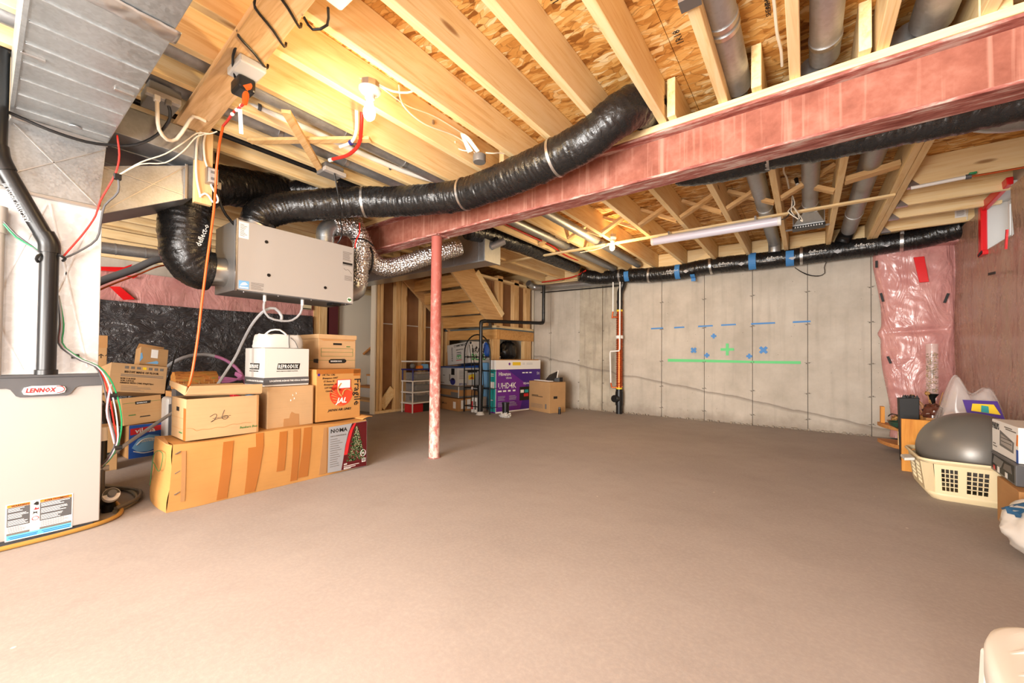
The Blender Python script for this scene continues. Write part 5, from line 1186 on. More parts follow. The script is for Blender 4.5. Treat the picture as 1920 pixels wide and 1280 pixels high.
L_.rect('teal_side', 0, .02, .16, .70, M_TEAL); L_.rect('white_top', 0, .70, .16, .855, M_PAPER); L_.rect('white_label', .03, .40, .13, .50, M_PAPER, .002); L_.lines('small_print', [(.03, .12, .62), (.03, .12, .59), (.05, .1, .2)], M_PAPER, .012, .002)
MB().box((-.505, -.004, .85), (.505, .165, .865)).build('brown_top', M_CARDB, o)
rb = math.atan2(5.66 - 5.86, -3.36 + 3.93)
o, F, L_, R_, T_ = carton('cardboard_box', 'brown cardboard box right of television box against concrete wall', (-3.60, 5.60, 0), rb, .58, .34, .50, M_CARD)
F.lines('printed_line', [(.10, .40, .245), (.10, .28, .262)], M_INK, .010); F.rect('printed_block', .46, .06, .50, .14, M_INKG); F.lines('small_print', [(.08, .40, .06 + .015 * k) for k in range(5)], M_INKG, .004); R_.rect('printed_block', .08, .23, .16, .27, M_INK)
t = thing('picture_frame', 'black picture frame lying on top of cardboard box', 'frame', (-3.5, 5.8, .5))
MB().hexa([(-3.62, 5.82, .503), (-3.33, 5.72, .503), (-3.33, 5.73, .503), (-3.62, 5.83, .503), (-3.58, 5.90, .60), (-3.36, 5.83, .68), (-3.36, 5.84, .68), (-3.58, 5.91, .60)]).build('backing', M_BLACK, t, bevel=.002); MB().bar((-3.33, 5.72, .505), (-3.36, 5.83, .685), .012, .012).build('white_edge', M_WHITE, t)
t = thing('white_board', 'white thin board lying flat on cardboard box edge', 'board', (-3.7, 5.8, .5)); MB().bar((-3.86, 5.87, .508), (-3.42, 5.72, .506), .10, .012).build('board', M_WHITE, t)
t = thing('black_case', 'small black case at right corner on cardboard box', 'case', (-3.3, 5.7, .5)); MB().hexa([(-3.36, 5.69, .502), (-3.27, 5.71, .502), (-3.25, 5.79, .502), (-3.34, 5.77, .502), (-3.35, 5.69, .56), (-3.27, 5.71, .575), (-3.25, 5.79, .575), (-3.33, 5.77, .56)]).build('case', M_BLACK, t, bevel=.004)
t = thing('black_backpack', 'black bag in the opening under the stair landing', 'bag', (-4.3, 5.75, .6)); blob((-4.38, 5.75, .99), .13, .20, .2, 8, .25, 30, 18, .78).build('bag_body', M_BLACK, t, smooth=True)
t = thing('closet_carton', 'tan box in opening under landing, supporting black bag', 'box', (-4.4, 5.75, 0)); MB().box((-4.62, 5.5, 0), (-4.33, 5.98, .78)).build('carton', M_CARDB, t, bevel=.004)
t = thing('white_carton', 'white box corner behind landing post under stairs', 'box', (-4.4, 5.42, 0)); MB().box((-4.6, 5.33, 0), (-4.32, 5.48, .92)).build('carton', M_WHITEP, t, bevel=.004)
t = thing('blue_bag', 'blue and white bag behind arched rack top', 'bag', (-4.45, 5.2, 0)); blob((-4.48, 5.25, 1.02), .11, .05, .13, 12, .2, 24, 14, .80).build('bag_body', M_BLUE, t, smooth=True); MB().box((-4.58, 5.21, 0), (-4.40, 5.29, .80)).build('bag_base', M_LBLUE, t, bevel=.004)
# ------------------------------------------------------------------ sheets on the walls
def sheet(name, label, cat, fn, nu, nv, m, base):
    t = thing(name, label, cat, base)
    o = MB().grid(fn, nu, nv).build('sheet', m, t, smooth=True, autos=False); return t
ks = sheet('pink_insulation', 'pink insulation under clear poly across the left wall top', 'insulation',
      lambda u, v: (XL + .07 + .03 * noise.noise((u * 9, v * 2, 1)) + .012 * noise.noise((u * 30, v * 8, 4)), -1.0 + 4.2 * u, .05 + (1.86 - .05) * v), 110, 40, M_PINK, (XL, 1, 0))
for nm, pts in (('red_tape', [(.72, 1.86), (.98, 1.90), (1.05, 1.95), (1.02, 1.88), (.95, 1.84), (.72, 1.82)]), ('red_tape', [(.86, 1.66), (.95, 1.67), (1.08, 1.54), (.98, 1.52)]), ('red_tape', [(.99, 1.80), (1.10, 1.82), (1.06, 1.78)])):
    MB().prism(pts, (XL + .125, 0, 0), (0, 1, 0), (0, 0, 1), .002).build(nm, M_REDT, ks)
sheet('black_poly_sheet', 'wrinkled black plastic sheet hung across the lower left wall', 'sheet',
      lambda u, v: (XL + .15 + .035 * noise.noise((u * 14 + v * 2, v * 5 - u * 3, 7)) + .012 * noise.noise((u * 44, v * 20, 2)) + .03 * (1 - v), -1.2 + 4.35 * u, .02 + (1.50 + .025 * math.cos(u * 5)) * v), 160, 70, M_BPOLY, (XL, 1.2, 0))
def pr_(u, v):
    y = YF + .05 + (6.30 - YF - .05) * u; z = 2.285 * v
    d = .05 * math.sin(u * 34) * .25 + .02 * noise.noise((u * 12, v * 3, 5)) + .010 * noise.noise((u * 70, v * 4 * (1.2 - v), 2))
    # poly drawn in around the window
    return (XR - .045 - d, y, z)
def pr_in(u, v):
    return pr_(u, v)
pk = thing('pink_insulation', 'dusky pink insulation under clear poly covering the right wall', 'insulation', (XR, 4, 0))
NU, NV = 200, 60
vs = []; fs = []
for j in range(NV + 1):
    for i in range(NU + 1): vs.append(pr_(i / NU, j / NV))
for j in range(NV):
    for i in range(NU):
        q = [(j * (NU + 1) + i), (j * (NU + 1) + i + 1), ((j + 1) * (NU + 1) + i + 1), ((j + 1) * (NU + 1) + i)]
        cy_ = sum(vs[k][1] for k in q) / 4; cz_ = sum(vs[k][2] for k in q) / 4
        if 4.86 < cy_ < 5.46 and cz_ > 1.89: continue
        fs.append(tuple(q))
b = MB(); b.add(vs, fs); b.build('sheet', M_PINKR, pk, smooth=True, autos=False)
MB().box((XR - .062, 5.43, 1.87), (XR - .02, 5.50, 2.32)).build('red_tape', M_REDT, pk, bevel=.008)
MB().hexa([(XR - .055, 5.44, 2.27), (XR - .02, 5.44, 2.27), (XR - .02, 4.86, 2.31), (XR - .055, 4.86, 2.31), (XR - .06, 5.44, 2.35), (XR - .02, 5.44, 2.35), (XR - .02, 4.86, 2.37), (XR - .06, 4.86, 2.37)]).build('red_tape', M_REDT, pk, bevel=.006)
MB().box((XR - .072, 5.35, 1.86), (XR - .02, 5.49, 1.90)).build('red_tape', M_REDT, pk, bevel=.006)
MB().bar((XR - .06, 4.85, 1.95), (XR - .06, 4.88, 1.80), .012, .02).build('red_tape', M_REDT, pk)
for a, c in (((5.19, 1.655), (5.03, 1.64)), ((5.44, 1.865), (5.34, 1.885))): MB().bar((XR - .078, a[0], a[1]), (XR - .078, c[0], c[1]), .022, .004, up=(1, 0, 0)).build('black_tape', M_BLACKT, pk)
# pink batt beside the corner on the back wall
def pb_(u, v):
    z = .30 + 1.96 * v if False else .02 + 2.24 * v
    xl = .77 - .115 * min(1, max(0, (z - .2) / 1.8)) + .018 * math.sin(z * 5.2) - .03 * math.exp(-((z - 1.22) / .05) ** 2)
    x = xl + (XR - .02 - xl) * u
    bul = .075 * (math.sin(math.pi * min(1, u * 1.05)) ** .5 if 0 < u < .95 else 0) + .012 * noise.noise((u * 6, z * 3, 3)) + .008 * noise.noise((u * 4 + z * 6, z * 9, 8))
    bul -= .035 * math.exp(-((z - 1.22 - .03 * u) / .03) ** 2) * math.sin(math.pi * u)
    return (x, YB - .055 - bul * 1.2 if 0 < u < 1 else YB - .01, z)
pkb = sheet('pink_insulation', 'bulging pink insulation strip beside right end of concrete wall', 'insulation', pb_, 60, 130, M_PINK, (1.0, 6.2, 0))
MB().hexa([(.955, 6.165, 2.05), (1.04, 6.165, 2.05), (1.075, 6.165, 1.765), (1.00, 6.165, 1.765), (.955, 6.18, 2.05), (1.04, 6.18, 2.05), (1.075, 6.18, 1.765), (1.00, 6.18, 1.765)]).build('red_tape', M_REDT, pkb, bevel=.003)
for a, c in (((.655, 2.06), (.655, 1.98)), ((.69, 1.68), (.71, 1.58)), ((.745, .95), (.77, .87)), ((1.225, 1.63), (1.195, 1.53))): MB().bar((a[0], 6.20, a[1]), (c[0], 6.20, c[1]), .022, .006, up=(0, 1, 0)).build('black_tape', M_BLACKT, pkb)
MB().box((.62, 6.10, 2.16), (XR - .02, 6.34, 2.27)).build('batt_top', M_PINK, pkb, bevel=.03)

# ------------------------------------------------------------------ tape marks on the concrete wall
def wtape(pts, lab, m=M_BLUET, group=None, nm='tape_strip'):
    t = thing(nm, lab, 'tape', (pts[0][0], YB - .005, pts[0][1]), group=group)
    bb = MB(); bb.prism(pts, (0, YB - .005, 0), (1, 0, 0), (0, 0, 1), .004); bb.build('strip', m, t); return t
order = ['leftmost', 'second from left', 'third from left', 'third from right', 'second from right', 'rightmost']
for k, (x0_, x1_, z) in enumerate(((-1.98, -1.79, 1.375), (-1.63, -1.48, 1.378), (-1.29, -1.09, 1.384), (-.985, -.795, 1.39), (-.615, -.335, 1.392), (-.145, .045, 1.395))):
    wtape([(x0_, z - .012), (x1_, z - .008), (x1_ - .004, z + .012), (x0_ + .003, z + .010)], 'short blue tape strip on concrete wall, %s of the upper row' % order[k], group='row of blue tape strips on the concrete wall')
wtape([(-1.72, .855), (-1.30, .855), (-.6, .85), (-.06, .848), (-.06, .884), (-.6, .882), (-1.2, .893), (-1.72, .898)], 'long green tape strip across the concrete wall', M_GREENT)
def wcross(x, z, r, w_, m, lab, rot=0):
    t = thing('tape_cross', lab, 'tape', (x, YB - .005, z), group='tape crosses on the concrete wall')
    for a in (rot, rot + 90):
        c, s_ = math.cos(R(a)) * r, math.sin(R(a)) * r
        MB().bar((x - c, YB - .006 - (.001 if a == rot else 0), z - s_), (x + c, YB - .006 - (.001 if a == rot else 0), z + s_), w_, .002, up=(0, 1, 0)).build('tape_arm', m, t)
wcross(-.905, 1.04, .085, .036, M_GREENT, 'large green tape plus sign on the concrete wall')
wcross(-1.35, 1.03, .045, .032, M_BLUET, 'blue tape X left of the green plus sign', 45)
wcross(-.47, 1.03, .055, .036, M_BLUET, 'blue tape X right of the green plus sign', 45)
wcross(-1.08, 1.235, .035, .028, M_BLUET, 'small blue tape plus above the green plus sign')
wcross(-1.17, .955, .035, .028, M_BLUET, 'small blue tape plus touching green strip, left of green plus')
wcross(-.635, .945, .035, .028, M_BLUET, 'small blue tape plus touching green strip, right of green plus')

# ------------------------------------------------------------------ drain stack with copper coil on the back wall
dsn = thing('drain_stack', 'black drain stack with copper heat coil on concrete wall', 'pipe', (-2.44, 6.22, 0))
sx_, sy_ = -2.445, 6.22
MB().cyl((sx_, sy_, 0), (sx_, sy_, .24), .050, n=22).build('black_pipe', M_BLACK, dsn, smooth=True)
MB().cyl((sx_, sy_, .14), (sx_, sy_, .36), .062, n=22).build('cleanout_tee', M_BLACK, dsn, smooth=True)
MB().cyl((sx_ - .02, sy_ - .03, .245), (sx_ - .04, sy_ - .12, .25), .058, n=20).build('cleanout_cap', M_BLACK, dsn, smooth=True, bevel=.004)
MB().cyl((sx_, sy_, .35), (sx_, sy_, .40), .055, n=22).build('rubber_coupling', M_BLACK, dsn, smooth=True)
MB().cyl((sx_, sy_, .40), (sx_, sy_, .425), .049, n=22).build('yellow_label', M_YEL, dsn, smooth=True)
MB().cyl((sx_, sy_, .40), (sx_, sy_, 1.68), .043, n=22).build('copper_core', M_COPPER, dsn, smooth=True)
hel = []
for k in range(40 * 12 + 1):
    a = 2 * math.pi * k / 12; hel.append((sx_ + .049 * math.cos(a), sy_ + .049 * math.sin(a), .44 + 1.18 * k / 480))
MB().sweep(hel, .0085, 5).build('copper_coil', M_COPPER, dsn, smooth=True)
MB().cyl((sx_, sy_, 1.22), (sx_, sy_, 1.27), .060, n=22).build('white_label', M_PAPER, dsn, smooth=True)
MB().cyl((sx_, sy_, 1.66), (sx_, sy_, 1.69), .050, n=22).build('yellow_label', M_YEL, dsn, smooth=True)
MB().cyl((sx_, sy_, 1.68), (sx_, sy_, 1.98), .042, n=22).build('black_pipe', M_BLACK, dsn, smooth=True)
MB().cyl((sx_, sy_, 1.80), (sx_, sy_, 1.84), .048, n=22).build('rubber_coupling', M_BLACK, dsn, smooth=True)
cable('pipe_offset', [(sx_, sy_, 1.96), (sx_ + .01, sy_, 2.0), (sx_ + .05, sy_ - .02, 2.07), (sx_ + .06, sy_ - .02, 2.13)], .045, M_BLACK, dsn, 18, .02)
for pts in ([(-2.53, 6.15, 2.14), (-2.53, 6.15, 1.66)], [(-2.41, 6.14, 2.13), (-2.41, 6.14, 1.05), (-2.42, 6.14, 1.02), (-2.57, 6.15, 1.01), (-2.575, 6.15, .98), (-2.565, 6.16, .50)]): MB().sweep(pts, .012, 10).build('white_pipe', M_WHITE, dsn, smooth=True)
for p, q in (((-2.53, 6.15, 1.66), (-2.55, 6.16, 1.55)), ((-2.55, 6.16, 1.57), (-2.46, 6.20, 1.57)), ((-2.565, 6.16, .50), (-2.55, 6.17, .42)), ((-2.55, 6.17, .42), (-2.46, 6.2, .43))): MB().cyl(p, q, .013, n=10).build('copper_stub', M_COPPER, dsn, smooth=True)
for x in (sx_ - .07, sx_ + .07): pass

# ------------------------------------------------------------------ lamps
def bulblamp(name, label, c, tilt=(0, 0, -1), r=.055):
    t = thing(name, label, 'lamp', c); c = V(c); d = V(tilt).normalized()
    MB().lathe([(0, -.03), (.046, -.03), (.046, 0), (0, 0)], c - d * .004, 8, d).build('junction_box', M_STEEL, t)
    lh = MB().lathe([(0, 0), (r, 0), (r, .012), (r * .82, .024), (.026, .030), (.024, .05), (0, .05)], c, 26, d).build('lamp_holder', M_WHITE, t, smooth=True)
    MB().lathe([(0, .05), (.015, .052), (.020, .075), (.030, .105), (.0315, .122), (.026, .142), (.012, .155), (0, .157)], c, 22, d).build('bulb', M_BULB, lh, smooth=True)
    return t
lmp = bulblamp('bulb_lamp', 'lit bare bulb in white holder near the front, above grey ventilator', (-1.80, 1.175, 2.275), (-.12, .06, -1))
lm2 = bulblamp('bulb_lamp', 'lit bare bulb in white holder far beyond beam', (-1.845, 4.45, 2.33), r=.05)
light('bulb_glow', 'POINT', (-1.835, 1.195, 2.05), 13, WARM, 0.035)
light('bulb_glow', 'POINT', (-1.845, 4.45, 2.09), 20, WARM, 0.035)
wire = thing('lamp_cable', 'cream cable stapled along joists to the near bulb', 'cable', (-1.9, 1.0, 2.4))
cable('cable', [(-2.06, .45, 2.42), (-2.05, .66, 2.415), (-1.985, .88, 2.42), (-1.955, 1.15, 2.40), (-1.94, 1.30, 2.43), (-1.93, 1.5, 2.41), (-1.935, 1.75, 2.46), (-1.935, 2.1, 2.47)], .0045, M_WHITEC, wire)
cable('cable', [(-1.77, 1.20, 2.30), (-1.74, 1.27, 2.29), (-1.70, 1.33, 2.30), (-1.68, 1.36, 2.32)], .0055, M_WHITEC, wire)
cable('cable', [(-1.93, 1.45, 2.50), (-1.93, 1.48, 2.40), (-1.93, 1.64, 2.365), (-1.93, 1.90, 2.41), (-1.92, 2.02, 2.40), (-1.88, 2.07, 2.34)], .005, M_WHITEC, wire)
for y in (1.44, 1.72): MB().box((-1.94, y, 2.405), (-1.93, y + .012, 2.43)).build('staple', M_STEEL, wire)
al = thing('smoke_alarm_base', 'grey round box with coiled white cable between joists near beam', 'alarm', (-1.84, 2.07, 2.29))
MB().lathe([(0, 0), (.045, 0), (.045, .045), (.042, .05), (0, .05)], (-1.84, 2.07, 2.315), 24, (0, 0, -1)).build('round_box', M_GREYD, al, smooth=True)
for k in range(5): cable('cable_coil', [(-1.86 - .01 * k, 2.02, 2.33), (-1.89 - .004 * k, 1.98 - .006 * k, 2.40 + .006 * k), (-1.90, 1.955, 2.42 + .004 * k), (-1.875 + .006 * k, 1.97, 2.40), (-1.84 + .006 * k, 2.04, 2.325)], .0045, M_WHITEC, al, 6)
cable('cable_tail', [(-1.87, 2.02, 2.33), (-1.93, 1.99, 2.345), (-1.955, 1.95, 2.36), (-1.94, 1.93, 2.385)], .0045, M_WHITEC, al); cable('cable_tail', [(-1.80, 2.09, 2.33), (-1.76, 2.13, 2.33), (-1.75, 2.2, 2.36), (-1.70, 2.30, 2.36)], .0045, M_WHITEC, al)
fw = thing('lamp_cable', 'cream cable looping from joist to the far bulb', 'cable', (-1.9, 4.4, 2.4))
cable('cable', [(-2.0, 2.9, 2.40), (-1.95, 3.4, 2.42), (-1.92, 3.9, 2.39), (-1.90, 4.25, 2.385), (-1.87, 4.38, 2.43), (-1.845, 4.43, 2.43), (-1.845, 4.45, 2.36)], .005, M_WHITEC, fw)
cable('cable', [(-1.86, 4.45, 2.33), (-1.90, 4.44, 2.42), (-1.87, 4.45, 2.45), (-1.85, 4.45, 2.36)], .005, M_WHITEC, fw)
cable('cable', [(-1.90, 4.50, 2.27), (-2.1, 4.60, 2.265), (-2.35, 4.62, 2.265)], .006, M_WHITEC, fw)
tl = thing('tube_light', 'unlit white tube light hung under the furring strip', 'lamp', (-.78, 4.40, 2.2))
MB().sweep([(-1.36, 4.42, 2.19), (-.20, 4.42, 2.19)], .040, 20).build('diffuser', plain('tube_diffuser', (226, 222, 234), .35), tl, smooth=True)
for x in (-1.375, -.215): MB().sweep([(x, 4.42, 2.19), (x + .03, 4.42, 2.19)], .0415, 20).build('end_cap', M_WHITE, tl, smooth=True, bevel=.004)
MB().box((-1.30, 4.41, 2.226), (-.26, 4.43, 2.236)).build('housing', M_GREYL, tl)
for x in (-1.2, -.4): MB().box((x, 4.42, 2.236), (x + .015, 4.55, 2.279)).build('hanger_clip', M_STEEL, tl)
cb_ = thing('cord_bundle', 'bundled black and white cord hanging beside unlit tube light', 'cord', (-.08, 4.4, 2.3))
cable('black_cord', [(-.20, 4.42, 2.20), (-.15, 4.42, 2.21), (-.11, 4.42, 2.27), (-.10, 4.41, 2.36)], .005, M_BLACK, cb_)
for k in range(3): cable('white_cord', [(-.10, 4.41, 2.40), (-.105 + .01 * k, 4.41, 2.31), (-.11 - .012 * k, 4.40, 2.26), (-.08 + .02 * k, 4.40, 2.20 - .02 * k), (-.05 + .012 * k, 4.40, 2.17 - .008 * k), (-.06, 4.41, 2.23), (-.095, 4.41, 2.30)], .0055, M_WHITEC if k != 1 else M_BLACK, cb_)
MB().cyl((-.07, 4.2, 2.47), (-.06, 4.17, 2.41), .016, .011, 10).build('plug', M_BLACK, cb_, smooth=True); MB().cyl((-.06, 4.17, 2.41), (-.058, 4.16, 2.385), .014, n=10).build('plug_tip', M_WHITE, cb_, smooth=True)
for lab, pts in (('white cable hanging between near joists right side', [(-.12, 1.6, 2.50), (-.112, 2.05, 2.48), (-.11, 2.25, 2.465), (-.10, 2.38, 2.46), (-.10, 2.5, 2.45)]), ('short cream cable kinked between far joists', [(-.13, 3.0, 2.45), (-.135, 3.63, 2.43), (-.145, 3.84, 2.42), (-.13, 4.0, 2.42), (-.12, 4.20, 2.40)])):
    t = thing('white_cable', lab, 'cable', pts[0]); cable('cable', pts, .007, M_WHITEC, t)
sb = thing('ceiling_box', 'white plastic box under joist at top edge of view', 'box', (-1.40, .77, 2.27))
MB().box((-1.475, .70, 2.255), (-1.32, .83, 2.298)).build('housing', M_WHITE, sb, bevel=.012)

# ------------------------------------------------------------------ cords and boxes round the plank
kb = thing('wrapped_cord', 'black cord wrapped in turns around the diagonal plank', 'cord', (-1.9, .72, 2.26))
for a, y0, y1 in ((-1.56, .62, .765), (-1.72, .63, .775), (-1.93, .645, .785)):
    cable('cord_turn', [(a, y0 - .012, 2.285), (a - .01, y0 - .010, 2.258), (a - .06, (y0 + y1) / 2, 2.254), (a - .12, y1, 2.256), (a - .13, y1 + .012, 2.285)], .0055, M_BLACK, kb)
cable('cord', [(-2.02, .655, 2.27), (-2.08, .66, 2.25), (-2.16, .69, 2.23), (-2.24, .74, 2.215), (-2.26, .78, 2.21)], .0055, M_BLACK, kb)
cable('cord', [(-1.62, .755, 2.26), (-1.64, .80, 2.25), (-1.58, .83, 2.26), (-1.50, .79, 2.26)], .0055, M_BLACK, kb)
ob = thing('outlet_box', 'white outlet box with black adapter and orange plug on plank', 'outlet', (-2.12, .73, 2.24))
MB().box((-2.20, .675, 2.225), (-2.04, .785, 2.261)).build('box', M_WHITEP, ob, bevel=.006)
MB().box((-2.235, .70, 2.16), (-2.13, .775, 2.224)).build('adapter', M_BLACK, ob, bevel=.012)
MB().cyl((-2.13, .735, 2.185), (-2.24, .765, 2.15), .022, .011, 14).build('orange_plug', M_ORANGE, ob, smooth=True)
oc = thing('orange_extension_cord', 'orange extension cord dropping past the ventilator to boxes', 'cord', (-2.9, .85, 1.4))
cable('cord', [(-2.235, .764, 2.152), (-2.34, .775, 2.17), (-2.46, .79, 2.20), (-2.58, .80, 2.20), (-2.68, .81, 2.21)], .0065, M_REDC, oc)
cable('cord', [(-2.68, .81, 2.21), (-2.80, .83, 2.16), (-2.88, .842, 2.05), (-2.92, .850, 1.95), (-2.93, .846, 1.79), (-2.93, .83, 1.60), (-2.93, .815, 1.44), (-2.93, .795, 1.20), (-2.93, .78, 1.0), (-2.93, .755, .78), (-2.95, .745, .705)], .0068, M_ORANGE, oc, 8)
for x in (-2.30, -2.36, -2.42): MB().cyl((x, .771, 2.165), (x - .012, .773, 2.168), .009, n=8).build('white_tie', M_WHITE, oc)
MB().bar((-2.33, .775, 2.16), (-2.38, .80, 2.06), .018, .003).build('paper_tag', M_PAPER, oc)
hbd = thing('hanging_board', 'short upright board with metal outlet box hung from joists', 'board', (-3.0, .81, 1.83))
MB().box((-3.02, .762, 1.83), (-2.985, .852, 2.30)).build('board', M_PZ, hbd, bevel=.002)
MB().box((-2.984, .812, 1.955), (-2.945, .872, 2.055)).build('outlet_box', M_STEEL, hbd, bevel=.003)
MB().box((-2.944, .818, 1.962), (-2.940, .866, 2.048)).build('cover_plate', M_GREYL, hbd, bevel=.002)
for z in (1.985, 2.025): MB().box((-2.9398, .830, z - .008), (-2.9385, .854, z + .008)).build('socket', M_GREYD, hbd)
cable('white_cable', [(-2.975, .815, 2.29), (-2.972, .80, 2.2), (-2.972, .808, 2.10), (-2.966, .82, 2.055)], .006, M_WHITEC, hbd)
cable('white_cable', [(-2.97, .84, 1.955), (-2.965, .855, 1.92), (-2.965, .875, 1.885), (-2.965, .875, 1.855), (-2.965, .85, 1.85), (-2.967, .83, 1.88), (-2.97, .81, 1.89), (-2.972, .79, 1.87)], .0055, M_WHITE, hbd)
cable('white_cable', [(-2.975, .80, 2.30), (-2.972, .768, 2.2), (-2.972, .766, 2.0), (-2.974, .79, 1.86)], .006, M_WHITEC, hbd)
ps = thing('power_strip', 'grey metal outlet box with white plugs near ceiling trunk', 'outlet', (-2.75, .56, 2.24))
MB().box((-2.86, .49, 2.225), (-2.68, .62, 2.299)).build('box', M_GREYD, ps, bevel=.004)
MB().hexa([(-2.69, .475, 2.215), (-2.655, .475, 2.215), (-2.655, .615, 2.215), (-2.69, .615, 2.215), (-2.69, .475, 2.245), (-2.655, .475, 2.245), (-2.655, .615, 2.245), (-2.69, .615, 2.245)]).build('face_plate', M_GREYL, ps, bevel=.003)
MB().box((-2.675, .505, 2.19), (-2.648, .53, 2.22)).build('white_plug', M_WHITE, ps, bevel=.004); MB().box((-2.675, .55, 2.19), (-2.648, .575, 2.22)).build('grey_plug', M_GREYD, ps, bevel=.004)
cable('white_cord', [(-2.66, .518, 2.20), (-2.68, .525, 2.13), (-2.74, .545, 2.085), (-2.80, .59, 2.07), (-2.82, .635, 2.10), (-2.80, .67, 2.18), (-2.79, .70, 2.25), (-2.80, .76, 2.255)], .009, M_WHITEC, ps, 9)
cable('dark_cord', [(-2.66, .562, 2.20), (-2.70, .58, 2.15), (-2.80, .55, 2.08), (-2.86, .48, 2.015), (-2.89, .40, 1.985), (-2.90, .30, 1.962), (-2.90, .18, 1.965), (-2.90, .08, 1.985), (-2.88, -.05, 2.0)], .0075, M_BLACK, ps)
p2 = thing('metal_outlet_box', 'grey metal outlet box hung above the long black flex duct', 'outlet', (-2.82, 1.53, 2.25))
MB().box((-2.90, 1.46, 2.235), (-2.77, 1.60, 2.299)).build('box', M_GREYD, p2, bevel=.004); MB().box((-2.775, 1.44, 2.222), (-2.735, 1.60, 2.250)).build('face_plate', M_GREYL, p2, bevel=.003)
cable('black_cord', [(-2.74, 1.51, 2.22), (-2.76, 1.55, 2.10), (-2.80, 1.60, 2.0)], .006, M_BLACK, p2)
rw = thing('thermostat_wires', 'red and white thermostat wires running down past plenum edge', 'wire', (-2.9, .35, 1.6))
cable('red_wire', [(-2.86, .405, 2.03), (-2.86, .415, 1.93), (-2.86, .405, 1.84), (-2.88, .385, 1.77), (-2.90, .355, 1.68), (-2.90, .34, 1.60), (-2.90, .30, 1.50), (-2.90, .25, 1.40), (-2.895, .235, 1.37)], .004, M_REDC, rw)
cable('grey_wire', [(-2.86, .41, 1.83), (-2.87, .415, 1.74), (-2.89, .37, 1.66), (-2.90, .36, 1.58), (-2.90, .345, 1.48), (-2.90, .28, 1.40), (-2.895, .235, 1.36)], .0045, M_FURND, rw)
for k in range(2): cable('white_wire', [(-2.86, .41, 1.82), (-2.87, .50, 1.93 - .01 * k), (-2.88, .60, 2.02 - .05 * k), (-2.88, .68, 2.12 - .05 * k), (-2.87, .74, 2.20 - .02 * k), (-2.86, .80, 2.22), (-2.80, .815, 2.22)], .0034, M_WHITEC, rw)
MB().box((-2.875, .395, 1.80), (-2.85, .425, 1.83)).build('black_clip', M_BLACK, rw, bevel=.004)
gw = thing('control_wires', 'red, green and white control wires looping down furnace side', 'wire', (-2.9, .35, .7))
for k, (m, dy, dx) in enumerate(((M_REDC, -.004, 0), (M_GREENC, .006, .006), (M_GREYC, .0, .010), (M_FURND, -.008, .004))):
    cable('strand', [(-2.92 + dx, .225, 1.18), (-2.93 + dx, .238 + dy, 1.04), (-2.93 + dx, .235 + dy, .95), (-2.93 + dx, .265 + dy, .905), (-2.93 + dx, .31 + dy, .865), (-2.93 + dx, .36 + dy, .835), (-2.93 + dx, .395 + dy * 2, .775), (-2.95 + dx, .425 + dy * 3, .67), (-2.96 + dx, .445 + dy * 3, .54), (-2.97 + dx, .45 + dy, .43), (-3.02 + dx, .43 + dy, .34), (-3.08 + dx, .41 + dy, .29)], .0034, m, gw, 6)
cable('strand', [(-2.93, .415, .74), (-2.95, .405, .60), (-2.97, .425, .50), (-2.97, .44, .42)], .0045, plain('pink_wire', (226, 160, 168), .5), gw, 6)
for z, y in ((.68, .425), (.40, .45), (.885, .285)): MB().cyl((-2.94, y - .012, z), (-2.94, y + .015, z), .012, n=8).build('cable_tie', M_BLACK, gw)
for k in range(2): cable('strand', [(-2.90, .055, 1.49 - .01 * k), (-2.90, .09, 1.44 - .012 * k), (-2.90, .14, 1.395), (-2.90, .172, 1.36)], .004, M_GREENC if k else M_FURND, gw, 6)
px_ = thing('red_pipe', 'red plastic water pipe end with white sleeve below near joists', 'pipe', (-2.4, 1.42, 2.28))
cable('red_tube', [(-2.62, 1.43, 2.255), (-2.47, 1.455, 2.25), (-2.32, 1.44, 2.27), (-2.20, 1.38, 2.31), (-2.15, 1.35, 2.37)], .011, M_REDC, px_, 10)
cable('white_tube', [(-2.44, 1.38, 2.262), (-2.32, 1.39, 2.262), (-2.22, 1.36, 2.29), (-2.14, 1.31, 2.36)], .011, M_WHITEC, px_, 10)
MB().cyl((-2.33, 1.385, 2.255), (-2.315, 1.387, 2.257), .016, n=12).build('clip', M_NAVY, px_)
MB().cyl((-2.63, 1.43, 2.255), (-2.655, 1.426, 2.256), .013, n=10).build('white_end', M_WHITE, px_)
p3 = thing('red_pipe', 'red plastic water pipe along far joist beyond the beam', 'pipe', (-2.65, 4.0, 2.3))
cable('red_tube', [(-2.63, 2.9, 2.35), (-2.63, 3.8, 2.345), (-2.63, 4.36, 2.34), (-2.66, 4.8, 2.31), (-2.70, 5.5, 2.335), (-2.69, 6.0, 2.34)], .010, M_REDC, p3, 10)
p4 = thing('red_pipe', 'red plastic water pipe over the silver wall pipe', 'pipe', (-3.4, 6.2, 2.3)); cable('red_tube', [(-3.9, 6.15, 2.285), (-3.4, 6.10, 2.285), (-3.15, 6.05, 2.30), (-2.9, 5.9, 2.33)], .012, M_REDC, p4, 10)
lc = thing('slack_cable', 'thin black cable sagging below flex duct on concrete wall', 'cable', (0, 6.3, 2.0))
cable('cable', [(-.12, 6.30, 2.10), (-.06, 6.30, 2.04), (.02, 6.30, 1.985), (.12, 6.30, 1.96), (.185, 6.30, 1.99), (.18, 6.29, 2.06), (.20, 6.28, 2.12)], .004, M_BLACK, lc)
cable('cable', [(-.12, 6.31, 2.10), (-.04, 6.31, 2.03), (.06, 6.31, 1.975), (.14, 6.31, 1.965)], .004, M_BLACK, lc)
tagc = thing('hanging_tag', 'cream tag card hung on short joist beside window', 'tag', (1.05, 5.88, 2.2))
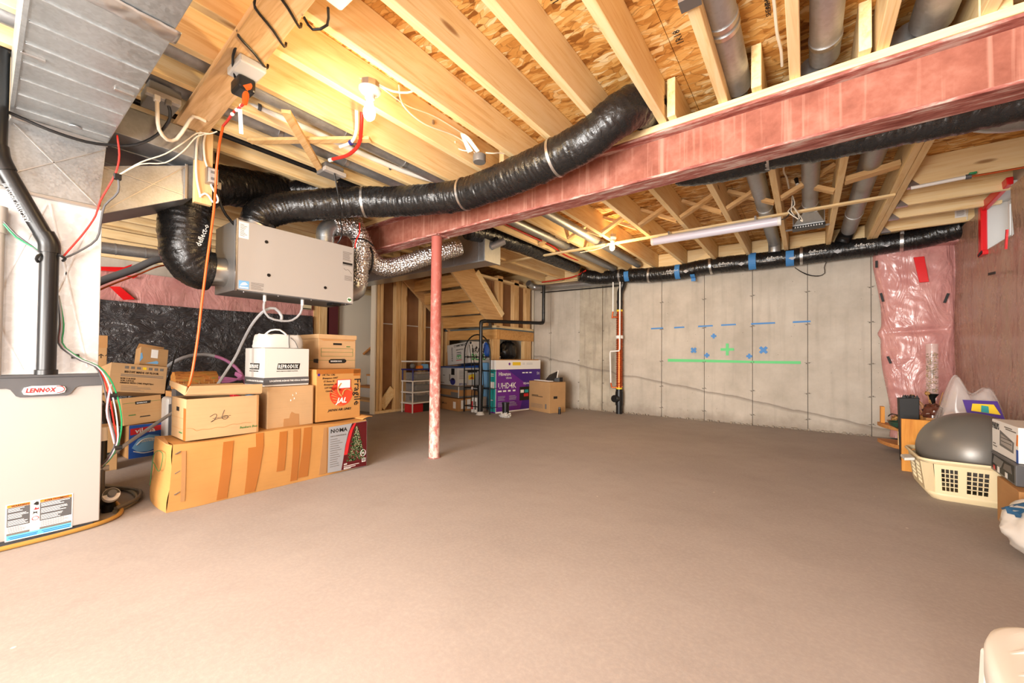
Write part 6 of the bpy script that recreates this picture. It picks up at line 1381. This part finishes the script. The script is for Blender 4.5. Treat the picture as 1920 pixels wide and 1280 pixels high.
tcard = MB().box((1.205, 5.853, 2.345), (1.285, 5.857, 2.485)).build('card', M_PAPER, tagc, bevel=.008); MB().cyl((1.245, 5.851, 2.465), (1.245, 5.8525, 2.465), .008, n=10).build('eyelet', M_FURND, tagc)
Face((1.205, 5.852, 2.345), (1, 0, 0), (0, 0, 1), tcard).lines('small_print', [(.012, .06 + .004 * (k % 2), .02 + .011 * k) for k in range(5)], M_INKG, .003)
cable('string', [(1.289, 5.85, 2.48), (1.292, 5.85, 2.40), (1.286, 5.85, 2.31)], .004, M_WHITE, tagc)
wp_ = thing('water_line', 'white and copper water line below short joists at right', 'pipe', (.9, 4.5, 2.27))
MB().cyl((.67, 4.40, 2.275), (.96, 4.37, 2.275), .014, n=12).build('white_pipe', M_WHITE, wp_, smooth=True); cable('copper_pipe', [(.96, 4.37, 2.275), (1.05, 4.37, 2.272), (1.28, 4.36, 2.268)], .008, M_COPPER, wp_); MB().cyl((.955, 4.37, 2.275), (.985, 4.368, 2.275), .018, n=10).build('fitting', M_FURND, wp_)
MB().box((.97, 4.345, 2.285), (1.01, 4.375, 2.298)).build('valve_handle', M_GREENC, wp_, bevel=.004)
tp = thing('wall_thermostat', 'beige wall box near stud behind the ventilator', 'thermostat', (XL + .13, 3.05, 1.6)); MB().box((XL + .10, 2.98, 1.62), (XL + .16, 3.13, 1.71)).build('housing', M_BEIGE, tp, bevel=.006); MB().box((XL + .161, 2.99, 1.625), (XL + .163, 3.12, 1.64)).build('slot', M_INK, tp)

# ------------------------------------------------------------------ right side
cd_ = thing('curved_shelf', 'quarter-round two-tier wood shelf against right end of wall', 'shelf', (.8, 5.6, 0))
def qround(z, th, r=.55, c=(1.14, 5.60)):
    pts = [c] + [(c[0] - r * math.cos(t), c[1] - .62 * math.sin(t) * 1.0) for t in [k * math.pi / 2 / 14 for k in range(15)]]
    b = MB(); n_ = len(pts)
    return b.add([(x, y, z) for x, y in pts] + [(x, y, z + th) for x, y in pts], [tuple(range(n_ - 1, -1, -1)), tuple(range(n_, 2 * n_))] + [(k, (k + 1) % n_, n_ + (k + 1) % n_, n_ + k) for k in range(n_)])
qround(.060, .036).build('tier', M_SHELFW, cd_, bevel=.004); qround(.230, .036).build('tier', M_SHELFW, cd_, bevel=.004)
MB().box((.70, 5.25, .093), (.96, 5.27, .235)).build('support', M_BX, cd_); MB().box((.80, 5.2, 0), (1.1, 5.5, .065)).build('foot', M_SHELFW, cd_); MB().box((.61, 5.52, .266), (.64, 5.60, .43)).build('back_lip', M_MAPLE, cd_)
mb_ = thing('maple_board', 'upright orange wood panel behind the laundry basket', 'board', (.75, 4.55, 0)); MB().box((.625, 4.53, 0), (1.06, 4.56, .425)).build('panel', M_MAPLE, mb_, bevel=.002)
lb = thing('laundry_basket', 'cream plastic laundry basket holding the grey ball', 'basket', (.85, 3.95, 0))
bx = [(.60, 3.70), (1.12, 3.70)]
def ring_pts(z, e):     # rounded rectangle loop
    x0, x1, y0, y1 = .635 - e, 1.14 + e, 3.72 - e * .8, 4.22 + e * .8; r = .07 + e * .3; out = []
    for cx, cy, a0 in ((x1 - r, y0 + r, -90), (x1 - r, y1 - r, 0), (x0 + r, y1 - r, 90), (x0 + r, y0 + r, 180)):
        for k in range(7): a = R(a0 + 15 * k); out.append((cx + r * math.cos(a), cy + r * math.sin(a), z))
    return out
def loopmesh(rings, closed_bottom=False):
    b = MB(); n_ = len(rings[0]); vs = [p for r_ in rings for p in r_]; fs = []
    for i in range(len(rings) - 1):
        for k in range(n_): fs.append((i * n_ + k, i * n_ + (k + 1) % n_, (i + 1) * n_ + (k + 1) % n_, (i + 1) * n_ + k))
    if closed_bottom: fs.append(tuple(range(n_ - 1, -1, -1)))
    return b.add(vs, fs)
loopmesh([ring_pts(.0, -.03), ring_pts(.03, -.005), ring_pts(.05, .0)], True).build('base', M_BEIGE, lb, smooth=True, solid=.004)
loopmesh([ring_pts(.235, .022), ring_pts(.255, .024), ring_pts(.262, .036), ring_pts(.250, .042)]).build('rim', M_BEIGE, lb, smooth=True, solid=.005)
def wall_seg(a, b_, za, zb): pass
# front and left side with real grid openings
def grille(P0, P1, e0, e1, nopen, nm):
    """side wall between lower edge P0->P1 (z .05) and upper edge (z .235); open panels of a 4x5 grid"""
    P0, P1 = V(P0), V(P1); U0, U1 = V(e0), V(e1)
    def at_(u, v):
        lo = P0.lerp(P1, u); hi = U0.lerp(U1, u); return lo.lerp(hi, v)
    def quad(u0, u1, v0, v1, b): b.add([at_(u0, v0), at_(u1, v0), at_(u1, v1), at_(u0, v1)], [(0, 1, 2, 3)])
    b = MB(); spans = nopen; prev = 0.0
    for (ua, ub) in spans:
        quad(prev, ua, 0, 1, b); quad(ua, ub, 0, .10, b); quad(ua, ub, .86, 1, b)
        nx_, nz_ = 4, 5
        du = (ub - ua) / nx_; dv = .76 / nz_
        for i in range(nx_ + 1):
            c = ua + du * i; quad(max(ua, c - du * .11), min(ub, c + du * .11), .10, .86, b)
        for j in range(1, nz_):
            c = .10 + dv * j; quad(ua, ub, c - dv * .09, c + dv * .09, b)
        prev = ub
    quad(prev, 1, 0, 1, b)
    b.build(nm, M_BEIGE, lb, solid=.004)
grille((.67, 3.72, .05), (1.075, 3.72, .05), (.66, 3.70, .235), (1.09, 3.70, .235), [(.07, .25), (.33, .56), (.65, .90)], 'grid_side')
grille((.635, 4.16, .05), (.635, 3.78, .05), (.612, 4.17, .235), (.612, 3.77, .235), [(.12, .42), (.56, .86)], 'grid_side')
for (a, b_) in (((.635, 3.78), (.67, 3.72)), ((1.075, 3.72), (1.14, 3.78)), ((.70, 4.22), (.635, 4.16))):
    MB().add([(a[0], a[1], .05), (b_[0], b_[1], .05), (b_[0] + (.015 if b_[0] > 1 else -.015) * (b_[0] < .69 or b_[0] > 1.1), b_[1] - .02 * (b_[1] < 3.75), .235), (a[0] + (.015 if a[0] > 1.1 else -.022 if a[0] < .65 else 0), a[1] - .015 * (a[1] < 3.8), .235)], [(0, 1, 2, 3)]).build('corner', M_BEIGE, lb, solid=.004)
MB().box((.70, 4.215, .05), (1.08, 4.222, .235)).build('back_side', M_BEIGE, lb); MB().box((1.138, 3.78, .05), (1.145, 4.16, .235)).build('far_side', M_BEIGE, lb)
MB().hexa([(.545, 3.86, .205), (.60, 3.86, .215), (.60, 4.0, .215), (.545, 4.0, .205), (.545, 3.86, .225), (.60, 3.86, .235), (.60, 4.0, .235), (.545, 4.0, .225)]).build('handle', M_WHITEP, lb, bevel=.006)
gb = thing('exercise_ball', 'grey ribbed exercise ball sitting in laundry basket', 'ball', (.905, 4.055, .03))
prof = []
for k in range(61):
    a = -math.pi / 2 + math.pi * k / 60; rr = .272 * math.cos(a) * (1 + (.006 if k % 2 else 0)); prof.append((max(rr, .0001), .255 * math.sin(a)))
MB().lathe(prof, (.905, 4.055, .285), 48, (-.25, -.55, .80)).build('ball', M_BALL, gb, smooth=True, autos=False)
vs_ = thing('glass_vase', 'tall clear glass vase of dried potpourri against pink insulation', 'vase', (.93, 5.25, 0))
MB().lathe([(.042, .60), (.042, 1.06), (.040, 1.06), (.040, .61), (0, .61)], (.93, 5.25, 0), 24).build('glass', M_VASE, vs_, smooth=True)
MB().lathe([(0, .0), (.06, .0), (.06, .28), (.02, .32), (.02, .56), (.045, .60), (0, .60)], (.93, 5.25, 0), 20).build('pedestal', M_BLACKM, vs_, smooth=True)
random.seed(9); pp = MB()
for k in range(240):
    a = random.uniform(0, 6.28); r_ = .036 * random.random() ** .4; z = .615 + .36 * random.random() ; s_ = random.uniform(.006, .013)
    c = V((.93 + r_ * math.cos(a), 5.25 + r_ * math.sin(a), z)); d = V((random.uniform(-1, 1), random.uniform(-1, 1), random.uniform(-1, 1))).normalized() * s_; e = d.orthogonal().normalized() * s_ * .7
    pp.add([c - d, c + e, c + d, c - e], [(0, 1, 2, 3)])
pm = Mat('potpourri', rough=.8); pn = pm.noise(pm.coord((1, 1, 1), False), 70, 2); pm.col(pm.ramp(pn, [(.35, srgb(70, 44, 22)), (.5, srgb(150, 104, 52)), (.65, srgb(196, 156, 96))]))
o = pp.build('potpourri', pm.m, vs_); o['kind'] = 'stuff'
bkt = thing('dried_arrangement', 'brown dried flowers and twigs under the glass vase', 'flowers', (.95, 5.0, .3))
random.seed(12)
for k in range(16):
    a = random.uniform(0, 6.28); c = V((.90 + .05 * math.cos(a), 5.0 + .07 * math.sin(a), .40)); e = c + V((.09 * math.cos(a), .07 * math.sin(a), random.uniform(.06, .24)))
    cable('twig', [c, c.lerp(e, .5) + V((0, 0, .03)), e], .0035, M_CARDB, bkt, 5)
    if k % 3 == 0: blob(e, .018, .018, .018, k, .5, 10, 6, -9).build('dried_flower', pm.m, bkt, smooth=True)
MB().lathe([(0, .0), (.08, .0), (.11, .12), (.10, .42), (.09, .42), (0, .38)], (.90, 5.0, 0), 18).build('basket', M_SHELFW, bkt, smooth=True)
bxk = thing('black_gift_bag', 'black glossy box bag with tissue on curved shelf', 'bag', (.75, 4.98, .27))
MB().hexa([(.68, 4.93, .0), (.79, 4.93, .0), (.79, 5.03, .0), (.68, 5.03, .0), (.665, 4.93, .565), (.795, 4.93, .575), (.795, 5.03, .575), (.665, 5.03, .565)]).build('bag_body', M_BLACKT, bxk, bevel=.004)
for k in range(7): MB().prism([(0, 0), (.035, 0), (.018, .035)], (.68 + .014 * k, 4.94 + .008 * (k % 3), .565), (1, .3 * (k % 2), 0), (0, 0, 1), .003).build('tissue', M_BLACKT, bxk)
ps2 = thing('green_glass_bowl', 'green glass bowl on curved shelf front edge', 'bowl', (.72, 5.18, .27)); MB().lathe([(0, 0), (.05, 0), (.10, .03), (.115, .065), (.108, .065), (.09, .035), (0, .01)], (.73, 5.16, .263), 26).build('bowl', M_DKGREEN, ps2, smooth=True)
wb_ = thing('brown_wrapped_bundle', 'brown glossy wrapped bundle right of black gift bag', 'bundle', (.86, 4.9, .4)); blob((.86, 4.84, .47), .06, .06, .065, 5, .35, 24, 14, -9).build('wrapping', plain('brown_cellophane', (84, 46, 34), .2), wb_, smooth=True); MB().box((.81, 4.79, 0), (.91, 4.89, .42)).build('box', M_CARDB, wb_)
jr = thing('wicker_tray', 'brown curled wicker tray left of black gift bag', 'tray', (.68, 5.4, .27)); MB().lathe([(0, 0), (.06, 0), (.085, .05), (.08, .05), (.055, .01), (0, .01)], (.72, 5.36, .263), 20).build('tray', wm.m, jr, smooth=True); cable('dark_wire', [(.64, 5.3, .36), (.66, 5.25, .39), (.72, 5.22, .37), (.70, 5.28, .33)], .005, M_BLACK, jr); blob((.72, 5.36, .33), .05, .05, .04, 6, .3, 18, 10, -9).build('dried_flower', pm.m, jr, smooth=True)
cb2 = thing('clear_plastic_bag', 'big clear plastic bag with blue and yellow label behind ball', 'bag', (1.05, 4.62, .3))
def cbf(u, v):
    a = 2 * math.pi * u; e = v * math.pi / 2
    q = math.cos(e) ** .6
    k = 1 + .12 * noise.noise((math.cos(a) * 2, math.sin(a) * 2, v * 3)) + .07 * noise.noise((math.cos(a) * 6, math.sin(a) * 6, v * 7))
    dx = .26 * q * k * math.cos(a)
    top = .46 + .30 * math.exp(-((dx + .07) / .075) ** 2) + .24 * math.exp(-((dx - .12) / .10) ** 2)
    return (1.035 + dx, 4.74 + .15 * k * math.cos(e) ** .5 * math.sin(a), .02 + top * math.sin(e) ** 1.1 + .02 * noise.noise((a * 2, v * 5, 1)))
MB().grid(cbf, 80, 44).build('film', clearm('bag_film', (.82, .75, .72), .33, .16), cb2, smooth=True, autos=False)
blob((1.04, 4.74, .25), .17, .11, .24, 4, .25, 30, 18, .003).build('bag_contents', plain('dusky_fabric', (190, 160, 150), .8), cb2, smooth=True)
MB().hexa([(1.0, 4.585, .50), (1.19, 4.585, .47), (1.19, 4.59, .47), (1.0, 4.59, .50), (.98, 4.60, .60), (1.16, 4.61, .60), (1.16, 4.615, .60), (.98, 4.605, .60)]).build('blue_label', M_PURPD, cb2)
MB().hexa([(1.02, 4.58, .52), (1.17, 4.58, .50), (1.17, 4.584, .50), (1.02, 4.584, .52), (1.03, 4.594, .575), (1.14, 4.60, .575), (1.14, 4.604, .575), (1.03, 4.60, .575)]).build('yellow_print', M_YEL, cb2, bevel=.008)
MB().hexa([(1.07, 4.575, .515), (1.11, 4.575, .51), (1.11, 4.578, .51), (1.07, 4.578, .515), (1.075, 4.588, .565), (1.11, 4.588, .56), (1.11, 4.591, .56), (1.075, 4.591, .565)]).build('teal_print', M_TEAL, cb2)
# boxes at the right edge
ph = math.atan2(3.60 - 4.15, .03)
o, F, L_, R_, T_ = carton('brand_carton', 'white light fixture box on top of the right edge pile', (.905, 3.50, .362), R(-92), .43, .18, .19, M_PAPER)
F.txt('PHILIPS', .052, .015, .138, M_INK, bold=.0018, lift=.002, sx=.72); F.poly('product_picture', [(.14, .05), (.36, .04), (.37, .10), (.145, .14)], M_GREYD, .001); F.poly('product_picture', [(.165, .065), (.34, .055), (.345, .095), (.17, .12)], M_GREYL, .002); F.lines('small_print', [(.02, .09, .03), (.02, .07, .045), (.22, .34, .165), (.24, .40, .155)], M_INKG, .006); F.lines('product_line', [(.17, .34, .08), (.17, .34, .10)], M_INK, .003, .0026)
F.rect('blue_print', .40, .0, .43, .07, M_BLUE); F.poly('orange_print', [(.40, .09), (.425, .09), (.43, .15), (.41, .15)], M_ORI, .001)
o, F, L_, R_, T_ = carton('photo_carton', 'black and grey printed box beneath the white fixture box', (.885, 3.455, .252), R(-93), .44, .22, .108, M_FURND)
F.poly('picture', [(.02, .015), (.42, .01), (.42, .10), (.03, .10)], M_INK, .001); F.poly('picture', [(.05, .05), (.2, .045), (.25, .09), (.08, .095)], M_GREYD, .002); F.poly('picture', [(.24, .05), (.39, .05), (.37, .09), (.27, .085)], M_INKG, .002); F.rect('white_label', .14, .012, .18, .045, M_PAPER, .003); F.rect('white_label', .28, .012, .32, .04, M_PAPER, .003); F.poly('red_print', [(.06, .015), (.10, .012), (.095, .035), (.07, .04)], M_REDI, .003)
o, F, L_, R_, T_ = carton('brown_carton', 'plain brown box on floor at bottom of right edge pile', (.862, 3.30, 0), R(-93), .36, .24, .25, M_CARDB)
F.poly('green_mark', [(.10, .06), (.115, .06), (.12, .085), (.11, .09), (.10, .08)], M_GREENI)
gp = thing('display_board', 'grey board edge standing beside right edge boxes', 'board', (1.08, 3.45, 0)); MB().box((.90, 3.075, 0), (1.25, 3.10, .36)).build('panel', M_GREYD, gp, bevel=.003); MB().box((.925, 3.05, 0), (1.25, 3.072, .45)).build('cream_panel', plain('dull_cream_board', (150, 138, 118), .7), gp, bevel=.003)
bg = thing('shopping_bag', 'stuffed white plastic bag with blue letters at right edge', 'bag', (.98, 2.95, 0))
blob((.955, 2.80, .15), .235, .25, .165, 7, .10, 48, 28, .003, 3.6).build('bag_body', plain('white_bag_film', (214, 208, 200), .28), bg, smooth=True)
lt = text('la', .17, (0, 0, 0), (1, 0, 0), (0, 1, 0), plain('bag_letters', (30, 84, 124), .5), bg, 'bag_lettering', bold=.008, ext=.0)
lt.matrix_local = Matrix.Translation(-wp(bg))
for vtx in lt.data.vertices:                      # letters printed on the curved film
    a = R(166) + vtx.co.x / .20; e = R(24) + vtx.co.y / .20
    d = V((math.cos(e) * math.cos(a), math.cos(e) * math.sin(a), math.sin(e)))
    k = 1.035 + .10 * noise.noise(d * 3.6 + V((7, 0, 0))) + .05 * abs(noise.noise(d * 3.6 * 2.4 + V((0, 7, 0))))
    vtx.co = V((.955 + d.x * .235 * k, 2.80 + d.y * .25 * k, .15 + d.z * .165 * k))
# white resin chair at the lower right corner
ch = thing('resin_chair', 'white moulded plastic chair seat at lower right corner', 'chair', (.42, 1.05, 0))
M_RES = plain('white_resin', (214, 210, 202), .38)
out_ = smoothpath([(.232, .98, 0), (.240, 1.025, 0), (.250, 1.058, 0), (.264, 1.088, 0), (.287, 1.114, 0), (.317, 1.132, 0), (.38, 1.155, 0), (.50, 1.16, 0), (.60, 1.13, 0), (.655, 1.05, 0), (.66, .90, 0), (.60, .80, 0), (.48, .755, 0), (.36, .76, 0), (.27, .80, 0), (.226, .87, 0), (.226, .93, 0), (.232, .98, 0)], .012)[:-1]
cx_, cy_ = .45, .96
b = MB(); rings = []
for k, z in ((.0, .416), (.35, .417), (.7, .421), (.88, .426), (.95, .427), (.985, .424), (1.0, .414), (1.0, .375), (.985, .372)):
    rings.append([(cx_ + (p.x - cx_) * max(k, .001), cy_ + (p.y - cy_) * max(k, .001), z) for p in out_])
n_ = len(out_); b.add([p for r_ in rings for p in r_], [(i * n_ + k, i * n_ + (k + 1) % n_, (i + 1) * n_ + (k + 1) % n_, (i + 1) * n_ + k) for i in range(len(rings) - 1) for k in range(n_)])
b.build('seat', M_RES, ch, smooth=True, autos=False)
for (x, y), (x2, y2) in (((.264, 1.052), (.36, 1.135)), ((.255, 1.0), (.38, 1.09)), ((.252, .945), (.40, 1.04))):
    MB().sweep(smoothpath([(x, y, .423), ((x + x2) / 2 - .008, (y + y2) / 2 + .008, .4235), (x2, y2, .421)], .01), .0032, 6).build('seat_rib', M_RES, ch, smooth=True)
for x, y, sx2, sy2 in ((.262, 1.045, -.018, .02), (.59, 1.06, .02, .03), (.27, .84, -.02, -.02), (.60, .84, .02, -.02)):
    MB().hexa([(x - .014 + sx2, y - .014 + sy2, 0), (x + .014 + sx2, y - .014 + sy2, 0), (x + .014 + sx2, y + .014 + sy2, 0), (x - .014 + sx2, y + .014 + sy2, 0), (x - .018, y - .018, .40), (x + .018, y - .018, .40), (x + .018, y + .018, .40), (x - .018, y + .018, .40)]).build('leg', M_RES, ch, bevel=.006)
MB().hexa([(.318, 1.150, .37), (.42, 1.162, .37), (.42, 1.19, .37), (.318, 1.178, .37), (.40, 1.16, .66), (.46, 1.17, .66), (.46, 1.20, .66), (.40, 1.19, .66)]).build('arm_post', M_RES, ch, bevel=.01)
MB().grid(lambda u, v: (.33 + .30 * u, .765 - .05 * v - .03 * math.sin(math.pi * u), .41 + .40 * v * (1 - .12 * (2 * u - 1) ** 2)), 20, 14).build('backrest', M_RES, ch, smooth=True, solid=.012)
MB().bar((.43, 1.18, .665), (.60, .72, .66), .05, .02).build('armrest', M_RES, ch, bevel=.008)
